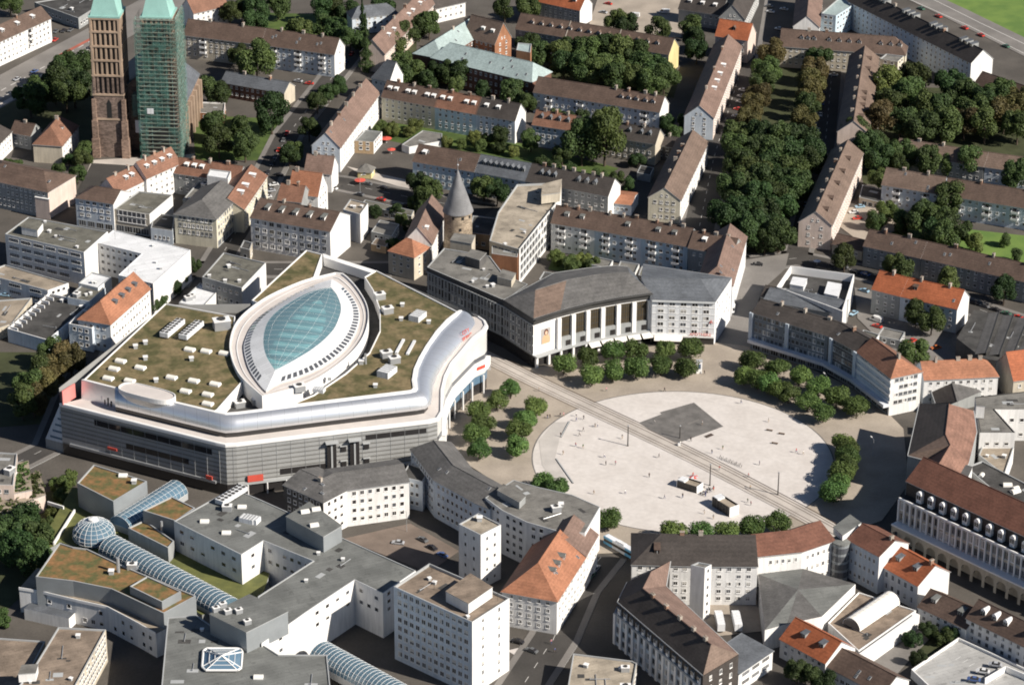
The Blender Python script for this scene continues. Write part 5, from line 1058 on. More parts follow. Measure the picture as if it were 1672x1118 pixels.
# poster: plain portrait-format picture in skin and brown tones
q_, u_ = along(pts, .115); nn = rightn(u_); ang = math.atan2(u_.y, u_.x)
mat('poster_skin', (0.62, 0.40, 0.24), var=.05); mat('poster_face', (0.66, 0.46, 0.33), var=.03); mat('poster_hair', (0.16, 0.07, 0.05), var=.1); mat('poster_bg', (0.45, 0.42, 0.40), var=.08)
mb = MB(bs); c3 = lambda x, z, o: (q_.x + u_.x * x + nn.x * o, q_.y + u_.y * x + nn.y * o, z)
mb.face([c3(x, z, .1) for x, z in ((-2.3, 8.5), (2.3, 8.5), (2.3, 15), (-2.3, 15))], 'poster_bg')
mb.face([c3(x, z, .13) for x, z in ((-1.7, 8.5), (1.7, 8.5), (1.9, 10.5), (1.2, 12), (.4, 12.4), (-.6, 12.4), (-1.5, 11.6), (-1.9, 10))], 'poster_skin')
mb.face([c3(.1 + 1.1 * math.cos(a), 13.3 + 1.35 * math.sin(a), .16) for a in [2 * PI * i / 14 for i in range(14)]], 'poster_hair')
mb.face([c3(.1 + .62 * math.cos(a), 13.0 + .85 * math.sin(a), .19) for a in [2 * PI * i / 14 for i in range(14)]], 'poster_face')
mb.build('poster', th)
# awnings
for k in range(5):
    ta = .47 + k * .11; sub = lerp_line(pts, ta, ta + .095, 2); o0 = offset_line(sub, -2.2); o1 = offset_line(sub, -4.6); mb = MB(bs)
    for j in range(2): mb.slab([(o1[j].x, o1[j].y, 3.3), (o1[j + 1].x, o1[j + 1].y, 3.3), (o0[j + 1].x, o0[j + 1].y, 4.5), (o0[j].x, o0[j].y, 4.5)], .08, 'awning_white')
    mb.build('awning', th)
# side wing (flat) of the store
r = flat('department_wing', 'flat dark roofed store wing with shaded panelled side along the tram street', 'building', [(697, 436), (725, 405), (800, 418), (824, 450), (862, 464), (826, 489.5), (818, 487.8)], 19.8, 'wall_dark', 'flat_gravel', par=.35, parm='trim_grey', floors=0, clutter=(('vent', 5),))  # wall colour darkened to deepen the shade on the street side
addbox(r, [(760, 418), (783, 425), (794, 413), (770, 407)], 19.4, 23.5, 'wall_dark', 'flat_gravel', px_h=23.5); addbox(r, [(812, 452), (835, 458), (842, 446), (820, 440)], 19.4, 22.5, 'wall_beige', 'flat_gravel', px_h=22.5)
addbox(r, [(735, 392), (770, 398), (776, 384), (742, 381)], 0, 18.5, 'wall_beige', 'flat_gravel', 'rear_block', 18.5)
sd0 = [P(697, 436, 19.8), P(822, 490, 20.5), P(871, 521, 20.5)]
mb = MB(r['base'])
for z in (5, 9, 13, 17.5): ribbon(mb, sd0, z, z + .5, .3, 'trim_grey')
for k in range(34):
    q_, u_ = along(sd0, (k + .5) / 34); mb.obox(q_ + rightn(u_) * .2, u_, .35, .4, 5, 18, 'trim_grey')
mb.build('facade_grid', r['th']); mb = MB(r['base']); ribbon(mb, sd0, 0, 4.2, .12, 'pane_dark'); mb.build('shop_front', r['th'])
W = Wins()
for i in range(2): W.facade(sd0[i], sd0[i + 1], 5.2, 17.4, 3, 4.2, 3.0, 2.6, 'dk', sill=.8, margin=.4)
W.build(r['th'], r['base'])
# white pharmacy house
r = strip('plaza_house', 'white five storey house with slate hipped roof and red pharmacy lettering on the plaza', 'building', [(1065, 490.5), (1168, 494)], [(1047, 455), (1144, 456)], [(1050, 432), (1195, 454)], 18.5, 23, 'flat_white', 'roof_slate', 'roof_slate', (None, 'roof_slate'))
th, bs, pts = r['th'], r['base'], r['F']; W = Wins(); W.facade(pts[0], pts[1], 3.8, 18.4, 5, 4.3, 2.5, 1.7, 'std'); W.facade(pts[1], r['K'][1], 3.8, 18.4, 5, 3.6, 1.2, 1.5, 'std', skip=.3); W.build(th, bs)
mb = MB(bs); ev_ = offset_line(pts, -.7); mb.slab([(*ev_[0], 18.35), (*ev_[1], 18.35), (*pts[1], 18.6), (*pts[0], 18.6)], .25, 'trim_grey'); mb.build('eaves', th)
mb = MB(bs); [ribbon(mb, pts, z, z + .22, .12, 'trim_white') for z in (4.3, 7.2, 10.1, 13.0, 15.9)]; mb.build('string_course', th)
mb = MB(bs); ribbon(mb, pts, 0, 3.4, .05, 'pane_dark'); mb.build('shop_front', th); mb = MB(bs); ribbon(mb, pts, 3.4, 4.2, .9, 'trim_white'); mb.build('canopy', th)
mb = MB(bs); s_ = lerp_line(pts, .05, .5, 2); o0 = offset_line(s_, -1); o1 = offset_line(s_, -3.6)
for j in range(2): mb.slab([(o1[j].x, o1[j].y, 2.8), (o1[j + 1].x, o1[j + 1].y, 2.8), (o0[j + 1].x, o0[j + 1].y, 4), (o0[j].x, o0[j].y, 4)], .08, 'awning_white')
mb.build('awning', th)
for s, sz, t, z in (('APOTHEKE', 1.7, .78, 4.3), ('A', 2.3, .945, 9.4)):
    q_, u_ = along(pts, t); nn = rightn(u_); q_ = q_ + nn * (.95 if sz < 2 else .3)
    inst(text_mesh(s, sz, 'red_paint'), 'lettering', th, (q_.x - bs.x, q_.y - bs.y, z), (PI / 2, 0, math.atan2(u_.y, u_.x)))
# canopy of the shaded NE block
mat('canopy_pale', (0.66, 0.68, 0.72), var=.06)
for r_, sub in ((r1, r1['pts']), (r2, r2['pts'])):
    mb = MB(r_['base']); ribbon(mb, sub, 3.9, 5.2, 2.6, 'canopy_pale'); mb.build('canopy', r_['th'])
for i, t in enumerate((0.0, .32, .72, .995)):
    q_, u_ = along(r1['pts'], t); mb = MB(r1['base']); mb.obox(q_ + rightn(u_) * .4, u_, 1.6, 1.0, 5, 16, 'wall_bluewhite'); mb.build('pilaster', r1['th'])
mb = MB(r2['base']); [ribbon(mb, r2['pts'], 5.2 + k * 2.85, 6.3 + k * 2.85, .3, 'trim_white') for k in range(4)]; mb.build('balustrade_band', r2['th'])
# ================================================================ E block, south arcaded building, long mansard building
bpy.data.objects.remove(bpy.data.objects['__none__']) if '__none__' in bpy.data.objects else None
strip('plaza_block', 'block with shade-dark and sunlit-red folded roof slopes closing the shaded east side of the plaza', 'building',
      [(1501, 659), (1482, 744), (1513, 752), (1483, 788)], [(1550, 660), (1544, 710), (1552, 727), (1529, 765)], [(1590, 671), (1595, 706), (1582, 757), (1566, 783)], 16, 21.5, 'wall_grey', ['roof_dark', 'roof_brownlight', 'roof_red'], 'roof_sunlit')  # lit and shaded slopes of one roof put into the tile colours
strip('corner_building', 'dark and grey roofed corner block between the white end wall and the orange roof', 'building', [(1514, 621), (1527, 659)], [(1551, 613), (1563, 656)], [(1572, 611), (1602, 640)], 5.5, 9, 'wall_grey', 'roof_dark', 'roof_grey', (None, 'roof_grey'))
fa = [P(1469, 812, 16.5), P(1760, 949, 16.5)]; ev = offset_line(fa, 3.2)
r = row('arcaded_building', 'long arcaded building with brick red roof, round white dormers and tall window bays', 'building', None, 22, 17, 6, 'gg', 'roof_dark', 'roof_red', 1, skip=1, world=ev, dorm=0, roofs={0: 'roof_red'}, hipin=5, walls={'e0': 'wall_dark'})
th, bs = r['th'], r['base']
mb = MB(bs); o_ = fa; k_ = offset_line(fa, 3.1); mb.prism([o_[0], o_[1], k_[1], k_[0]], 0, 16.5, 'wall_beige', 'roof_dark'); mb.build('facade', th)
mb = MB(bs); ribbon(mb, fa, 15.9, 16.7, .5, 'trim_white'); ribbon(mb, fa, 6.9, 7.5, 3.6, 'trim_white'); mb.build('cornice', th)
ar = offset_line(fa, -3.3); La = (fa[1] - fa[0]).length; nA = 15; ua = (fa[1] - fa[0]).normalized(); na = rightn(ua)
mb = MB(bs); q4 = offset_line(ar, 3.2); mb.face([(*ar[0], 6.9), (*ar[1], 6.9), (*q4[1], 6.9), (*q4[0], 6.9)], 'flat_gravel')
for k in range(nA):
    a = ar[0] + ua * (La * k / nA); wv = La / nA; R_a = wv * .38; cc = wv / 2; zs0 = 3.4
    pt = lambda x, z: (a.x + ua.x * x, a.y + ua.y * x, z)
    mb.face([pt(0, 0), pt(cc - R_a, 0), pt(cc - R_a, 6.9), pt(0, 6.9)], 'wall_beige'); mb.face([pt(cc + R_a, 0), pt(wv, 0), pt(wv, 6.9), pt(cc + R_a, 6.9)], 'wall_beige')
    for i in range(8):
        a0, a1 = PI - PI * i / 8, PI - PI * (i + 1) / 8
        mb.face([pt(cc + R_a * math.cos(a0), zs0 + R_a * math.sin(a0)), pt(cc + R_a * math.cos(a1), zs0 + R_a * math.sin(a1)), pt(cc + R_a * math.cos(a1), 6.9), pt(cc + R_a * math.cos(a0), 6.9)], 'wall_beige')
        x0, z0_, x1, z1_ = cc + R_a * math.cos(a0), zs0 + R_a * math.sin(a0), cc + R_a * math.cos(a1), zs0 + R_a * math.sin(a1)
        mb.face([pt(x1, z1_), pt(x0, z0_), (a.x + ua.x * x0 - na.x * 1, a.y + ua.y * x0 - na.y * 1, z0_), (a.x + ua.x * x1 - na.x, a.y + ua.y * x1 - na.y, z1_)], 'wall_beige')
mb.build('arcade', th)
for k in range(2 * nA + 1):
    q_ = fa[0] + ua * (La * (k + .02) / (2 * nA + .04)); mb = MB(bs); mb.obox(q_ + na * .3, ua, .5, .6, 7.5, 15.9, 'trim_white'); mb.build('pilaster', th)
W = Wins(); W.facade(fa[0] + na * .02, fa[1] + na * .02, 7.6, 15.8, 2, cols=2 * nA, w=1.9, h=3.0, style='dk', margin=.5, sill=.5, skip=0); W.build(th, bs)
for k in range(17):
    q_ = fa[0] + ua * (7 + k * 5.1); q_ = q_ - na * 1.6; o = inst(dormer(('round', 'trim_white', 'trim_white')), 'dormer', r['roof'], (q_.x - bs.x, q_.y - bs.y, 17.9), math.atan2(ua.y, ua.x), (1.15, .8, 1.35))
r = strip('street_block', 'long dark roofed building with white dormers along the dark street at the bottom', 'building', [(1024, 950), (1008, 983), (1148, 1103)], [(1064, 933), (1050, 961), (1161, 1052)], [(1095, 916), (1088, 957), (1206, 1068)], 15.5, 21.5, 'roof_dark', 'roof_dark', 'roof_pink', ('roof_dark', 'roof_brownlight'))  # one roof, shaded slope coloured dark and sunlit slope pinkish
F = offset_line(r['F'], -.5); th, bs = r['th'], r['base']
mb = MB(bs)
for i in range(2): mb.face([(F[i].x, F[i].y, 0), (F[i + 1].x, F[i + 1].y, 0), (F[i + 1].x, F[i + 1].y, 11.6), (F[i].x, F[i].y, 11.6)], 'wall_bluewhite')
ribbon(mb, r['F'], 11.3, 11.9, .9, 'trim_grey'); mb.build('facade', th)
for k in range(14):
    q_, u_ = along(r['F'][1:], (k + .5) / 14); inst(dormer(('shed', 'trim_white', 'flat_grey')), 'dormer', r['roof'], (q_.x - bs.x + rightn(u_).x * .5, q_.y - bs.y + rightn(u_).y * .5, 12.9), math.atan2(u_.y, u_.x), (.8, .4, 1))
for k in range(15):
    q_, u_ = along(F[1:], k / 14.01); mb = MB(bs); mb.obox(q_ + rightn(u_) * .2, u_, 1.3, .5, 0, 11.3, 'trim_white'); mb.build('pilaster', th)
W = Wins(); W.facade(F[1], F[2], .5, 11.3, 3, cols=14, w=1.9, h=2.2, style='dk', margin=0, sill=.9); W.facade(r['F'][-1], r['K'][-1], .5, 15, 4, cols=3, w=1.3, h=1.7, style='std'); W.build(th, bs)
for t in (.15, .35, .55, .75, .92):
    q_, u_ = along(r['R'][1:], t); inst(random.choice(CHIM), 'chimney', r['roof'], (q_.x - bs.x, q_.y - bs.y, 21.3), math.atan2(u_.y, u_.x))
# ================================================================ green roofed mall
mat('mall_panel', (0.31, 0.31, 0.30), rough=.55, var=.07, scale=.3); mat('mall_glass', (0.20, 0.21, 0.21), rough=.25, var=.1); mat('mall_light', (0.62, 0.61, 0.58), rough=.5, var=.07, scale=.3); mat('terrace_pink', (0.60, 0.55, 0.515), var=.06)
Cp = [(97, 660, 20.5), (188, 683, 20.5), (200, 686, 20.5), (352, 724, 20.5), (368, 727.5, 20.5), (386, 726.5, 20.5), (545, 707, 20.5), (700, 689, 20.5), (716, 685, 20.5), (723, 674, 20.8), (724, 637, 21.5), (729.5, 614, 22), (740, 593, 22.7), (756, 575, 23.3), (776, 552, 24.5), (793, 540, 25.8), (797, 533, 26), (793, 525, 26), (782, 518, 26)]
Rp = [(135, 620), (188, 633.5), (196, 635.5), (350, 672), (368, 675.5), (388, 674), (540, 655), (664, 640), (676, 637.5), (679, 634), (677, 620), (680, 602), (688, 583), (698, 565), (715, 541), (732, 523), (742, 515), (748, 510), (752, 507)]
C3 = [P3(*p) for p in Cp]; R2 = [P(x, y, 28) for x, y in Rp]
Bk = [(612, 440), (526, 413), (499, 406), (408, 492), (271, 494)]; B2 = [P(x, y, 28) for x, y in Bk]
cm = P(440, 600, 0); bs = V3((cm.x, cm.y, 0)); th = thing('shopping_mall', 'huge silver edged shopping mall with planted green roofs and lens shaped glass dome', 'mall', bs)
# body walls
W2 = [V3((c.x, c.y)) for c in C3]; Zs = [c.z for c in C3]; dz = [z - 20.5 for z in Zs]
mb = MB(bs)
wl2 = offset_line(W2, .5)
for i in range(len(wl2) - 1):
    a, b = wl2[i], wl2[i + 1]
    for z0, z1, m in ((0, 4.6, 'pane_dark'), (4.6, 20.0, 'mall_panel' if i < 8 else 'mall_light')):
        mb.face([(a.x, a.y, z0), (b.x, b.y, z0), (b.x, b.y, z1 + (dz[i + 1] if z1 > 10 else 0)), (a.x, a.y, z1 + (dz[i] if z1 > 10 else 0))], m, i > 7)
bk = [wl2[-1]] + B2 + [wl2[0]]
for i in range(len(bk) - 1):
    a, b = bk[i], bk[i + 1]; mb.face([(a.x, a.y, 0), (b.x, b.y, 0), (b.x, b.y, 27), (a.x, a.y, 27)], 'mall_panel')
mb.build('wall', th)
# panel joints
mb = MB(bs)
for k in range(9):
    z = 5.6 + k * 1.75; ribbon(mb, wl2[:9], z, z + .2, .05, 'metal_dark', cap=False); ribbon(mb, wl2[:9], z + .85, z + 1.05, .05, 'trim_grey', cap=False)
for k in range(9): ribbon(mb, wl2[8:], 13.8 + k * .95, 13.87 + k * .95, .05, 'trim_grey', cap=False, zs=[max(0, d) * k / 8 for d in dz[8:]])
tot = sum((wl2[i + 1] - wl2[i]).length for i in range(8))
for k in range(int(tot / 5.2)):
    q_, u_ = along(wl2[:9], k * 5.2 / tot); mb.obox(q_ + rightn(u_) * .06, u_, .07, .12, 4.6, 19.4, 'trim_grey')
mb.build('cladding_joint', th)
# dark ribbon windows, bays, lower trim
Lf = wl2[:4]; Rf = wl2[5:8]
mb = MB(bs); ribbon(mb, lerp_line(Lf, .22, .97, 6), 15.3, 17.6, .09, 'pane_dark'); mb.build('ribbon_window', th)
mb = MB(bs); ribbon(mb, lerp_line(Lf, .42, .82, 6), 9.0, 11.2, .09, 'pane_dark'); mb.build('ribbon_window', th)
mb = MB(bs); ribbon(mb, lerp_line(Lf, .0, .28, 6), 5.2, 7.0, .09, 'metal_grey'); mb.build('ribbon_window', th)
mb = MB(bs); ribbon(mb, lerp_line(Rf, .67, .99, 4), 16.0, 17.9, .09, 'pane_dark'); mb.build('ribbon_window', th)
mb = MB(bs); ribbon(mb, lerp_line(Rf, .22, .46, 4), 6.3, 8.6, .09, 'pane_dark'); mb.build('ribbon_window', th)
for t in (.49, .61):
    q_, u_ = along(Rf, t); n_ = rightn(u_); mb = MB(bs); q2 = q_ + n_ * .3
    mb.obox(q2, u_, 3.4, .8, 5.5, 17, 'pane_dark'); mb.obox(q2 + n_ * .3, u_, .6, .7, 5.5, 16.5, 'trim_grey'); mb.obox(q2 + n_ * .9, u_, 4.6, 2.2, 17, 17.4, 'trim_grey'); mb.build('window_bay', th)
    for z in (6.6, 12.5):
        mb = MB(bs); mb.obox(q_ + u_ * 4.4 + n_ * .15, u_, 1.9, .5, z, z + 2.2, 'pane_dark'); mb.obox(q_ + u_ * 4.4 + n_ * .4, u_, 2.6, .8, z + 2.2, z + 2.5, 'trim_grey'); mb.build('window', th)
mb = MB(bs); ribbon(mb, lerp_line(Rf, .0, .99, 6), 4.2, 5.2, .8, 'trim_grey'); ribbon(mb, lerp_line(Lf, .05, .99, 6), 4.2, 5.2, .6, 'metal_grey'); mb.build('canopy', th)
for t in (.05, .15, .25): 
    q_, u_ = along(Rf, t); mb = MB(bs); mb.tube((*(q_ + rightn(u_) * .9), 0), (*(q_ + rightn(u_) * .9), 4.2), .25, .25, 'trim_white', 8); mb.build('column', th)
q_, u_ = along(Rf, .09); mb = MB(bs); mb.obox(q_ + rightn(u_) * .7, u_, 5.6, .5, 5.3, 7.7, 'red_paint'); mb.build('sign_board', th)
q_, u_ = along(Lf, .95); mb = MB(bs); mb.obox(q_ + rightn(u_) * .5, u_, 2.6, .4, 5.4, 6.8, 'red_paint'); mb.build('sign_board', th)
q_, u_ = along(Lf, .33); mb = MB(bs); mb.obox(q_ + rightn(u_) * .3, u_, 4, .3, 7, 8, 'red_paint'); mb.build('sign_board', th)
# plaza side: ribbon window, projecting white band, columns
pz = wl2[8:17]
mb = MB(bs); ribbon(mb, pz, 11.6, 13.4, .1, 'pane_mid', zs=[max(0, d) * .45 for d in dz[8:17]]); mb.build('ribbon_window', th)
mb = MB(bs); ribbon(mb, pz[1:], 7.8, 11.4, 1.5, 'trim_white', zs=[max(0, d) * .45 for d in dz[9:17]]); mb.build('balcony_band', th)
mb = MB(bs); ribbon(mb, pz[1:], 4.6, 7.8, .15, 'pane_blue'); mb.build('shop_front', th)
for k in range(8):
    q_, u_ = along(pz[1:], (k + .4) / 8); mb = MB(bs); mb.tube((*(q_ + rightn(u_) * 1.3), 0), (*(q_ + rightn(u_) * 1.3), 8), .35, .35, 'trim_white', 10); mb.build('column', th)
q_, u_ = along(pz, .9); mb = MB(bs); mb.obox(q_ + rightn(u_) * 1.65, u_, 5, .3, 11.3, 12.6, 'red_paint'); mb.build('sign_board', th)
# roof edge profile lofted from the upper edge R to the cornice C
FAC = [1.0] * 8 + [1.08, 1.22, 1.4, 1.54] + [1.62] * 20
def fs(s, f): return s if s <= .08 else .08 + (s - .08) * f
def loft(i0, i1, prof, name, smooth=True, sc=False):
    mb = MB(bs)
    def pt(i, s, z, rel):
        s = fs(s, FAC[i]) if sc else s
        a, b = R2[i], C3[i]; q = V3((a.x + (b.x - a.x) * s, a.y + (b.y - a.y) * s)); return (q.x, q.y, z if not rel else C3[i].z + z)
    for i in range(i0, i1):
        for k in range(len(prof) - 1):
            s0, z0, r0, _m = prof[k]; s1, z1, r1, m = prof[k + 1]
            mb.face([pt(i, s1, z1, r1), pt(i + 1, s1, z1, r1), pt(i + 1, s0, z0, r0), pt(i, s0, z0, r0)], m, smooth and m == 'metal_silver')
    return mb.build(name, th, merge=smooth)
n_ = len(C3) - 1
curve = [(-.06, 28.25, 0, ''), (.08, 28.25, 0, 'trim_white'), (.08, 28.0, 0, 'trim_white')]
for k in range(1, 9):
    a = PI / 2 * k / 8; curve.append((.08 + .40 * math.sin(a) * (1 if k else 1), 23.3 + 4.7 * math.cos(a), 0, 'metal_silver'))
curve += [(.44, 22.6, 0, 'metal_silver')]
loft(1, n_, curve, 'curved_eave', True, True)
loft(0, 1, [(-.06, 28.25, 0, ''), (.05, 28.25, 0, 'trim_white'), (.05, 27.9, 0, 'trim_white'), (.10, .0, 1, 'metal_silver')], 'eave_wall', False)
loft(1, n_, [(.44, 22.6, 0, ''), (.38, 22.4, 0, 'trim_dark'), (.38, .03, 1, 'pane_dark')], 'clerestory', False, True)
loft(0, n_, [(.05, .02, 1, ''), (.90, .02, 1, 'terrace_pink'), (.90, .55, 1, 'trim_white'), (.985, .55, 1, 'trim_white'), (1.0, .3, 1, 'trim_white'), (1.0, -.7, 1, 'trim_white'), (.96, -1.1, 1, 'trim_white'), (.9, -1.1, 1, 'trim_white')], 'cornice', False)
mb = MB(bs)
for i in range(1, n_):
    prof = [p_ for p_ in curve if p_[3] == 'metal_silver']; Ls = (R2[i + 1] - R2[i]).length; ns = max(1, int(Ls / 4.5))
    for k in range(ns):
        t = (k + .5) / ns; r0 = R2[i].lerp(R2[i + 1], t); c0 = V3((C3[i].x, C3[i].y)).lerp(V3((C3[i + 1].x, C3[i + 1].y)), t); du = (R2[i + 1] - R2[i]).normalized() * .05
        for j in range(len(prof) - 1):
            ff = FAC[i] + (FAC[i + 1] - FAC[i]) * t; p0, p1 = r0.lerp(c0, fs(prof[j][0], ff)), r0.lerp(c0, fs(prof[j + 1][0], ff)); z0, z1 = prof[j][1] + .04, prof[j + 1][1] + .04
            mb.face([(*(p0 - du), z0), (*(p1 - du), z1), (*(p1 + du), z1), (*(p0 + du), z0)], 'metal_grey')
mb.build('eave_seam', th)
# inner roof floor and green roof slabs
mb = MB(bs); mb.face([(p.x, p.y, 23.2) for p in R2 + B2], 'flat_dark'); mb.build('roof_deck', th)
none = Wins()
sl = flat('', '', '', [(136, 620), (270, 495), (384, 516), (380, 560), (383, 590), (396, 622), (355, 668), (350, 671)], 28.3, 'trim_white', 'sedum', par=.45, parm='trim_white', floors=0, z0=22, part_of=(th, bs), pname='roof_edge', autow=False)
sr = flat('', '', '', [(480, 660), (485, 655), (512, 644), (564, 609), (603, 575), (620, 540), (620, 505), (609, 474), (595, 452), (614, 441), (748, 509), (741, 515), (730, 523), (713, 541), (696, 565), (685, 584), (677, 602), (674, 620), (676, 633), (672, 637)], 28.3, 'trim_white', 'sedum', par=.45, parm='trim_white', floors=0, z0=22, part_of=(th, bs), pname='roof_edge', autow=False)
st = flat('', '', '', [(500, 408), (526, 415), (513, 452), (470, 472), (425, 496), (411, 490)], 28.3, 'trim_white', 'sedum', par=.45, parm='trim_white', floors=0, z0=22, part_of=(th, bs), pname='roof_edge', autow=False)
mb = MB(bs); mb.prism([P(x, y, 27) for x, y in [(527, 414), (612, 441), (608, 446), (528, 420)]], 22.5, 27, 'trim_white'); mb.build('roof_parapet', th)
def z1b(x, y): return (x / 3.726, 520 + y / 3.726)
def unit(k, x, y, rot=0, sc=1.0, par=None, z=27.85):
    q = P(x, y, z); o = inst(UNIT[k], UNIT[k].name.split('.')[0], par or sl['roof'], (q.x - bs.x, q.y - bs.y, z), rot, (sc,) * 3); return o
for x, y in [(735, 265), (695, 312), (855, 305), (660, 370), (790, 385), (1045, 365), (1180, 385), (1310, 405), (1130, 448), (1265, 468), (1265, 525), (1155, 195), (1255, 205), (1365, 218)]: unit('skybox', *z1b(x, y), -.4, 1.25)
for x, y in [(885, 155), (825, 180), (885, 250), (1165, 255), (950, 385)]: unit('vent', *z1b(x, y), .2, 1.4)
unit('plant', *z1b(1350, 60), .3, 1.9); unit('chiller', *z1b(1050, 80), -.38, 1.15); unit('chiller', *z1b(1165, 92), -.38, 1.15)
R_s = sr['roof']
for x, y in [(620, 488), (633, 511), (631, 583), (644, 592), (489, 638)]: unit('plant', x, y, .4, 1.25, R_s)
unit('white', 682, 520, 1.1, 1.25, R_s); unit('white', 632, 611, 1.1, 1.35, R_s); unit('white', 521, 639, -.3, .8, R_s); unit('stack', 597, 594, 0, 1, R_s); unit('vent', 590, 594, 0, 1.6, R_s)
for x, y in [(655, 523), (657, 500), (538, 620), (613, 632), (700, 528)]: unit('vent', x, y, 0, 1.3, R_s)
for x, y in [(653, 566), (671, 568)]:
    a, b = P(x - 6, y + 11, 28), P(x + 6, y - 11, 28); mb = MB(bs); mb.obox((a + b) / 2, b - a, (b - a).length, 1.0, 27.8, 28.5, 'flat_white'); o = mb.build('skylight', th); o.parent = R_s
# lens
N_ = 40
def loop(right, left, bt, tp, z):
    out = []
    for side in (right, left):
        pts = [bt] + side + [tp]; w_ = [P(x, y, z) for x, y in pts]; dens = []
        for i in range(len(w_) - 1):
            p0, p1, p2, p3 = w_[max(i - 1, 0)], w_[i], w_[i + 1], w_[min(i + 2, len(w_) - 1)]
            for k in range(8):
                t = k / 8; dens.append(.5 * ((2 * p1) + (p2 - p0) * t + (2 * p0 - 5 * p1 + 4 * p2 - p3) * t * t + (3 * p1 - p0 - 3 * p2 + p3) * t ** 3))
        dens.append(w_[-1]); out.append([along(dens, k / N_)[0] for k in range(N_ + 1)])
    return out
G_l = loop([(507, 571.7), (539.6, 543.8), (552.4, 522), (556.7, 501), (550, 481.5)], [(434.4, 580), (430, 554.5), (436.5, 526.6), (455.9, 505), (490, 483.7), (516, 473)], (449.4, 605), (539.6, 468.6), 32)
S_l = loop([(453.7, 626), (507, 608), (552, 580), (576, 552), (586.8, 524), (584.6, 500.8), (569.6, 477), (552.4, 462)], [(423.6, 627.5), (406.5, 601.7), (398, 569.5), (402, 550), (413, 529), (434.4, 509), (477, 481.5), (516, 464)], (434.4, 639), (541.7, 455.7), 29.6)
K_l = loop([(499, 630), (552.4, 597), (586.8, 563), (600.7, 531), (599.7, 501), (582.5, 470.8), (561, 449)], [(391.5, 614.6), (376.4, 580), (376.4, 552), (387, 526.6), (408.6, 505), (440.8, 483.7), (490, 462), (520, 453.6)], (428, 649), (548, 447), 29)
mb = MB(bs); ms = MB(bs); mk = MB(bs)
for s in (0, 1):
    g, k_, w_ = G_l[s], S_l[s], K_l[s]
    for i in range(N_):
        def fq(a, b, c, d, m, M_): 
            pts = [a, b, c, d]; M_.face(pts if s == 0 else pts[::-1], m, True)
        v = lambda p, z: (p.x, p.y, z)
        mid = lambda p, q, t: p.lerp(q, t)
        fq(v(k_[i], 29.6), v(k_[i + 1], 29.6), v(g[i + 1], 32), v(g[i], 32), 'flat_white', mb)
        fq(v(g[i], 32), v(g[i + 1], 32), v(g[i + 1], 31.3), v(g[i], 31.3), 'metal_grey', mb)
        fq(v(k_[i], 29.6), v(k_[i], 28.9), v(k_[i + 1], 28.9), v(k_[i + 1], 29.6), 'terrace_pink', mb)
        a0, a1 = mid(k_[i], w_[i], .92), mid(k_[i + 1], w_[i + 1], .92)
        fq(v(w_[i], 29.0), v(w_[i + 1], 29.0), v(k_[i + 1], 29.0), v(k_[i], 29.0), 'terrace_pink' if True else '', mk)
        fq(v(w_[i], 29.7), v(w_[i + 1], 29.7), v(a1, 29.7), v(a0, 29.7), 'trim_white', mk); fq(v(a0, 29.7), v(a1, 29.7), v(a1, 29.0), v(a0, 29.0), 'trim_white', mk)
        fq(v(w_[i], 22.5), v(w_[i + 1], 22.5), v(w_[i + 1], 29.7), v(w_[i], 29.7), 'trim_white', mk)
        b0, b1 = mid(k_[i], w_[i], .45), mid(k_[i + 1], w_[i + 1], .45); e0, e1 = mid(k_[i], w_[i], .52), mid(k_[i + 1], w_[i + 1], .52)
        fq(v(b0, 29.25), v(e0, 29.25), v(e1, 29.25), v(b1, 29.25), 'trim_white', mk)
        if 3 <= i <= N_ - 4:
            for j in (0.2,):
                p0, p1 = mid(k_[i], k_[i + 1], .16), mid(k_[i], k_[i + 1], .8); g0, g1 = mid(g[i], g[i + 1], .16), mid(g[i], g[i + 1], .8)
                qa, qb, qc, qd = mid(p0, g0, .05), mid(p1, g1, .05), mid(p1, g1, .32), mid(p0, g0, .32); zz = lambda t: 29.6 + 2.4 * t + .06
                fq(v(qa, zz(.05)), v(qb, zz(.05)), v(qc, zz(.32)), v(qd, zz(.32)), 'pane_mid', ms)
mb.build('lens_rim', th); ms.build('louvre', th); mk.build('roof_walk', th)
gl = MB(bs); rb_ = MB(bs); NT = 10; nrow = 26
def gp(i, t, dz_=0.0):
    a, b = G_l[1][i], G_l[0][i]; p = a.lerp(b, t); wd = (b - a).length; return (p.x, p.y, 31.9 + .05 * wd * 4 * t * (1 - t) + dz_)
for i in range(N_):
    for k in range(NT): gl.face([gp(i, k / NT), gp(i, (k + 1) / NT), gp(i + 1, (k + 1) / NT), gp(i + 1, k / NT)], 'glass_roof', True)
for i in range(1, N_, 2):
    for k in range(NT): rb_.tube(gp(i, k / NT, .02), gp(i, (k + 1) / NT, .02), .022, .022, 'trim_white', 4, False)
for k in range(1, NT, 2):
    for i in range(0, N_): rb_.tube(gp(i, k / NT, .02), gp(i + 1, k / NT, .02), .022, .022, 'trim_white', 4, False)
gl.build('lens_glass', th, merge=True); rb_.build('lens_glazing_bar', th)
mat('truss_teal', (0.10, 0.22, 0.23), var=.05); mat('atrium', (0.46, 0.66, 0.66), var=.14, scale=.35); mb = MB(bs)
mb.face([(p.x, p.y, 27.2) for p in G_l[0]] + [(p.x, p.y, 27.2) for p in reversed(G_l[1][1:-1])], 'atrium'); mb.build('atrium_floor', th)
mb = MB(bs)      # trusses below the glass
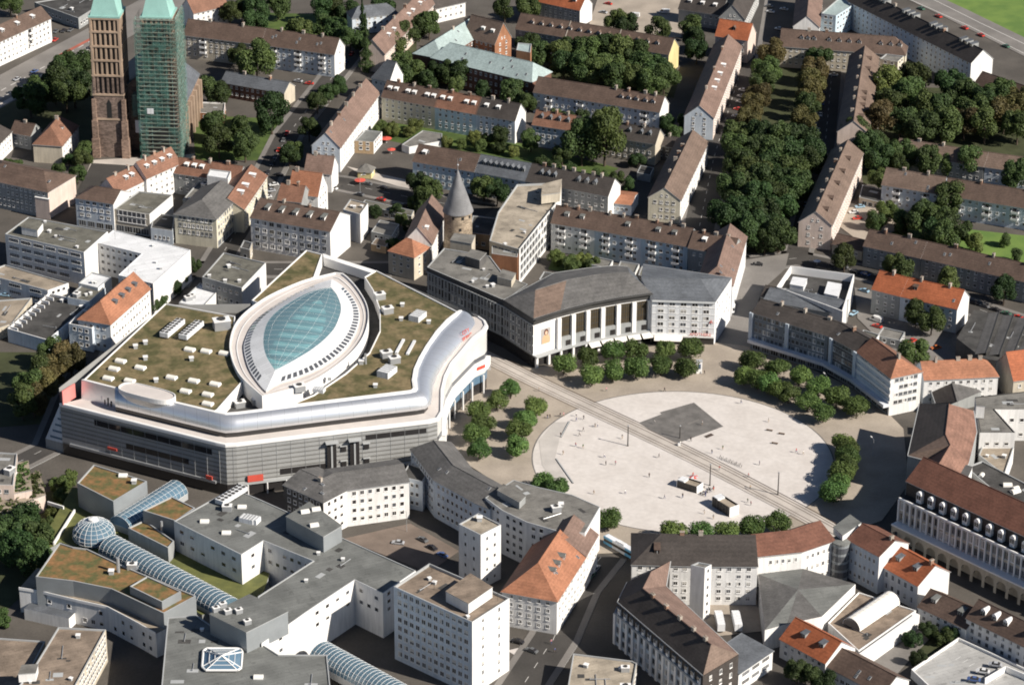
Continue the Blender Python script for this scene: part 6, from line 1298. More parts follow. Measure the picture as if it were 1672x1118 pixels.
for i in (7, 11, 15, 19, 23, 27, 31):
    a, b = G_l[1][i], G_l[0][i]; a2 = G_l[1][min(i + 2, N_)]; prev = None
    for k in range(9):
        t = k / 8; p = a.lerp(b, t); zt_ = 31.5 + .2 * 4 * t * (1 - t); zb_ = 31.3 - 1.7 * 4 * t * (1 - t)
        q_ = (p.x, p.y, zt_); q2 = (p.x, p.y, max(27.5, zb_))
        if prev: mb.face([prev[0], q_, q2, prev[1]], 'truss_teal')
        prev = (q_, q2)
mb.build('truss', th)
# oval roof pavilion, roof notch boxes, red signs, left fins
c = P(240, 641, 29); ux = (R2[2] - R2[1]).normalized(); wx = V3((-ux.y, ux.x)); mb = MB(bs)
ov = lambda s, z: [(c.x + ux.x * s * 11.5 * math.copysign(abs(math.cos(a)) ** .6, math.cos(a)) + wx.x * s * 4.2 * math.copysign(abs(math.sin(a)) ** .75, math.sin(a)), c.y + ux.y * s * 11.5 * math.copysign(abs(math.cos(a)) ** .6, math.cos(a)) + wx.y * s * 4.2 * math.copysign(abs(math.sin(a)) ** .75, math.sin(a)), z) for a in [2 * PI * i / 40 for i in range(40)]]
rings = [ov(.93, 25.0), ov(.95, 27.6), ov(1.0, 27.8), ov(1.0, 29.6), ov(.96, 29.6), ov(.96, 29.2)]
for k in range(5):
    for i in range(40): mb.face([rings[k][i], rings[k][(i + 1) % 40], rings[k + 1][(i + 1) % 40], rings[k + 1][i]], 'trim_white' if k else 'metal_silver', True)
mb.face(rings[-1], 'terrace_pink'); mb.build('oval_pavilion', th)
for x, y, s in ((392, 660, 1), (420, 655, 1.0)): unit('plant', x, y + 4, .4, 1.15 * s, None, 23.2)
c = P(112, 652, 20.6); mb = MB(bs); dleft = (P(135, 620, 24) - P(104, 652, 21)).normalized(); mb.obox(P(112, 645, 23), dleft, 7.5, .5, 20.6, 26.2, 'red_pale'); mb.build('sign_board', th)
q_, u_ = along([V3((c_.x, c_.y)) for c_ in C3], .25)
c = P(166, 655, 21); mb = MB(bs)
for k in range(4): mb.obox(P(167 + k * 5, 657 + k * 1.5, 21), ux, .5, .5, 20.6, 23.6 - (k % 2), 'trim_white' if k < 1 else 'metal_dark')
mb.build('terrace_group', th)
# lettering on the curved end by the plaza
ia = 15; a_, b_ = R2[ia - 1].lerp(V3((C3[ia - 1].x, C3[ia - 1].y)), .66), R2[ia].lerp(V3((C3[ia].x, C3[ia].y)), .66); uu = (b_ - a_).normalized(); m_ = a_.lerp(b_, .25); nn = rightn(uu)
for s, zz in (('CITY', 26.2), ('POINT', 24.2)):
    q2 = m_ + nn * (.5 if zz > 25 else 1.3); inst(text_mesh(s, 2.1, 'red_paint'), 'lettering', th, (q2.x - bs.x, q2.y - bs.y, zz), (PI / 2 - .35, 0, math.atan2(uu.y, uu.x)))
ul = (W2[1] - W2[0]).normalized(); nl_ = rightn(ul); mb = MB(bs)
def fp(s, z, o): q = W2[0] + ul * s - nl_ * 1.2 + nl_ * o; return (q.x, q.y, z)
prof_ = [(-8.2, 4), (2.2, 4), (2.2, 20), (-.6, 20)]
for o in (0, -3):
    pts = [fp(s, z, o) for s, z in prof_]; mb.face(pts if o == 0 else pts[::-1], 'wall_bluewhite')
for i in range(4):
    (s0, z0), (s1, z1) = prof_[i], prof_[(i + 1) % 4]; mb.face([fp(s0, z0, 0), fp(s0, z0, -3), fp(s1, z1, -3), fp(s1, z1, 0)], 'wall_bluewhite')
for k in range(5):
    z = 5.2 + k * 2.7; sl_ = -8.2 + (z - 4) * 7.6 / 16 + 1.6; mb.face([fp(sl_, z, .04), fp(2.2, z - .2, .04), fp(2.2, z + .7, .04), fp(sl_, z + .9, .04)], 'pane_blue')
mb.prism([fp(-8.2, 0, 0)[:2], fp(2.2, 0, 0)[:2], fp(2.2, 0, -3)[:2], fp(-8.2, 0, -3)[:2]], 0, 4, 'wall_grey')
mb.build('sloping_wing', th)
# ================================================================ glass arcade complex, bottom left
def z5(x, y): return (x / 3.517, 800 + y / 3.517)
def z6(x, y): return (400 + x / 3.517, 800 + y / 3.517)
mat('lawn_roof', (0.15, 0.155, 0.05), var=.1, scale=.5, col2=(0.09, 0.10, 0.035))
m1 = [(284, 850), (380, 796), (425, 815), (472, 836), (558, 877), (679, 931), (644, 955), (625, 968), (579, 946), (505, 995), (427, 1050), (421, 973), (511, 915), (430, 882), (394, 905)]
r = flat('arcade_block', 'wide grey flat roofed block with roof boxes and white rear walls above the roof lawn', 'building', m1, 17, 'wall_white', 'flat_grey', par=.3, parm='trim_grey', floors=3, spacing=3.4, ww=1.8, wh=1.5, style='office', z0=0, base=8, edges={14: dict(floors=2, cols=6, w=2.2), 8: dict(floors=2, spacing=5.5, skip=.35), 9: dict(floors=2, spacing=5.5, skip=.5), 13: dict(floors=2, cols=1), 12: dict(floors=2, spacing=3), 7: dict(floors=2)}, skip=.1,
         units=(('skybox', *z5(1175, 183)), ('plant', *z5(1305, 115)), ('skybox', *z5(1390, 100)), ('white', *z5(1425, 178), -.4), ('skybox', *z5(1300, 248)), ('vent', 520, 905), ('vent', 560, 915), ('white', *z6(40, 180), -.4), ('vent', 500, 950)))
addbox(r, [(467, 843), (505, 819), (558, 858), (528, 876)], 16.7, 22.7, 'zinc_wall', 'flat_grey', px_h=22.7)
for x, y in ((498, 836), (513, 858), (516, 832)):
    q_ = P(x, y, 22.8); inst(UNIT['skybox'], 'skylight', r['roof'], (q_.x - r['base'].x, q_.y - r['base'].y, 22.8), .3, (1, 1, 1))
addbox(r, [(342, 1002), (407, 970), (470, 998), (402, 1032)], 15, 23.2, 'zinc_wall', 'flat_grey', px_h=23.2)
for x, y in ((353, 997), (364, 990), (372, 1001), (404, 1018), (390, 1000)):
    q_ = P(x, y, 23.3); inst(UNIT['plant'], 'ventilation_unit', r['roof'], (q_.x - r['base'].x, q_.y - r['base'].y, 23.2), .5, (.7, .7, .8))
c = P(378, 812, 17); inst(UNIT['chiller'], 'cooling_unit', r['roof'], (c.x - r['base'].x, c.y - r['base'].y, 16.7), -.6, (1.2, 1.1, 1))
r = flat('arcade_block', 'grey flat roof with small glass pyramid at the bottom edge', 'building', [(274, 1007), (322, 1004), (404, 1062), (427, 1050), (455, 1068), (534, 1068), (541, 1135), (262, 1135)], 16, 'wall_white', 'flat_grey', par=.35, parm='trim_grey', floors=3, units=(('skybox', 422, 1106), ('vent', 330, 1030)))
mb = MB(r['base']); w_ = [P(x, y, 16) for x, y in [(331, 1078), (334, 1058), (394, 1060), (392, 1086), (335, 1090)]]
cp = P(362, 1070, 20.0); w_ = [P(x, y, 16.4) for x, y in [(330, 1088), (332, 1062), (338, 1058), (392, 1058), (396, 1064), (394, 1090), (388, 1094), (336, 1094)]]
for i in range(8):
    a, b = w_[i], w_[(i + 1) % 8]; mb.face([(a.x, a.y, 16.4), (b.x, b.y, 16.4), (cp.x, cp.y, 20)][::-1], 'pane_blue')
    mb.tube((a.x, a.y, 16.5), (cp.x, cp.y, 20.1), .18, .18, 'trim_white', 5, False); mb.tube((a.x, a.y, 16.5), (b.x, b.y, 16.5), .35, .35, 'trim_white', 5, False)
    for t in (.35, .65):
        p0, p1 = a.lerp(cp, t), b.lerp(cp, t); mb.tube((p0.x, p0.y, 16.5 + 3.6 * t), (p1.x, p1.y, 16.5 + 3.6 * t), .1, .1, 'trim_white', 5, False)
mb.build('glass_pyramid', r['th'])
g3 = [z5(*p) for p in [(205, 495), (340, 300), (420, 325), (500, 335), (690, 425), (845, 490), (1125, 605), (940, 705), (640, 565), (420, 520)]]
r = flat('arcade_block', 'block with large orange-green planted roof, zinc band and white base wall', 'building', g3, 15, 'zinc_wall', 'sedum_orange', par=.5, parm='trim_grey', floors=0, z0=0, units=(('stack', *z5(680, 470), 0, 1.3), ('plant', *z5(760, 450)), ('vent', *z5(640, 480), 0, 1.5)))
flat('', '', '', [z5(*p) for p in [(745, 550), (845, 492), (1040, 580), (930, 640)]], 17.6, 'zinc_wall', 'sedum_orange', par=.4, parm='trim_grey', floors=0, z0=14, part_of=(r['th'], r['base']), pname='roof_box', autow=False)
lo_ = [P(*z5(*p), 8.6) for p in [(110, 570), (235, 590), (440, 640), (620, 680), (790, 770), (895, 830)]]; off_ = offset_line(lo_, 14)
mb = MB(r['base'])
for i in range(5):
    mb.prism([lo_[i], lo_[i + 1], off_[i + 1], off_[i]], 0, 9, 'wall_white', 'flat_tan')
ribbon(mb, lo_, 8.6, 9.6, .25, 'trim_white'); mb.build('base_wall', r['th'])
W = Wins()
for i in range(1, 5): W.facade(lo_[i], lo_[i + 1], .5, 8.5, 2, spacing=3.4, w=1.5, h=1.7, style='office', skip=.3)
W.build(r['th'], r['base'])
mb = MB(r['base']); a, b = lo_[0].lerp(lo_[1], .35), lo_[2]; cx_ = (a + b) / 2 + rightn((b - a).normalized()) * 1.5; mb.obox(cx_, b - a, (b - a).length * .9, 5, 0, 4.2, 'wall_white', 'roof_slate'); mb.build('entrance_porch', r['th'])
flat('arcade_block', 'small block with planted roof beside the long glass barrel, behind the dome', 'building', [z5(*p) for p in [(820, 115), (985, 35), (1120, 100), (1010, 175)]], 16, 'zinc_wall', 'sedum_orange', par=.45, parm='trim_grey', floors=0)
flat('arcade_block', 'low planted roof strip with flue between dome and grey block', 'building', [z5(*p) for p in [(735, 215), (830, 170), (1000, 290), (965, 330)]], 11.5, 'wall_grey', 'sedum_orange', par=.5, parm='trim_grey', floors=0, units=(('stack', *z5(930, 240), 0, 1),))
flat('arcade_block', 'dark sided block with planted roof next to the mall, left of the glass tunnel', 'building', [(126, 788), (153, 758), (240, 785), (185, 818)], 15, 'zinc_wall', 'sedum_orange', par=.5, parm='trim_grey', floors=0, units=(('skybox', 201, 777), ('vent', 219, 789, 0, 1.5)))
# roof lawn deck
q_ = [P(x, y, 5.5) for x, y in [(70, 878), (118, 795), (175, 800), (245, 860), (300, 868), (440, 936), (425, 985), (330, 1003), (240, 955), (150, 900), (100, 885), (80, 895)]]
q_ = q_ if area(q_) > 0 else q_[::-1]; c = sum(q_, V3((0, 0))) / len(q_); mb = MB((c.x, c.y, 0)); mb.prism([(p.x, p.y) for p in q_], 0, 5.5, 'wall_grey', 'lawn_roof')
th2 = thing('lawn_deck', 'grass covered deck around the glass dome and glass barrel', 'roof garden', (c.x, c.y, 0)); mb.build('deck', th2)
mb = MB((c.x, c.y, 0)); pts_ = [P(x, y, 5.5) for x, y in [(88, 890), (122, 836)]]; mb.obox((pts_[0] + pts_[1]) / 2, pts_[1] - pts_[0], (pts_[1] - pts_[0]).length, .5, 5.5, 6.7, 'trim_white'); pts_ = [P(x, y, 5.5) for x, y in [(78, 823), (104, 831)]]; mb.obox((pts_[0] + pts_[1]) / 2, pts_[1] - pts_[0], (pts_[1] - pts_[0]).length, .5, 5.5, 6.7, 'trim_white')
mb.build('border_wall', th2)
# dome
DZ = 5.5; c = P(154, 880, DZ); Rd = 7.2; th3 = thing('glass_dome', 'ribbed glass dome on the roof lawn', 'dome', (c.x, c.y, DZ)); g = MB((c.x, c.y, DZ)); rr = MB((c.x, c.y, DZ))
prof = [(Rd * .92, DZ), (Rd, DZ + 1.2), (Rd, DZ + 2.4)] + [(Rd * math.cos(a), DZ + 2.4 + Rd * .72 * math.sin(a)) for a in [PI / 2 * k / 6 for k in range(1, 6)]] + [(Rd * .2, DZ + 2.4 + Rd * .715)]
g.lathe((c.x, c.y), prof, 'glass_vault', 32); g.lathe((c.x, c.y), [(Rd * .22, DZ + 2.4 + Rd * .70), (Rd * .22, DZ + 2.4 + Rd * .80), (0, DZ + 2.4 + Rd * .86)], 'trim_white', 16)
for k in range(20):
    a = 2 * PI * k / 20
    for i in range(len(prof) - 1): rr.tube((c.x + prof[i][0] * 1.01 * math.cos(a), c.y + prof[i][0] * 1.01 * math.sin(a), prof[i][1]), (c.x + prof[i + 1][0] * 1.01 * math.cos(a), c.y + prof[i + 1][0] * 1.01 * math.sin(a), prof[i + 1][1]), .07, .07, 'trim_white', 4, False)
for r_, z in prof[1:-1]:
    for k in range(32): rr.tube((c.x + r_ * 1.01 * math.cos(2 * PI * k / 32), c.y + r_ * 1.01 * math.sin(2 * PI * k / 32), z), (c.x + r_ * 1.01 * math.cos(2 * PI * (k + 1) / 32), c.y + r_ * 1.01 * math.sin(2 * PI * (k + 1) / 32), z), .06, .06, 'trim_white', 4, False)
g.build('glazing', th3); rr.build('rib', th3)
g = MB((c.x, c.y, DZ)); g.lathe((c.x, c.y), [(Rd * .9, DZ + .05), (0, DZ + .1)], 'pane_blue', 24); g.build('floor', th3)
def vault(name, label, A, B, rad, z, base=2.0, nrib=18, long=6):
    m_ = (A + B) / 2; bs_ = V3((m_.x, m_.y, z)); t = thing(name, label, 'glass arcade', bs_)
    u = (B - A).normalized(); wv = V3((-u.y, u.x)); mb = MB(bs_)
    mb.prism([A - wv * rad, B - wv * rad, B + wv * rad, A + wv * rad], z, z + base, 'trim_grey', 'pane_blue'); mb.build('base', t)
    barrel(t, bs_, A, B, rad, z + base, 'glass_vault', nrib=nrib, long=long, squash=.8, name='glazing'); return t
vault('glass_arcade', 'long glass barrel vault running from the dome across the roof lawn', P(180, 892, 7), P(372, 994, 7), 5.0, 5.5, 1.4, 30, 8)
t = vault('glass_arcade', 'glass tunnel roof with pale blue arched end in front of the mall', P(196, 858, 8), P(290, 799, 8), 4.6, 5.5, 2.4, 16, 6)
vault('glass_arcade', 'glass barrel vault at the bottom edge beside the white slab tower', P(523, 1062, 7), P(650, 1132, 7), 5.0, 3.5, 2.5, 22, 8)
# ================================================================ trees
rnd = random.Random(11)
def crown_mesh(kind, seed, n):
    r = random.Random(seed); v = []; f = []
    lobes = []
    if kind == 'round':
        lobes = [(V3((0, 0, 0)), .8)] + [(V3((r.uniform(-1, 1), r.uniform(-1, 1), r.uniform(-.6, .8))).normalized() * r.uniform(.38,.62), r.uniform(.3, .6)) for _ in range(12)]
    elif kind == 'broad':
        lobes = [(V3((r.uniform(-.1, .1), r.uniform(-.1, .1), -.05)), .62)]
        for _ in range(13):
            d = V3((r.uniform(-1, 1), r.uniform(-1, 1), r.uniform(-.55, 1))).normalized(); lobes.append((V3((d.x * .62, d.y * .62, d.z * .68)), r.uniform(.26, .46)))
    for _ in range(n):
        if kind == 'conifer':
            t = r.random() ** .75; z = 1.5 - 2.4 * t; rad = (.06 + .62 * t) * (.8 + .35 * math.sin(t * 34 + seed)) ; a = r.uniform(0, 2 * PI); k = r.uniform(.55, 1.0)
            rad *= 1 + .18 * math.sin(a * 5 + seed); p = V3((rad * k * math.cos(a), rad * k * math.sin(a), z - .1 * k)); nrm = V3((math.cos(a), math.sin(a), .7))
        else:
            c, R = r.choice(lobes); d = V3((r.gauss(0, 1), r.gauss(0, 1), r.gauss(.15, 1))).normalized(); p = c + d * R * r.uniform(.72, 1.04); nrm = d
            if kind == 'round' and p.z < -.62: p.z = -.62 + r.uniform(-.05, .05)
        nrm = (nrm.normalized() + V3((r.uniform(-1, 1), r.uniform(-1, 1), r.uniform(-.6, 1))) * .75).normalized()
        t1 = nrm.cross(V3((r.uniform(-1, 1), r.uniform(-1, 1), r.uniform(-1, 1)))).normalized(); t2 = nrm.cross(t1); s = r.uniform(.032, .078) * (1.0 if kind != 'round' else 1.15)
        b = len(v); v += [p - t1 * s, p - t2 * s * .7 + nrm * s * .2, p + t1 * s, p + t2 * s * .7 + nrm * s * .15]; f.append((b, b + 1, b + 2, b + 3))
    me = bpy.data.meshes.new('crown'); me.from_pydata(v, [], f); me.materials.append(MATS['leaf_mid']); me.update(); return me
CROWN = {'round': [crown_mesh('round', i, 4800) for i in range(4)], 'broad': [crown_mesh('broad', 20 + i, 6400) for i in range(8)], 'conifer': [crown_mesh('conifer', 40 + i, 3000) for i in range(2)]}
def trunk_mesh(seed, limbs=5):
    r = random.Random(seed); mb = MB(); mb.tube((0, 0, 0), (0, 0, .55), .07, .05, 'bark', 8); mb.tube((0, 0, .55), (r.uniform(-.05, .05), r.uniform(-.05, .05), 1.0), .05, .03, 'bark', 7)
    for k in range(limbs):
        a = 2 * PI * k / limbs + r.uniform(-.3, .3); z = r.uniform(.45, .75); e = (.33 * math.cos(a), .33 * math.sin(a), z + r.uniform(.25, .4)); mb.tube((0, 0, z), e, .03, .012, 'bark', 5)
    return mb.mesh('trunk')
TRUNK = [trunk_mesh(i) for i in range(3)]
ORD = ['first', 'second', 'third', 'fourth', 'fifth', 'sixth', 'seventh', 'eighth', 'ninth', 'tenth', 'eleventh', 'twelfth', 'thirteenth', 'fourteenth', 'fifteenth', 'sixteenth']
def tree(x, y, R, label, kind='broad', leafm='leaf_dark', group=None, th=None, name=None, sz=1.0, xy=None):
    tk = th if th is not None else R * .6; zc = tk + R * (.62 if kind == 'round' else .72) * sz
    if kind == 'conifer': zc = R * .9 * sz + 1.5
    q = xy or P(x, y, zc); R *= 1.18 if kind == 'round' else (1.16 if kind == 'broad' else 1.0); t = thing(name or {'round': 'plaza_tree', 'broad': 'broadleaf_tree', 'conifer': 'conifer_tree'}[kind], label, 'tree', (q.x, q.y, 0), group)
    c = inst(rnd.choice(CROWN[kind]), 'crown', t, (0, 0, zc), rnd.uniform(0, 6.28), (R * rnd.uniform(.93, 1.07), R * rnd.uniform(.93, 1.07), R * sz))
    c.material_slots[0].link = 'OBJECT'; c.material_slots[0].material = MATS[leafm]
    inst(rnd.choice(TRUNK), 'trunk', t, (0, 0, 0), rnd.uniform(0, 6.28), (max(2.0, R * .8), max(2.0, R * .8), zc * .98)); return t
def grp(items, tmpl, kind, leafm, R, group, th=None, sz=1.0):
    for i, it in enumerate(items):
        x, y = it[0], it[1]; rr = it[2] if len(it) > 2 else R; lm = it[3] if len(it) > 3 else leafm
        tree(x, y, rr * rnd.uniform(.94, 1.08), tmpl.format(ORD[i]), kind, lm if isinstance(lm, str) else rnd.choice(lm), group, th, sz=sz)
z3b = lambda x, y: (800 + x / 3.726, 520 + y / 3.726); zr3 = lambda x, y: (1200 + x / 3.542, 520 + y / 3.542)
PG = 'clipped round trees around the plaza'
grp([z3b(*p) for p in [(450, 278), (598, 232), (752, 205), (888, 192), (1065, 192), (1225, 190)]], 'round plaza tree, {} from left in the back row under the department store', 'round', 'leaf_plaza', 4.3, PG, 2.2, .88)
grp([z3b(*p) for p in [(622, 345), (748, 318), (890, 298), (1042, 285), (1190, 295)]], 'round plaza tree, {} from left in the front row under the department store', 'round', 'leaf_plaza', 4.4, PG, 2.2, .88)
grp([z3b(*p) for p in [(125, 425), (275, 540), (215, 610), (180, 675), (165, 775)]], 'round plaza tree, {} from the top in the right column beside the mall', 'round', 'leaf_plaza', 4.2, PG, 2.2, .88)
grp([(811, 654), (781, 673), (790, 690), (778, 708), (782, 733)], 'round plaza tree, {} from the top in the left column beside the mall', 'round', 'leaf_plaza', 4.2, PG, 2.2, .88)
grp([(886, 785), (908, 797), (992, 846)], 'round plaza tree, {} from left peeping over the curved grey block', 'round', 'leaf_plaza', 4.0, PG, 2.2, .88)
grp([zr3(*p) for p in [(95, 240), (245, 282), (375, 332), (480, 388), (588, 452), (705, 515)]], 'round plaza tree, {} from left in the row by the shop canopy', 'round', 'leaf_plaza', 4.2, PG, 2.2, .88)
grp([zr3(*p) for p in [(55, 328), (190, 375), (310, 430), (420, 480), (512, 545), (135, 352), (258, 408)]], 'round plaza tree, {} of the row on the north-east rim of the white circle', 'round', 'leaf_plaza', 4.1, PG, 2.2, .88)
grp([zr3(*p) for p in [(628, 715), (645, 755), (645, 800), (640, 850), (625, 900), (600, 950), (572, 1000)]], 'round plaza tree, {} from the top in the shaded east column', 'round', 'leaf_plaza', 4.2, PG, 2.2, .88)
grp([(1101, 866), (1144, 870), (1186, 867), (1228, 862), (1268, 852)], 'round plaza tree, {} from left behind the roof of the south block', 'round', 'leaf_plaza', 4.2, PG, 2.2, .88)
z4 = lambda x, y: (1200 + x / 3.542, y / 3.542); z8 = lambda x, y: (1200 + x / 3.542, 240 + y / 3.542)
PK = 'park trees of the avenue'; DK = ['leaf_dark', 'leaf_dark', 'leaf_mid']; OL = ['leaf_olive', 'leaf_olive', 'leaf_mid']
grp([z4(*p) for p in [(215, 300), (185, 400), (165, 470), (135, 545), (105, 620), (75, 690)]], 'olive tinged park tree, {} from the top in the left avenue row', 'broad', OL, 6.3, PK)
grp([z4(*p) for p in [(490, 330), (462, 400), (445, 470), (440, 540), (425, 610), (405, 690)]], 'park tree, {} from the top in the right avenue row', 'broad', DK + ['leaf_olive', 'leaf_olive'], 6.2, PK)
grp([z4(*p) for p in [(30, 780), (150, 790), (260, 820), (390, 800), (0, 870), (110, 880), (220, 900), (330, 900), (430, 890)]], 'dark park tree, {} in the upper clump of the park', 'broad', DK, 7.4, PK)
grp([z8(*p) for p in [(30, 110), (120, 130), (230, 120), (340, 130), (420, 90), (70, 200), (170, 210), (280, 210), (360, 220)]], 'dark park tree, {} in the middle clump of the park', 'broad', DK, 7.2, PK)
grp([z8(*p) for p in [(40, 290), (130, 300), (230, 290), (310, 270), (80, 380), (180, 380), (270, 360), (110, 460), (210, 450), (260, 500), (60, 500), (-20, 230), (-40, 380)]], 'dark park tree, {} in the lower clump of the park', 'broad', DK, 6.8, PK)
grp([z8(*p) for p in [(175, 540), (250, 530)]], 'park tree, {} from left beside the road junction', 'broad', DK, 5.2, PK)
GR = 'garden trees on the right'
grp([z4(*p) for p in [(880, 480), (1040, 470), (1000, 550), (900, 580), (1080, 620), (1180, 640), (1250, 490), (1320, 560)]], 'garden tree, {} of the clump below the long white block', 'broad', ['leaf_dark', 'leaf_mid', 'leaf_bright'], 7.6, GR)
grp([z4(*p) for p in [(840, 690), (960, 690), (1080, 720), (1200, 720), (1330, 690, ), (1440, 600), (1450, 720), (1540, 540), (1560, 660), (1640, 580), (1640, 720), (1380, 640)]], 'garden tree, {} of the clump at the right edge', 'broad', ['leaf_dark', 'leaf_mid', 'leaf_olive', 'leaf_dark'], 7.6, GR)
grp([z4(*p) for p in [(690, 770), (765, 830), (830, 900)]], 'garden tree, {} from left at the end of the diagonal block', 'broad', DK, 6.4, GR)
grp([z4(*p) for p in [(965, 880), (1125, 925), (1345, 930), (1630, 1010)]], 'garden tree, {} from left in front of the long plain brown roof', 'broad', DK, 6.6, GR)
grp([z8(*p) for p in [(1250, 300), (1180, 430), (1090, 410), (1280, 470), (1120, 500), (1220, 520)]], 'garden tree, {} of the clump in front of the white balcony flats', 'broad', ['leaf_dark', 'leaf_mid'], 6.6, GR)
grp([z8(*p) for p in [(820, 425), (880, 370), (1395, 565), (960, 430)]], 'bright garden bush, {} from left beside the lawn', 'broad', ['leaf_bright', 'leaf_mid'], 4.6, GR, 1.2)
grp([z8(*p) for p in [(635, 640), (930, 690), (980, 720), (1245, 775), (1560, 825)]], 'street tree, {} from left before the long shaded row', 'broad', DK, 5.2, GR)
grp([z8(*p) for p in [(1050, 960), (1140, 1000)]] + [zr3(1040, 190)], 'yard tree, {} behind the white orange roofed house', 'broad', ['leaf_mid'], 5.0, GR)
z3 = lambda x, y: (800 + x / 3.726, y / 3.726); z2 = lambda x, y: (400 + x / 3.726, y / 3.726); z1 = lambda x, y: (x / 3.726, y / 3.726)
TC = 'courtyard trees in the upper middle'
grp([z3(*p) for p in [(400, 320), (500, 300), (600, 320), (700, 300), (800, 310), (880, 330), (450, 400), (560, 420)]], 'courtyard tree, {} of the upper line before the dormered block', 'broad', DK, 7.0, TC)
grp([z3(*p) for p in [(650, 440), (740, 400), (760, 480), (840, 460), (900, 410), (1000, 410), (1060, 470), (980, 500)]], 'courtyard tree, {} of the lower line before the plain brown roof', 'broad', ['leaf_dark', 'leaf_mid', 'leaf_mid'], 7.0, TC)
grp([z3(*p) for p in [(1220, 160), (1235, 240), (1260, 300), (830, 140), (770, 135), (1020, 180)]], 'tree, {} of the group around the car park', 'broad', DK, 5.6, TC)
grp([z3(*p) for p in [(230, 260), (300, 330), (90, 60), (230, 40), (140, 560)]], 'tree, {} of the group beside the pale green school roof', 'broad', DK, 6.0, TC)
tree(*z3(700, 830), 9.2, 'big sunlit tree standing between the two shaded houses', 'broad', 'leaf_bright', sz=1.35); tree(*z3(560, 860), 8.0, 'tall tree in shade-dark leaves left of the big sunlit tree', 'broad', 'leaf_dark', sz=1.25)  # sunlit and shaded halves put into bright and dark leaf colours
grp([z3(*p) for p in [(250, 850), (440, 940), (60, 830)]], 'garden tree, {} from the rear gardens left of the big sunlit tree', 'broad', ['leaf_mid', 'leaf_dark'], 4.6, TC)
TN = 'trees between the rows at the top'
grp([z2(*p) for p in [(70, 60), (200, 30), (460, 60), (530, 40), (620, 60), (850, 40), (60, 130), (330, 170), (480, 170), (560, 190), (640, 230)]], 'garden tree, {} of the gardens at the top behind the shaded block', 'broad', DK, 6.2, TN)
grp([z2(*p) for p in [(715, 180), (735, 290)]], 'tall dark slender conifer, {} beside the street at the top', 'conifer', 'leaf_dark', 5.2, TN, sz=2.2)
grp([z2(*p) for p in [(960, 200), (1060, 170), (1120, 150), (910, 270), (960, 390), (930, 450), (1000, 430)]], 'tree, {} of the group between the pink roof and the school', 'broad', ['leaf_dark', 'leaf_mid'], 6.0, TN)
grp([z2(*p) for p in [(1240, 440), (1320, 440), (1170, 430)]], 'tree, {} from right in front of the dark brick school wing', 'broad', DK, 5.6, TN)
tree(*z2(70, 360), 9, 'large round green tree between the shaded block and the low brick house', 'broad', 'leaf_mid')
tree(*z2(160, 680), 8.6, 'large dark tree at the street right of the low brick house', 'broad', 'leaf_dark')
grp([z2(*p) for p in [(440, 620), (510, 560), (560, 520), (390, 780), (300, 920), (270, 940)]], 'street tree, {} along the shaded street beside the pinkish roof', 'broad', DK, 4.6, TN)
grp([z2(*p) for p in [(830, 780), (900, 790), (1040, 760), (1400, 840), (1480, 850)]], 'bright garden bush, {} from left in the rear gardens', 'broad', ['leaf_bright', 'leaf_mid'], 3.4, TN, .8)
grp([(683, 300), (700, 312), (790, 305), (812, 312)], 'tree, {} from left around the round tower', 'broad', ['leaf_dark', 'leaf_mid'], 5.6, TN)
grp([z1(*p) for p in [(390, 430), (470, 390), (330, 500), (400, 560), (270, 540), (180, 590), (450, 520)]], 'tree, {} of the dark clump left of the brown tower', 'broad', ['leaf_dark', 'leaf_dark', 'leaf_mid'], 8.0, 'trees by the church')
grp([z1(*p) for p in [(1300, 770), (1330, 860), (1480, 800), (1490, 880)]], 'tree, {} from left before the netted tower', 'broad', ['leaf_mid', 'leaf_dark'], 6.6, 'trees by the church')
grp([z1(*p) for p in [(1260, 540), (1330, 570), (1450, 330), (60, 20), (1400, 80), (1470, 60)]], 'tree, {} of the shaded garden behind the church', 'broad', DK, 5.4, 'trees by the church')
grp([z1(*p) for p in [(470, 1060), (515, 910), (500, 970)]], 'small tree, {} beside the orange-brown hipped house', 'broad', ['leaf_mid'], 3.8, 'trees by the church')
WT = 'trees behind the mall'; z1c = lambda x, y: (x / 3.726, 520 + y / 3.726)
grp([z1c(*p) for p in [(320, 200), (390, 230), (240, 300), (320, 320), (170, 400), (260, 400), (130, 500), (200, 490), (430, 240)]], 'tree, {} of the clump in the shadow of the mall', 'broad', ['leaf_mid', 'leaf_olive', 'leaf_dark'], 5.8, WT)
grp([(20, 868), (45, 850), (60, 880), (30, 895), (55, 910)], 'dark tree, {} of the clump left of the glass dome', 'broad', DK, 6.0, WT)
grp([(100, 812), (88, 835), (78, 858), (95, 790), (115, 782), (60, 800), (5, 1010)], 'bush, {} along the planted edge left of the glass dome', 'broad', ['leaf_mid', 'leaf_bright'], 3.2, WT, .8)
grp([(318, 432), (300, 452), (285, 470), (252, 498), (263, 490)], 'bush, {} along the ivy wall of the white roofed building', 'broad', ['leaf_mid', 'leaf_dark'], 3.2, WT, .8)
grp([(952, 425), (968, 432), (935, 432), (908, 420)], 'garden bush, {} in the courtyard behind the department store', 'broad', ['leaf_mid', 'leaf_bright'], 3.6, WT, .8)
grp([(1302, 1095), (1325, 1105), (1345, 1112)], 'tree, {} from left in front of the low orange roofed house', 'broad', DK, 4.0, WT)
grp([(1490, 1042), (1515, 1028), (1540, 1040), (1555, 1030), (1500, 1075)], 'bush, {} in the yard before the brown roofed white house', 'broad', DK, 3.0, WT, .7)

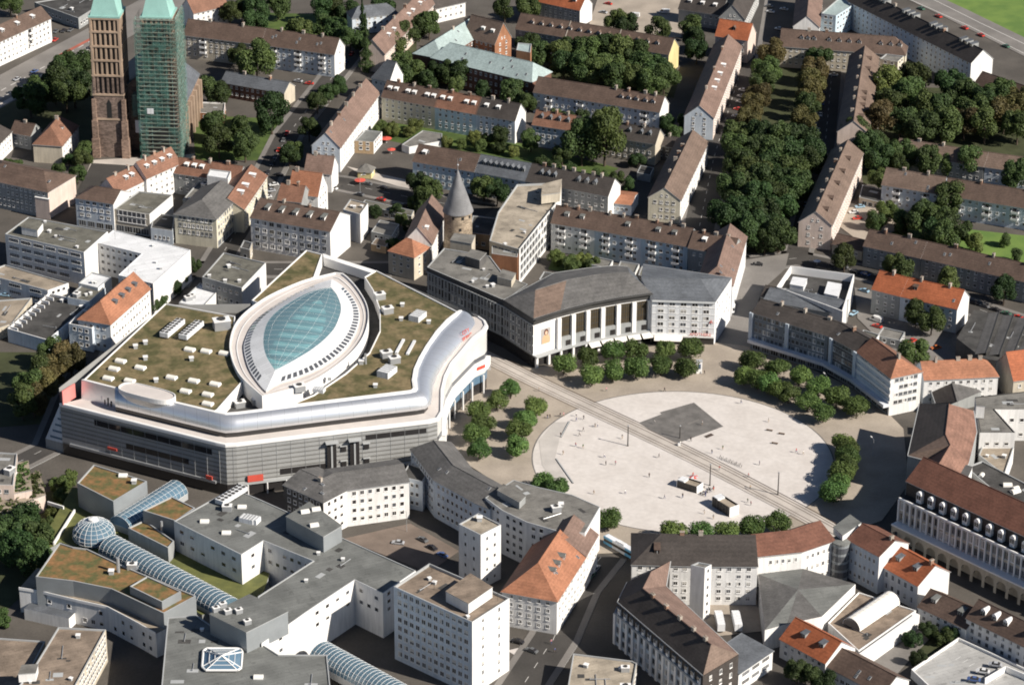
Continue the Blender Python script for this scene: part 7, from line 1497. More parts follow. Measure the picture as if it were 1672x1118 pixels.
grp([(612, 345), (655, 358), (668, 368), (640, 398), (660, 402), (648, 345), (676, 330), (690, 338)], 'yard bush, {} between the garage row and the round tower', 'broad', ['leaf_mid', 'leaf_dark'], 3.0, WT, .7)
grp([(925, 196), (950, 190), (905, 193), (1100, 215), (1118, 200), (1088, 200)], 'small yard tree, {} behind the plain brown roofed white flats', 'broad', DK, 4.0, TC)
grp([(885, 268), (905, 275), (1008, 290), (1025, 300), (1040, 262), (930, 278), (980, 288)], 'garden bush, {} behind the dark roofed pointed dormer house', 'broad', ['leaf_mid', 'leaf_dark'], 3.4, TC, .8)
grp([(640, 208), (668, 214), (730, 232), (752, 236), (785, 238), (815, 240), (838, 246)], 'garden shrub, {} from left on the lawn below the cream and blue row', 'broad', ['leaf_bright', 'leaf_mid'], 2.8, TC, .7)
grp([(1432, 232), (1455, 262), (1500, 262), (1540, 268), (1580, 272), (1436, 290), (1470, 268)], 'garden tree, {} of the hedge between the plain brown roof and the balcony flats', 'broad', DK, 4.6, GR)
grp([(1490, 352), (1520, 358), (1545, 366), (1472, 372), (1640, 392), (1660, 418)], 'garden shrub, {} along the edge of the bright lawn', 'broad', ['leaf_mid', 'leaf_dark'], 3.0, GR, .8)
grp([(16, 268), (30, 272), (112, 262), (128, 256), (95, 275)], 'shrub, {} in the yards by the hipped house', 'broad', DK, 2.8, 'trees by the church', .8)
grp([(745, 140), (790, 148), (835, 158), (860, 165), (700, 132)], 'courtyard tree, {} from left between the brick school and the dormered row', 'broad', DK, 4.6, TC)
# ================================================================ cars
def car_paint(n, c, rough=.3): mat(n, c, rough=rough, metal=.1, var=.0, spec=.5)
for n, c in dict(car_white=(.72, .72, .71), car_silver=(.42, .43, .45), car_black=(.025, .025, .03), car_red=(.55, .045, .03), car_blue=(.07, .12, .28), car_lightblue=(.30, .46, .58), car_grey=(.14, .145, .15), car_green=(.06, .15, .10), car_orange=(.55, .16, .05)).items(): car_paint(n, c)
def car_proto(kind):
    b = MB(); g = MB(); L, Wc = (4.3, 1.72) if kind == 'car' else (5.4, 2.0)
    if kind == 'car':
        low = [(-2.15, .35), (-2.12, .75), (-1.3, .92), (1.45, .95), (2.08, .85), (2.15, .35)]; top = [(-1.15, .92), (-.45, 1.40), (.85, 1.42), (1.55, .95)]
    else:
        low = [(-2.7, .4), (-2.68, .95), (-2.2, 1.15), (2.6, 1.15), (2.7, .4)]; top = [(-2.1, 1.15), (-1.5, 2.15), (2.55, 2.2), (2.62, 1.15)]
    def extr(mb, prof, w0, w1, m):
        n = len(prof); zt = max(p[1] for p in prof); zb = min(p[1] for p in prof); ww = lambda z: (w0 + (w1 - w0) * (z - zb) / (zt - zb + 1e-6)) / 2
        for i in range(n - 1):
            (x0, z0), (x1, z1) = prof[i], prof[i + 1]; mb.face([(x0, -ww(z0), z0), (x0, ww(z0), z0), (x1, ww(z1), z1), (x1, -ww(z1), z1)][::-1], m)
        mb.face([(x, -ww(z), z) for x, z in prof][::-1], m); mb.face([(x, ww(z), z) for x, z in prof], m)
    extr(b, low, Wc, Wc * .96, 'car_white'); b.prism([(-L / 2, -Wc / 2), (L / 2, -Wc / 2), (L / 2, Wc / 2), (-L / 2, Wc / 2)], .22, .36, 'black')
    (x1, z1), (x2, z2) = top[1], top[2]; b.prism([(x1 + .05, -Wc * .37), (x2 - .05, -Wc * .37), (x2 - .05, Wc * .37), (x1 + .05, Wc * .37)], z1 - .02, z1 + .06, 'car_white')
    extr(g, top, Wc * .95, Wc * .78, 'pane_dark')
    if kind != 'car': b.prism([(-.6, -Wc * .46), (2.62, -Wc * .46), (2.62, Wc * .46), (-.6, Wc * .46)], 1.1, 2.28, 'car_white')
    wm = MB(); wm.tube((0, -.1, 0), (0, .1, 0), .32, .32, 'tyre', 12); wm.tube((0, -.12, 0), (0, .12, 0), .17, .17, 'metal_grey', 8)
    hl = MB(); local_box(hl, -.03, .03, -.17, .17, -.08, .08, 'trim_white')
    return b.mesh('body'), g.mesh('glass'), wm.mesh('wheel'), hl.mesh('headlight'), L, Wc
CARP = {k: car_proto(k) for k in ('car', 'van')}
def car(x, y, dx, dy, col, label, kind='car', group='parked cars', z=0.1):
    q = P(x, y, z + .6); a = P(x + dx, y + dy, z + .6) - q; t = thing('car' if kind == 'car' else 'van', label, kind, (q.x, q.y, z), group); t.rotation_euler = (0, 0, math.atan2(a.y, a.x))
    b, g, wm, hl, L, Wc = CARP[kind]; o = inst(b, 'body', t, (0, 0, 0)); 
    for s in o.material_slots:
        if s.material and s.material.name.startswith('car_'): s.link = 'OBJECT'; s.material = MATS[col]
    inst(g, 'glass', t, (0, 0, 0))
    for sx in (-.31, .31):
        for sy in (-1, 1): inst(wm, 'wheel', t, (L * sx, sy * (Wc / 2 - .08), .32))
    for sy in (-.6, .6): inst(hl, 'headlight', t, (-L / 2 - .0, sy, .68))
cl = [(985, 20, 1, .2, 'car_silver', 'silver car on the car park at the top edge'), (993, 6, 1, .2, 'car_red', 'red car on the car park at the top edge'), (505, 136, 1, .1, 'car_red', 'red car parked below the white lit gable'), (487, 132, 1, .15, 'car_silver', 'silver car left of the red car below the lit gable'),
      (1237, 431, 1, .1, 'car_black', 'black car crossing the junction by the park'), (650, 885, 1, .1, 'car_silver', 'silver car alone in the sunny courtyard'), (845, 1046, 1, .25, 'car_black', 'black car near the orange hipped roof house'), (868, 1061, 1, .35, 'car_grey', 'dark grey car behind the black car by the pavement'),
      (1361, 122, 1, .1, 'car_white', 'white car between the park avenue and the diagonal block'), (1404, 337, 1, -.1, 'car_lightblue', 'pale blue car in the yard beside the diagonal block'), (1394, 346, 1, -.1, 'car_white', 'white car in the yard beside the diagonal block'), (1400, 356, 1, -.1, 'car_red', 'red car in the yard beside the diagonal block'),
      (1411, 474, 1, .3, 'car_lightblue', 'pale blue car left of the grey rear wall'), (1394, 511, 1, -.6, 'car_lightblue', 'pale blue car behind the curved block'), (1489, 556, 1, -.4, 'car_red', 'red car under the yard tree'), (1528, 567, 1, -.2, 'car_orange', 'orange-red car in the yard before the grey hall'), (1432, 532, 1, .3, 'car_red', 'red car beside the white van in the yard'),
      (8, 481, 1, .1, 'car_lightblue', 'pale blue car at the left edge before the workshop'), (86, 485, 1, .1, 'car_red', 'dark red car in the yard behind the ribbed wall'), (1605, 1095, 1, .15, 'car_white', 'pale car on the bright parking deck'), (1590, 1108, 1, .15, 'car_blue', 'dark blue car beside the pale car on the bright parking deck'), (1625, 1084, 1, .15, 'car_silver', 'silver car behind the pale car on the bright parking deck')]
for c_ in cl: car(*c_, z=3.0 if 'parking deck' in c_[5] else .1)
for i, (x, y, col, cn) in enumerate([(447, 301, 'car_white', 'white'), (442, 311, 'car_silver', 'silver'), (436, 321, 'car_white', 'white'), (431, 330, 'car_silver', 'silver')]): car(x, y, 1, -.12, col, '%s car, %s from the top in the line beside the cream house' % (cn, ORD[i]))
for i, (x, y, col, cn) in enumerate([(1360, 432, 'car_black', 'black'), (1377, 435, 'car_grey', 'grey'), (1396, 443, 'car_black', 'black'), (1413, 447, 'car_blue', 'blue'), (1590, 494, 'car_black', 'black'), (1607, 499, 'car_grey', 'grey'), (1625, 505, 'car_black', 'black'), (1643, 511, 'car_green', 'green'), (1662, 517, 'car_red', 'red')]): car(x, y, 1, .3, col, '%s car, %s from left along the shaded tree street' % (cn, ORD[i]))
for i, (x, y, col, cn) in enumerate([(1258, 19, 'car_white', 'white'), (1256, 10, 'car_grey', 'grey'), (1280, 15, 'car_silver', 'silver'), (1272, 47, 'car_white', 'white'), (1226, 90, 'car_grey', 'grey'), (1213, 147, 'car_white', 'white'), (1211, 157, 'car_silver', 'silver'), (1209, 166, 'car_white', 'white'), (1205, 178, 'car_red', 'red'), (1202, 190, 'car_silver', 'silver')]): car(x, y, 1, .15, col, '%s car, %s from the top along the park road' % (cn, ORD[i]))
for i, (x, y, col, cn) in enumerate([(91, 51, 'car_grey', 'grey'), (104, 50, 'car_black', 'black'), (115, 49, 'car_grey', 'grey'), (126, 42, 'car_blue', 'blue'), (148, 77, 'car_black', 'black'), (90, 65, 'car_red', 'red')]): car(x, y, .3, -.25, col, '%s car, %s from left by the wide road at the top left' % (cn, ORD[i]))
for i, (x, y, col, cn) in enumerate([(190, 290, 'car_green', 'dark green'), (455, 285, 'car_black', 'black'), (600, 300, 'car_grey', 'grey'), (625, 306, 'car_black', 'black')]): car(x, y, 1, .2, col, '%s car, %s from left on the squares and streets near the church' % (cn, ORD[i]))
for x, y, dx, dy, lb in ((1036, 26, 1, .1, 'white van in the middle of the car park at the top'), (1085, 20, 1, .1, 'white van at the right side of the car park at the top'), (1431, 522, 1, .35, 'white van in the yard behind the grey rear wall'), (1196, 506, .2, -1, 'white van in the tram side street by the pharmacy house')): car(x, y, dx, dy, 'car_white', lb, 'van', 'white vans')
CN = [('car_black', 'black'), ('car_silver', 'silver'), ('car_white', 'white'), ('car_blue', 'dark blue'), ('car_grey', 'grey'), ('car_red', 'red'), ('car_green', 'dark green')]
for p0, p1, n, lb in (((420, 318), (468, 218), 9, 'along the shaded street right of the cream house'), ((556, 112), (600, 52), 6, 'in the upper part of the shaded street near the conifers'), ((1346, 150), (1316, 330), 10, 'along the shaded street right of the park trees'), ((975, 925), (930, 985), 5, 'in the dark street beside the orange hipped roof'), ((1500, 12), (1640, 74), 5, 'on the main road at the top right'), ((30, 128), (120, 88), 4, 'on the wide road at the top left'), ((180, 436), (270, 444), 5, 'in the dark street before the cream office'), ((1448, 462), (1548, 487), 5, 'along the street behind the orange roofs'), ((540, 306), (660, 334), 4, 'on the street by the yellow pavilion')):
    for k in range(n):
        t = (k + rnd.uniform(-.18, .18)) / max(1, n - 1); c_, w_ = rnd.choice(CN); a_ = P(p0[0] + (p1[0] - p0[0]) * t, p0[1] + (p1[1] - p0[1]) * t); car(p0[0] + (p1[0] - p0[0]) * t, p0[1] + (p1[1] - p0[1]) * t, (p1[0] - p0[0]) * .02, (p1[1] - p0[1]) * .02, c_, '%s car, %s %s' % (w_, ORD[k], lb))
# two lorries in the courtyard
for x, lb in ((1175, 'left white box lorry parked in the courtyard behind the south block'), (1203, 'right white box lorry parked in the courtyard behind the south block')):
    q = P(x, 1012, 2); t = thing('lorry', lb, 'lorry', (q.x, q.y, 0), 'white lorries'); t.rotation_euler = (0, 0, PI / 2 + .05)
    mb = MB(); local_box(mb, -5.2, 3.2, -1.25, 1.25, .9, 3.5, 'flat_white'); mb.build('cargo_box', t); mb = MB(); local_box(mb, 3.4, 5.2, -1.2, 1.2, .6, 2.7, 'flat_white'); mb.face([(5.22, -1.05, 1.6), (5.22, 1.05, 1.6), (5.22, 1.05, 2.5), (5.22, -1.05, 2.5)], 'pane_dark'); mb.build('cab', t)
    mb = MB(); local_box(mb, -5.2, 5.0, -.5, .5, .55, .9, 'metal_dark'); mb.build('chassis', t)
    for sx in (-3.6, -2.4, 3.9):
        for sy in (-1.1, 1.1): inst(CARP['van'][2], 'wheel', t, (sx, sy, .48), 0, (1.5, 1.3, 1.5))
for i, (x, y, col, cn) in enumerate([(705, 893, 'car_black', 'black'), (722, 905, 'car_blue', 'dark blue'), (690, 880, 'car_grey', 'grey')]): car(x, y, 1, .5, col, '%s car in the shaded part of the sunny courtyard' % cn)
# tram at the south corner of the plaza
a, b = P(991, 879, 2), P(1040, 907, 2); u = (b - a).normalized(); q = a + u * 7.5; t = thing('tram', 'white and light blue tram between the curved blocks at the plaza corner', 'tram', (q.x, q.y, 0)); t.rotation_euler = (0, 0, math.atan2(u.y, u.x))
mat('tram_blue', (.16, .42, .62), rough=.3, var=.02); mb = MB()
for x0, x1, m in ((-8, -3.5, 'tram_blue'), (-3.5, 3, 'flat_white'), (3, 8, 'tram_blue')): local_box(mb, x0, x1, -1.2, 1.2, .5, 1.5, m); local_box(mb, x0, x1, -1.2, 1.2, 2.6, 3.3, m)
mb.build('body', t); mb = MB(); local_box(mb, -7.9, 7.9, -1.16, 1.16, 1.5, 2.6, 'pane_dark'); mb.build('window', t); mb = MB(); local_box(mb, -7.6, 7.6, -1.0, 1.0, 3.3, 3.5, 'canopy_pale'); local_box(mb, -2, 2, -.7, .7, 3.5, 3.9, 'flat_white'); mb.build('roof', t); mb = MB(); local_box(mb, -7, 7, -1, 1, .1, .5, 'metal_dark'); mb.build('bogie', t)
# ================================================================ people
for n, c in dict(cloth_black=(.02, .02, .025), cloth_red=(.5, .06, .05), cloth_white=(.7, .68, .64), cloth_blue=(.06, .09, .22), cloth_grey=(.2, .2, .2), cloth_green=(.06, .14, .07), cloth_tan=(.4, .3, .2), cloth_pink=(.55, .25, .28), skin=(.48, .30, .22), hair_dark=(.035, .022, .015), shoe=(.03, .025, .02)).items(): mat(n, c, var=.05)
def person_mesh(pose):
    J = {}; E = []; 
    def add(n, p, r, par=None):
        J[n] = (p, r); 
        if par: E.append((par, n))
    sw = {'stand': .05, 'walk': .26, 'stride': .36, 'sit': 0}[pose]
    add('pel', (0, 0, .92), .145); add('bel', (0, 0, 1.08), .13, 'pel'); add('che', (0, .0, 1.30), .155, 'bel'); add('nk', (0, 0, 1.47), .06, 'che'); add('hd', (0, -.02, 1.58), .085, 'nk'); add('hd2', (0, -.01, 1.70), .09, 'hd')
    for s, sx in (('l', 1), ('r', -1)):
        k = sw * sx
        add('hip' + s, (.09 * sx, -k * .15, .86), .10, 'pel'); add('kn' + s, (.10 * sx, -k * .62, .48), .072, 'hip' + s); add('an' + s, (.10 * sx, -k * .85 + (.14 if k < 0 else 0), .09), .048, 'kn' + s); add('to' + s, (.105 * sx, -k * .85 - .15 + (.14 if k < 0 else 0), .045), .042, 'an' + s)
        add('sh' + s, (.19 * sx, 0, 1.40), .068, 'che'); add('el' + s, (.25 * sx, k * .45, 1.12), .05, 'sh' + s); add('wr' + s, (.26 * sx, k * .8 - .08, .88), .036, 'el' + s); add('ha' + s, (.26 * sx, k * .85 - .10, .78), .040, 'wr' + s)
    names = list(J); me = bpy.data.meshes.new('person'); me.from_pydata([J[n][0] for n in names], [(names.index(a), names.index(b)) for a, b in E], [])
    o = bpy.data.objects.new('tmp', me); COL.objects.link(o); m1_ = o.modifiers.new('s', 'SKIN'); o.modifiers.new('u', 'SUBSURF').levels = 1
    for i, n in enumerate(names): me.skin_vertices[0].data[i].radius = (J[n][1],) * 2
    me.skin_vertices[0].data[0].use_root = True
    out = bpy.data.meshes.new_from_object(o.evaluated_get(bpy.context.evaluated_depsgraph_get())); bpy.data.objects.remove(o)
    out.materials.clear()
    for m in ('skin', 'cloth_black', 'cloth_blue', 'shoe', 'hair_dark'): out.materials.append(MATS[m])
    for p in out.polygons:
        c = p.center; i = 0
        if c.z < .1: i = 3
        elif c.z < .97 and abs(c.x) < .225: i = 2
        elif c.z < 1.47 and not (c.z < 1.08 and abs(c.x) > .2): i = 1
        elif c.z > 1.64 or (c.z > 1.54 and c.y > .03): i = 4
        p.material_index = i; p.use_smooth = True
    return out
PM = [person_mesh('stand'), person_mesh('walk'), person_mesh('stride')]
used_lb = set()
def person(x, y, top, leg, where, rot=None, pose=None):
    q = P(x, y, 0); me = PM[pose if pose is not None else rnd.randrange(3)]; o = bpy.data.objects.new('person', me); COL.objects.link(o); o.location = (q.x, q.y, _lev[0] + .02); o.rotation_euler = (0, 0, rot if rot is not None else rnd.uniform(0, 6.28)); o.scale = (1.12,) * 3
    for i, m in ((1, top), (2, leg)): o.material_slots[i].link = 'OBJECT'; o.material_slots[i].material = MATS['cloth_' + m]
    tag(o, 'person in %s top and %s trousers %s' % (top, leg, where), 'person', 'people on the plaza')
pp = [z3b(*p) for p in [(350, 612), (365, 610), (428, 602), (448, 600), (525, 628), (570, 618), (430, 722), (640, 665), (655, 662), (545, 718), (568, 690), (445, 832), (696, 850), (705, 895), (1000, 645), (1290, 652), (1350, 825), (1222, 750), (1158, 775), (632, 1072), (822, 1070), (1172, 1092), (1235, 965), (1360, 1045), (1310, 1080), (525, 600), (1028, 850), (805, 735)]]
loc = ['beside another at the north-west rim of the circle', 'next to the pair at the north-west rim', 'at the upper left end of the step wall', 'walking by the step wall at the rim', 'near the tram track at its upper end', 'close to the track rails on the left', 'sitting distance from the upper step wall', 'left of two by the track', 'right of two by the track', 'walking left of the tram pole', 'above the walker left of the tram pole', 'near the gap between both step walls', 'upper of two in the middle of the circle', 'lower of two in the middle of the circle', 'on the left of the dark paved square', 'on the right of the dark paved square', 'left of the bicycles', 'at the lower corner of the dark square', 'by the white pedestal under the dark square', 'near the bottom rim behind the curved roof', 'right of the walker at the bottom rim', 'left of the lower kiosk', 'beside the red and white parasol', 'between the two kiosks', 'left between the two kiosks', 'on the track near its upper end', 'on the near track rail in the middle', 'below the upper step wall by the track']
tops = ['black', 'red', 'white', 'pink', 'blue', 'grey', 'green', 'tan']; legs = ['blue', 'black', 'grey', 'tan']
for i, ((x, y), l_) in enumerate(zip(pp, loc)): person(x, y, ['black', 'black', 'black', 'pink', 'blue', 'black', 'black', 'grey', 'white', 'white', 'black', 'tan', 'white', 'black', 'white', 'white', 'grey', 'black', 'white', 'tan', 'white', 'black', 'red', 'grey', 'blue', 'white', 'black', 'grey'][i], legs[i % 4], l_)
zz5 = lambda x, y: (1080 + x / 10.45, 760 + y / 10.45)
for i, (x, y) in enumerate([(360, 560), (1525, 690), (1470, 640), (890, 450), (750, 540), (1290, 760), (1215, 830), (885, 920), (830, 470)]):
    px, py = zz5(x, y); person(px, py, tops[(i * 3) % 8], legs[i % 4], ['left of the kiosks with a long shadow', 'right of the kiosks beside the track', 'walking toward the track right of the kiosks', 'standing under the tram mast by the kiosks', 'seated group side below the tram mast', 'at the right end of the lower kiosk', 'at the front corner of the lower kiosk', 'below the lower kiosk in the open', 'between mast and upper kiosk'][i])
for i, (x, y) in enumerate([zr3(*p) for p in [(85, 85), (-90, 880), (395, 790)]] + [(900, 1052), (906, 1066), (918, 588), (1030, 585), (838, 640), (1150, 612), (1222, 780)]): person(x, y, tops[i % 8], legs[(i + 1) % 4], ['alone near the right part of the tram track', 'beside the parked bicycles on the plaza', 'alone on the right part of the white circle', 'on the pale pavement by the orange roof house', 'at the pavement corner by the dark street', 'below the poster wall', 'under the store awnings', 'between the trees beside the mall', 'by the white advertising pillar', 'in the open right of the bicycles'][i])
for i, (x, y) in enumerate([(940, 730), (952, 733), (1005, 760), (1060, 780), (1085, 815), (1150, 840), (1225, 800), (1240, 760), (1300, 740), (1180, 735), (990, 640), (1085, 640), (1210, 660), (1255, 690), (880, 640), (862, 700)]): person(x, y, tops[(i * 5 + 1) % 8], legs[(i * 3) % 4], ['left of a pair near the tram mast', 'right of a pair near the tram mast', 'alone left of the middle of the circle', 'alone right of the middle of the circle', 'alone left of the upper kiosk', 'alone below the lower kiosk', 'right of the tram track by the kiosks', 'below the row of bicycles', 'far right on the white circle', 'right of the fountain grate', 'on the beige ring under the poster trees', 'on the beige ring before the store', 'on the upper right part of the circle', 'near the bench slabs', 'at the track left of the circle', 'on the beige ring beside the mall trees'][i])
# ================================================================ plaza furniture
def pole(x, y, h, lb, arms=True):
    q = P(x, y); mb = MB((q.x, q.y, 0)); t = thing('tram_mast', lb, 'mast', (q.x, q.y, 0), 'tram masts on the plaza'); mb.tube((q.x, q.y, 0), (q.x, q.y, h), .24, .17, 'metal_dark', 10); mb.lathe((q.x, q.y), [(.4, 0), (.4, .4), (.2, .6)], 'metal_dark', 10); mb.build('pole', t)
    if arms: mb = MB((q.x, q.y, 0)); mb.lathe((q.x, q.y), [(0, h - .2), (.32, h), (.3, h + .35), (0, h + .5)], 'metal_grey', 10); mb.build('lamp', t)
pole(1025, 728.5, 8.4, 'dark tram mast left of the dark paved square'); pole(1159, 793, 8.6, 'dark tram mast beside the two kiosks'); pole(1270, 808.5, 9.0, 'dark tram mast at the right end of the track'); pole(1110, 716, 5.2, 'short lamp mast at the lower edge of the dark paved square')
def kiosk(p0, p1, depth, h, lb, open_top):
    a, b = P(*p0), P(*p1); u = (b - a).normalized(); L = (b - a).length; n_ = rightn(u); c = (a + b) / 2 - n_ * depth / 2; t = thing('kiosk', lb, 'kiosk', (c.x, c.y, 0), 'kiosks beside the tram track'); o = V3((c.x, c.y, 0))
    mb = MB(o); mb.obox((a + b) / 2 - n_ * .15, u, L, .25, 0, h, 'metal_dark'); mb.obox((a + b) / 2 - n_ * (depth - .15), u, L, .25, 0, h, 'pane_dark')
    for k in range(7): mb.obox(a + u * (L * k / 6) - n_ * .1, u, .14, .4, 0, h, 'metal_dark')
    mb.build('glazed_wall', t); mb = MB(o); mb.obox(b - n_ * depth / 2 + u * .2, u, .35, depth, 0, h, 'trim_white'); mb.obox(a - n_ * depth / 2 - u * .2, u, .35, depth, 0, h, 'trim_white'); mb.build('end_wall', t)
    mb = MB(o); mb.obox(c, u, L - .4, depth - .7, 0, h - .5, 'dark_paving', 'flat_tan'); mb.obox(a - n_ * depth * .45 + u * 1.2, u, 2.6, depth * .8, h - .5, h + .4, 'flat_white'); mb.build('roof', t)
kiosk(zz5(868, 700), zz5(1150, 878), 4.2, 3.8, 'lower dark glazed kiosk with white end wall and long shadow on the plaza', 0); kiosk(zz5(270, 375), zz5(590, 478), 4.2, 2.8, 'upper dark glazed kiosk with plants beside the parasol', 1)
def parasol(x, y, cols, lb, r=1.9, h=2.7):
    q = P(x, y, 1.5); t = thing('parasol', lb, 'parasol', (q.x, q.y, 0)); o = V3((q.x, q.y, 0)); mb = MB(o); mb.tube((q.x, q.y, 0), (q.x, q.y, h + .1), .04, .04, 'trim_white', 6); mb.lathe((q.x, q.y), [(.35, 0), (.35, .1), (0, .12)], 'trim_grey', 10); mb.build('pole', t); mb = MB(o)
    for k in range(8):
        a0, a1 = 2 * PI * k / 8, 2 * PI * (k + 1) / 8; mb.face([(q.x + r * math.cos(a0), q.y + r * math.sin(a0), h - .6), (q.x + r * math.cos(a1), q.y + r * math.sin(a1), h - .6), (q.x, q.y, h)], cols[k % len(cols)])
    mb.build('canopy', t)
parasol(*zz5(550, 215), ['red_paint', 'flat_white'], 'red and white parasol beside the upper kiosk', 1.7)
parasol(631, 228, ['red_paint'], 'red parasol in the garden behind the small white house', 2.6); parasol(639, 246, ['red_paint'], 'red parasol half in shade below the garden', 2.0); parasol(588, 296, ['red_paint'], 'red parasol at the street by the yellow pavilion', 2.6); parasol(1334, 428, ['flat_white'], 'white closed looking parasol on the pavement behind the white walled building', 1.6)
# cafe tables
def table_set(x, y, lb):
    q = P(x, y); t = thing('cafe_table', lb, 'table', (q.x, q.y, _lev[0]), 'cafe tables by the kiosks'); mb = MB(); mb.lathe((0, 0), [(0, .72), (.45, .72), (.45, .76), (0, .76)], 'metal_grey', 12); mb.build('tabletop', t); mb = MB(); mb.tube((0, 0, 0), (0, 0, .72), .05, .05, 'metal_dark', 6); mb.lathe((0, 0), [(.3, 0), (.3, .05), (0, .06)], 'metal_dark', 10); mb.build('stand', t)
CH = None
def chair(x, y, rot, lb):
    global CH
    q = P(x, y)
    if CH is None:
        CH = []
        s = MB(); local_box(s, -.23, .23, -.23, .23, .43, .47, 'metal_dark'); CH.append((s.mesh('seat'), 'seat')); s = MB(); local_box(s, -.23, .23, .2, .23, .5, .9, 'metal_dark'); CH.append((s.mesh('backrest'), 'backrest'))
        for sx in (-.2, .2):
            for sy in (-.2, .2): s = MB(); s.tube((sx, sy, 0), (sx, sy, .9 if sy > 0 else .43), .022, .02, 'metal_grey', 5); CH.append((s.mesh('leg'), 'leg'))
    t = thing('cafe_chair', lb, 'chair', (q.x, q.y, _lev[0]), 'cafe chairs by the kiosks'); t.rotation_euler = (0, 0, rot)
    for me, n in CH: inst(me, n, t, (0, 0, 0))
for i, (x, y) in enumerate([(690, 400), (760, 470), (830, 420), (700, 500)]):
    px, py = zz5(x, y); table_set(px, py, 'small round cafe table, %s of those between the two kiosks' % ORD[i])
    for k in range(3): chair(px + 3.4 * math.cos(2.1 * k + i), py + 1.7 * math.sin(2.1 * k + i), 2.1 * k, 'dark metal cafe chair, %s at the %s cafe table between the kiosks' % (ORD[k], ORD[i]))
# bicycles
BK = []
def bike_parts():
    for nm, f in (('wheel', -.52), ('wheel', .52)):
        mb = MB()
        for k in range(14):
            a0, a1 = 2 * PI * k / 14, 2 * PI * (k + 1) / 14; mb.tube((f + .34 * math.cos(a0), 0, .35 + .34 * math.sin(a0)), (f + .34 * math.cos(a1), 0, .35 + .34 * math.sin(a1)), .025, .025, 'tyre', 4, False)
        BK.append((mb.mesh(nm), nm))
    mb = MB()
    for a, b in (((-.52, 0, .35), (-.15, 0, .8)), ((-.15, 0, .8), (.38, 0, .8)), ((.38, 0, .8), (.52, 0, .35)), ((-.15, 0, .8), (0, 0, .33)), ((0, 0, .33), (.38, 0, .8)), ((0, 0, .33), (-.52, 0, .35)), ((.38, 0, .8), (.36, 0, 1.0)), ((-.15, 0, .8), (-.2, 0, .95))): mb.tube(a, b, .02, .02, 'metal_dark', 5, False)
    BK.append((mb.mesh('frame'), 'frame')); mb = MB(); local_box(mb, -.33, -.07, -.06, .06, .95, 1.0, 'black'); BK.append((mb.mesh('saddle'), 'saddle')); mb = MB(); mb.tube((.36, -.3, 1.0), (.36, .3, 1.0), .02, .02, 'metal_grey', 5); BK.append((mb.mesh('handlebar'), 'handlebar'))
bike_parts()
for i in range(14):
    x, y = z3b(1400 + i * 10, 850 + i * 4 + (i % 2) * 6); q = P(x, y); t = thing('bicycle', 'bicycle, %s from left in the row of parked bicycles on the white circle' % ORD[i], 'bicycle', (q.x, q.y, _lev[0]), 'parked bicycles on the plaza'); t.rotation_euler = (0, 0, 1.15 + .15 * (i % 3))
    for me, n in BK: inst(me, n, t, (0, 0, 0))
for i, (x, y) in enumerate([zr3(*p) for p in [(200, 652), (270, 672), (230, 727)]]):
    q = P(x, y); t = thing('stone_bench', 'dark bench slab, %s of three on the right of the white circle' % ORD[i], 'bench', (q.x, q.y, _lev[0]), 'bench slabs on the plaza'); t.rotation_euler = (0, 0, -.35)
    mb = MB(); local_box(mb, -1.2, 1.2, -.3, .3, .36, .48, 'wood'); mb.build('seat', t)
    for sx in (-.9, .9): mb = MB(); local_box(mb, sx - .12, sx + .12, -.25, .25, 0, .36, 'metal_dark'); mb.build('leg', t)
# advertising pillar, monument boxes
q = P(1141, 609); o = V3((q.x, q.y, 0)); t = thing('advertising_pillar', 'tall white advertising pillar at the end of the plaza trees', 'pillar', o); mb = MB(o); mb.obox(q, (1, .1), 2.2, 1.6, 0, 5.2, 'trim_white'); mb.build('pillar', t); mb = MB(o); mb.obox(q, (1, .1), 2.5, 1.9, 5.2, 5.5, 'trim_grey'); mb.build('cap', t); mb = MB(o); mb.obox(q + V3((.1, -.86)), (1, .1), 1.1, .08, 2.2, 4.2, 'cloth_blue'); mb.build('poster', t)
q = P(1109, 728); o = V3((q.x, q.y, 0)); mb = MB(o); mb.obox(q, (1, 0), 1.0, 1.0, 0, 1.3, 'trim_white'); mb.obox(q, (1, 0), 1.3, 1.3, 0, .25, 'trim_grey'); tag(mb.build('pedestal'), 'small white pedestal below the dark paved square', 'pedestal')
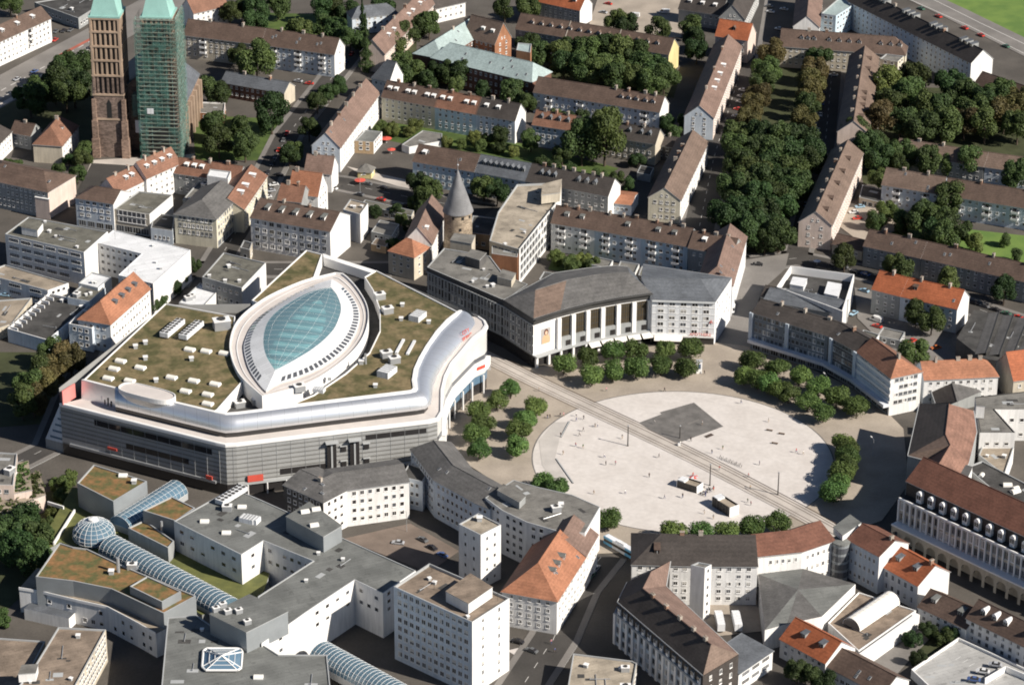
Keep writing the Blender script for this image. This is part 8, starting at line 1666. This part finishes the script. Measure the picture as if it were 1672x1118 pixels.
# street lamps
def lamp(x, y, h, lb, rot):
    q = P(x, y); o = V3((q.x, q.y, 0)); t = thing('street_lamp', lb, 'street lamp', o, 'street lamps'); mb = MB(o); mb.tube((q.x, q.y, 0), (q.x, q.y, h), .11, .07, 'metal_grey', 8); d = V3((math.cos(rot), math.sin(rot))); e = q + d * 1.8; mb.tube((q.x, q.y, h), (e.x, e.y, h + .35), .06, .05, 'metal_grey', 6); mb.build('pole', t); mb = MB(o); mb.obox(e, d, 1.0, .35, h + .25, h + .42, 'trim_white'); mb.build('lamp_head', t)
lamp(664, 868, 8, 'curved street lamp in the sunny courtyard', PI); lamp(588, 313, 7, 'street lamp at the street by the yellow pavilion', 1.2); lamp(1322, 412, 7, 'street lamp before the pale window gable', -1); lamp(1348, 640, 7, 'street lamp in the shade of the north-east trees', 2); lamp(1425, 745, 7, 'lamp standing in the dark shade on the east side', 2); lamp(908, 1030, 7, 'street lamp at the orange roof house corner', 0)
# garden statue and low white figure by the street
# ================================================================ ground, light
gm = MB(); R_ = 3500
gm.face([(-R_, -1500, -.02), (R_, -1500, -.02), (R_, 5000, -.02), (-R_, 5000, -.02)], 'ground_pave'); struct('ground', gm)
w = bpy.data.worlds.new('World'); S.world = w; w.use_nodes = True
nt = w.node_tree; bg = nt.nodes['Background']; sky = nt.nodes.new('ShaderNodeTexSky'); sky.sky_type = 'NISHITA'; sky.sun_disc = False
SUN_EL = math.radians(35.5); sv = V3((0.883, -0.469))
sky.sun_elevation = SUN_EL; sky.sun_rotation = math.atan2(sv.x, sv.y)
sky.air_density = 0.7; sky.dust_density = 0.3
nt.links.new(sky.outputs[0], bg.inputs[0]); bg.inputs[1].default_value = 0.052
sd = bpy.data.lights.new('sun', 'SUN'); so = bpy.data.objects.new('sun', sd); COL.objects.link(so)
sd.energy = 5.0; sd.angle = math.radians(0.5); sd.color = (1.0, 0.93, 0.835)
dirv = V3((sv.x * math.cos(SUN_EL), sv.y * math.cos(SUN_EL), math.sin(SUN_EL)))
so.rotation_euler = dirv.to_track_quat('Z', 'Y').to_euler(); so.location = (300, -300, 400)
S.view_settings.view_transform = 'Standard'; S.view_settings.look = 'None'; S.view_settings.exposure = 0.6; S.view_settings.gamma = 1

S.cycles.diffuse_bounces = 2; S.cycles.transparent_max_bounces = 12
S.cycles.filter_width = 1.9
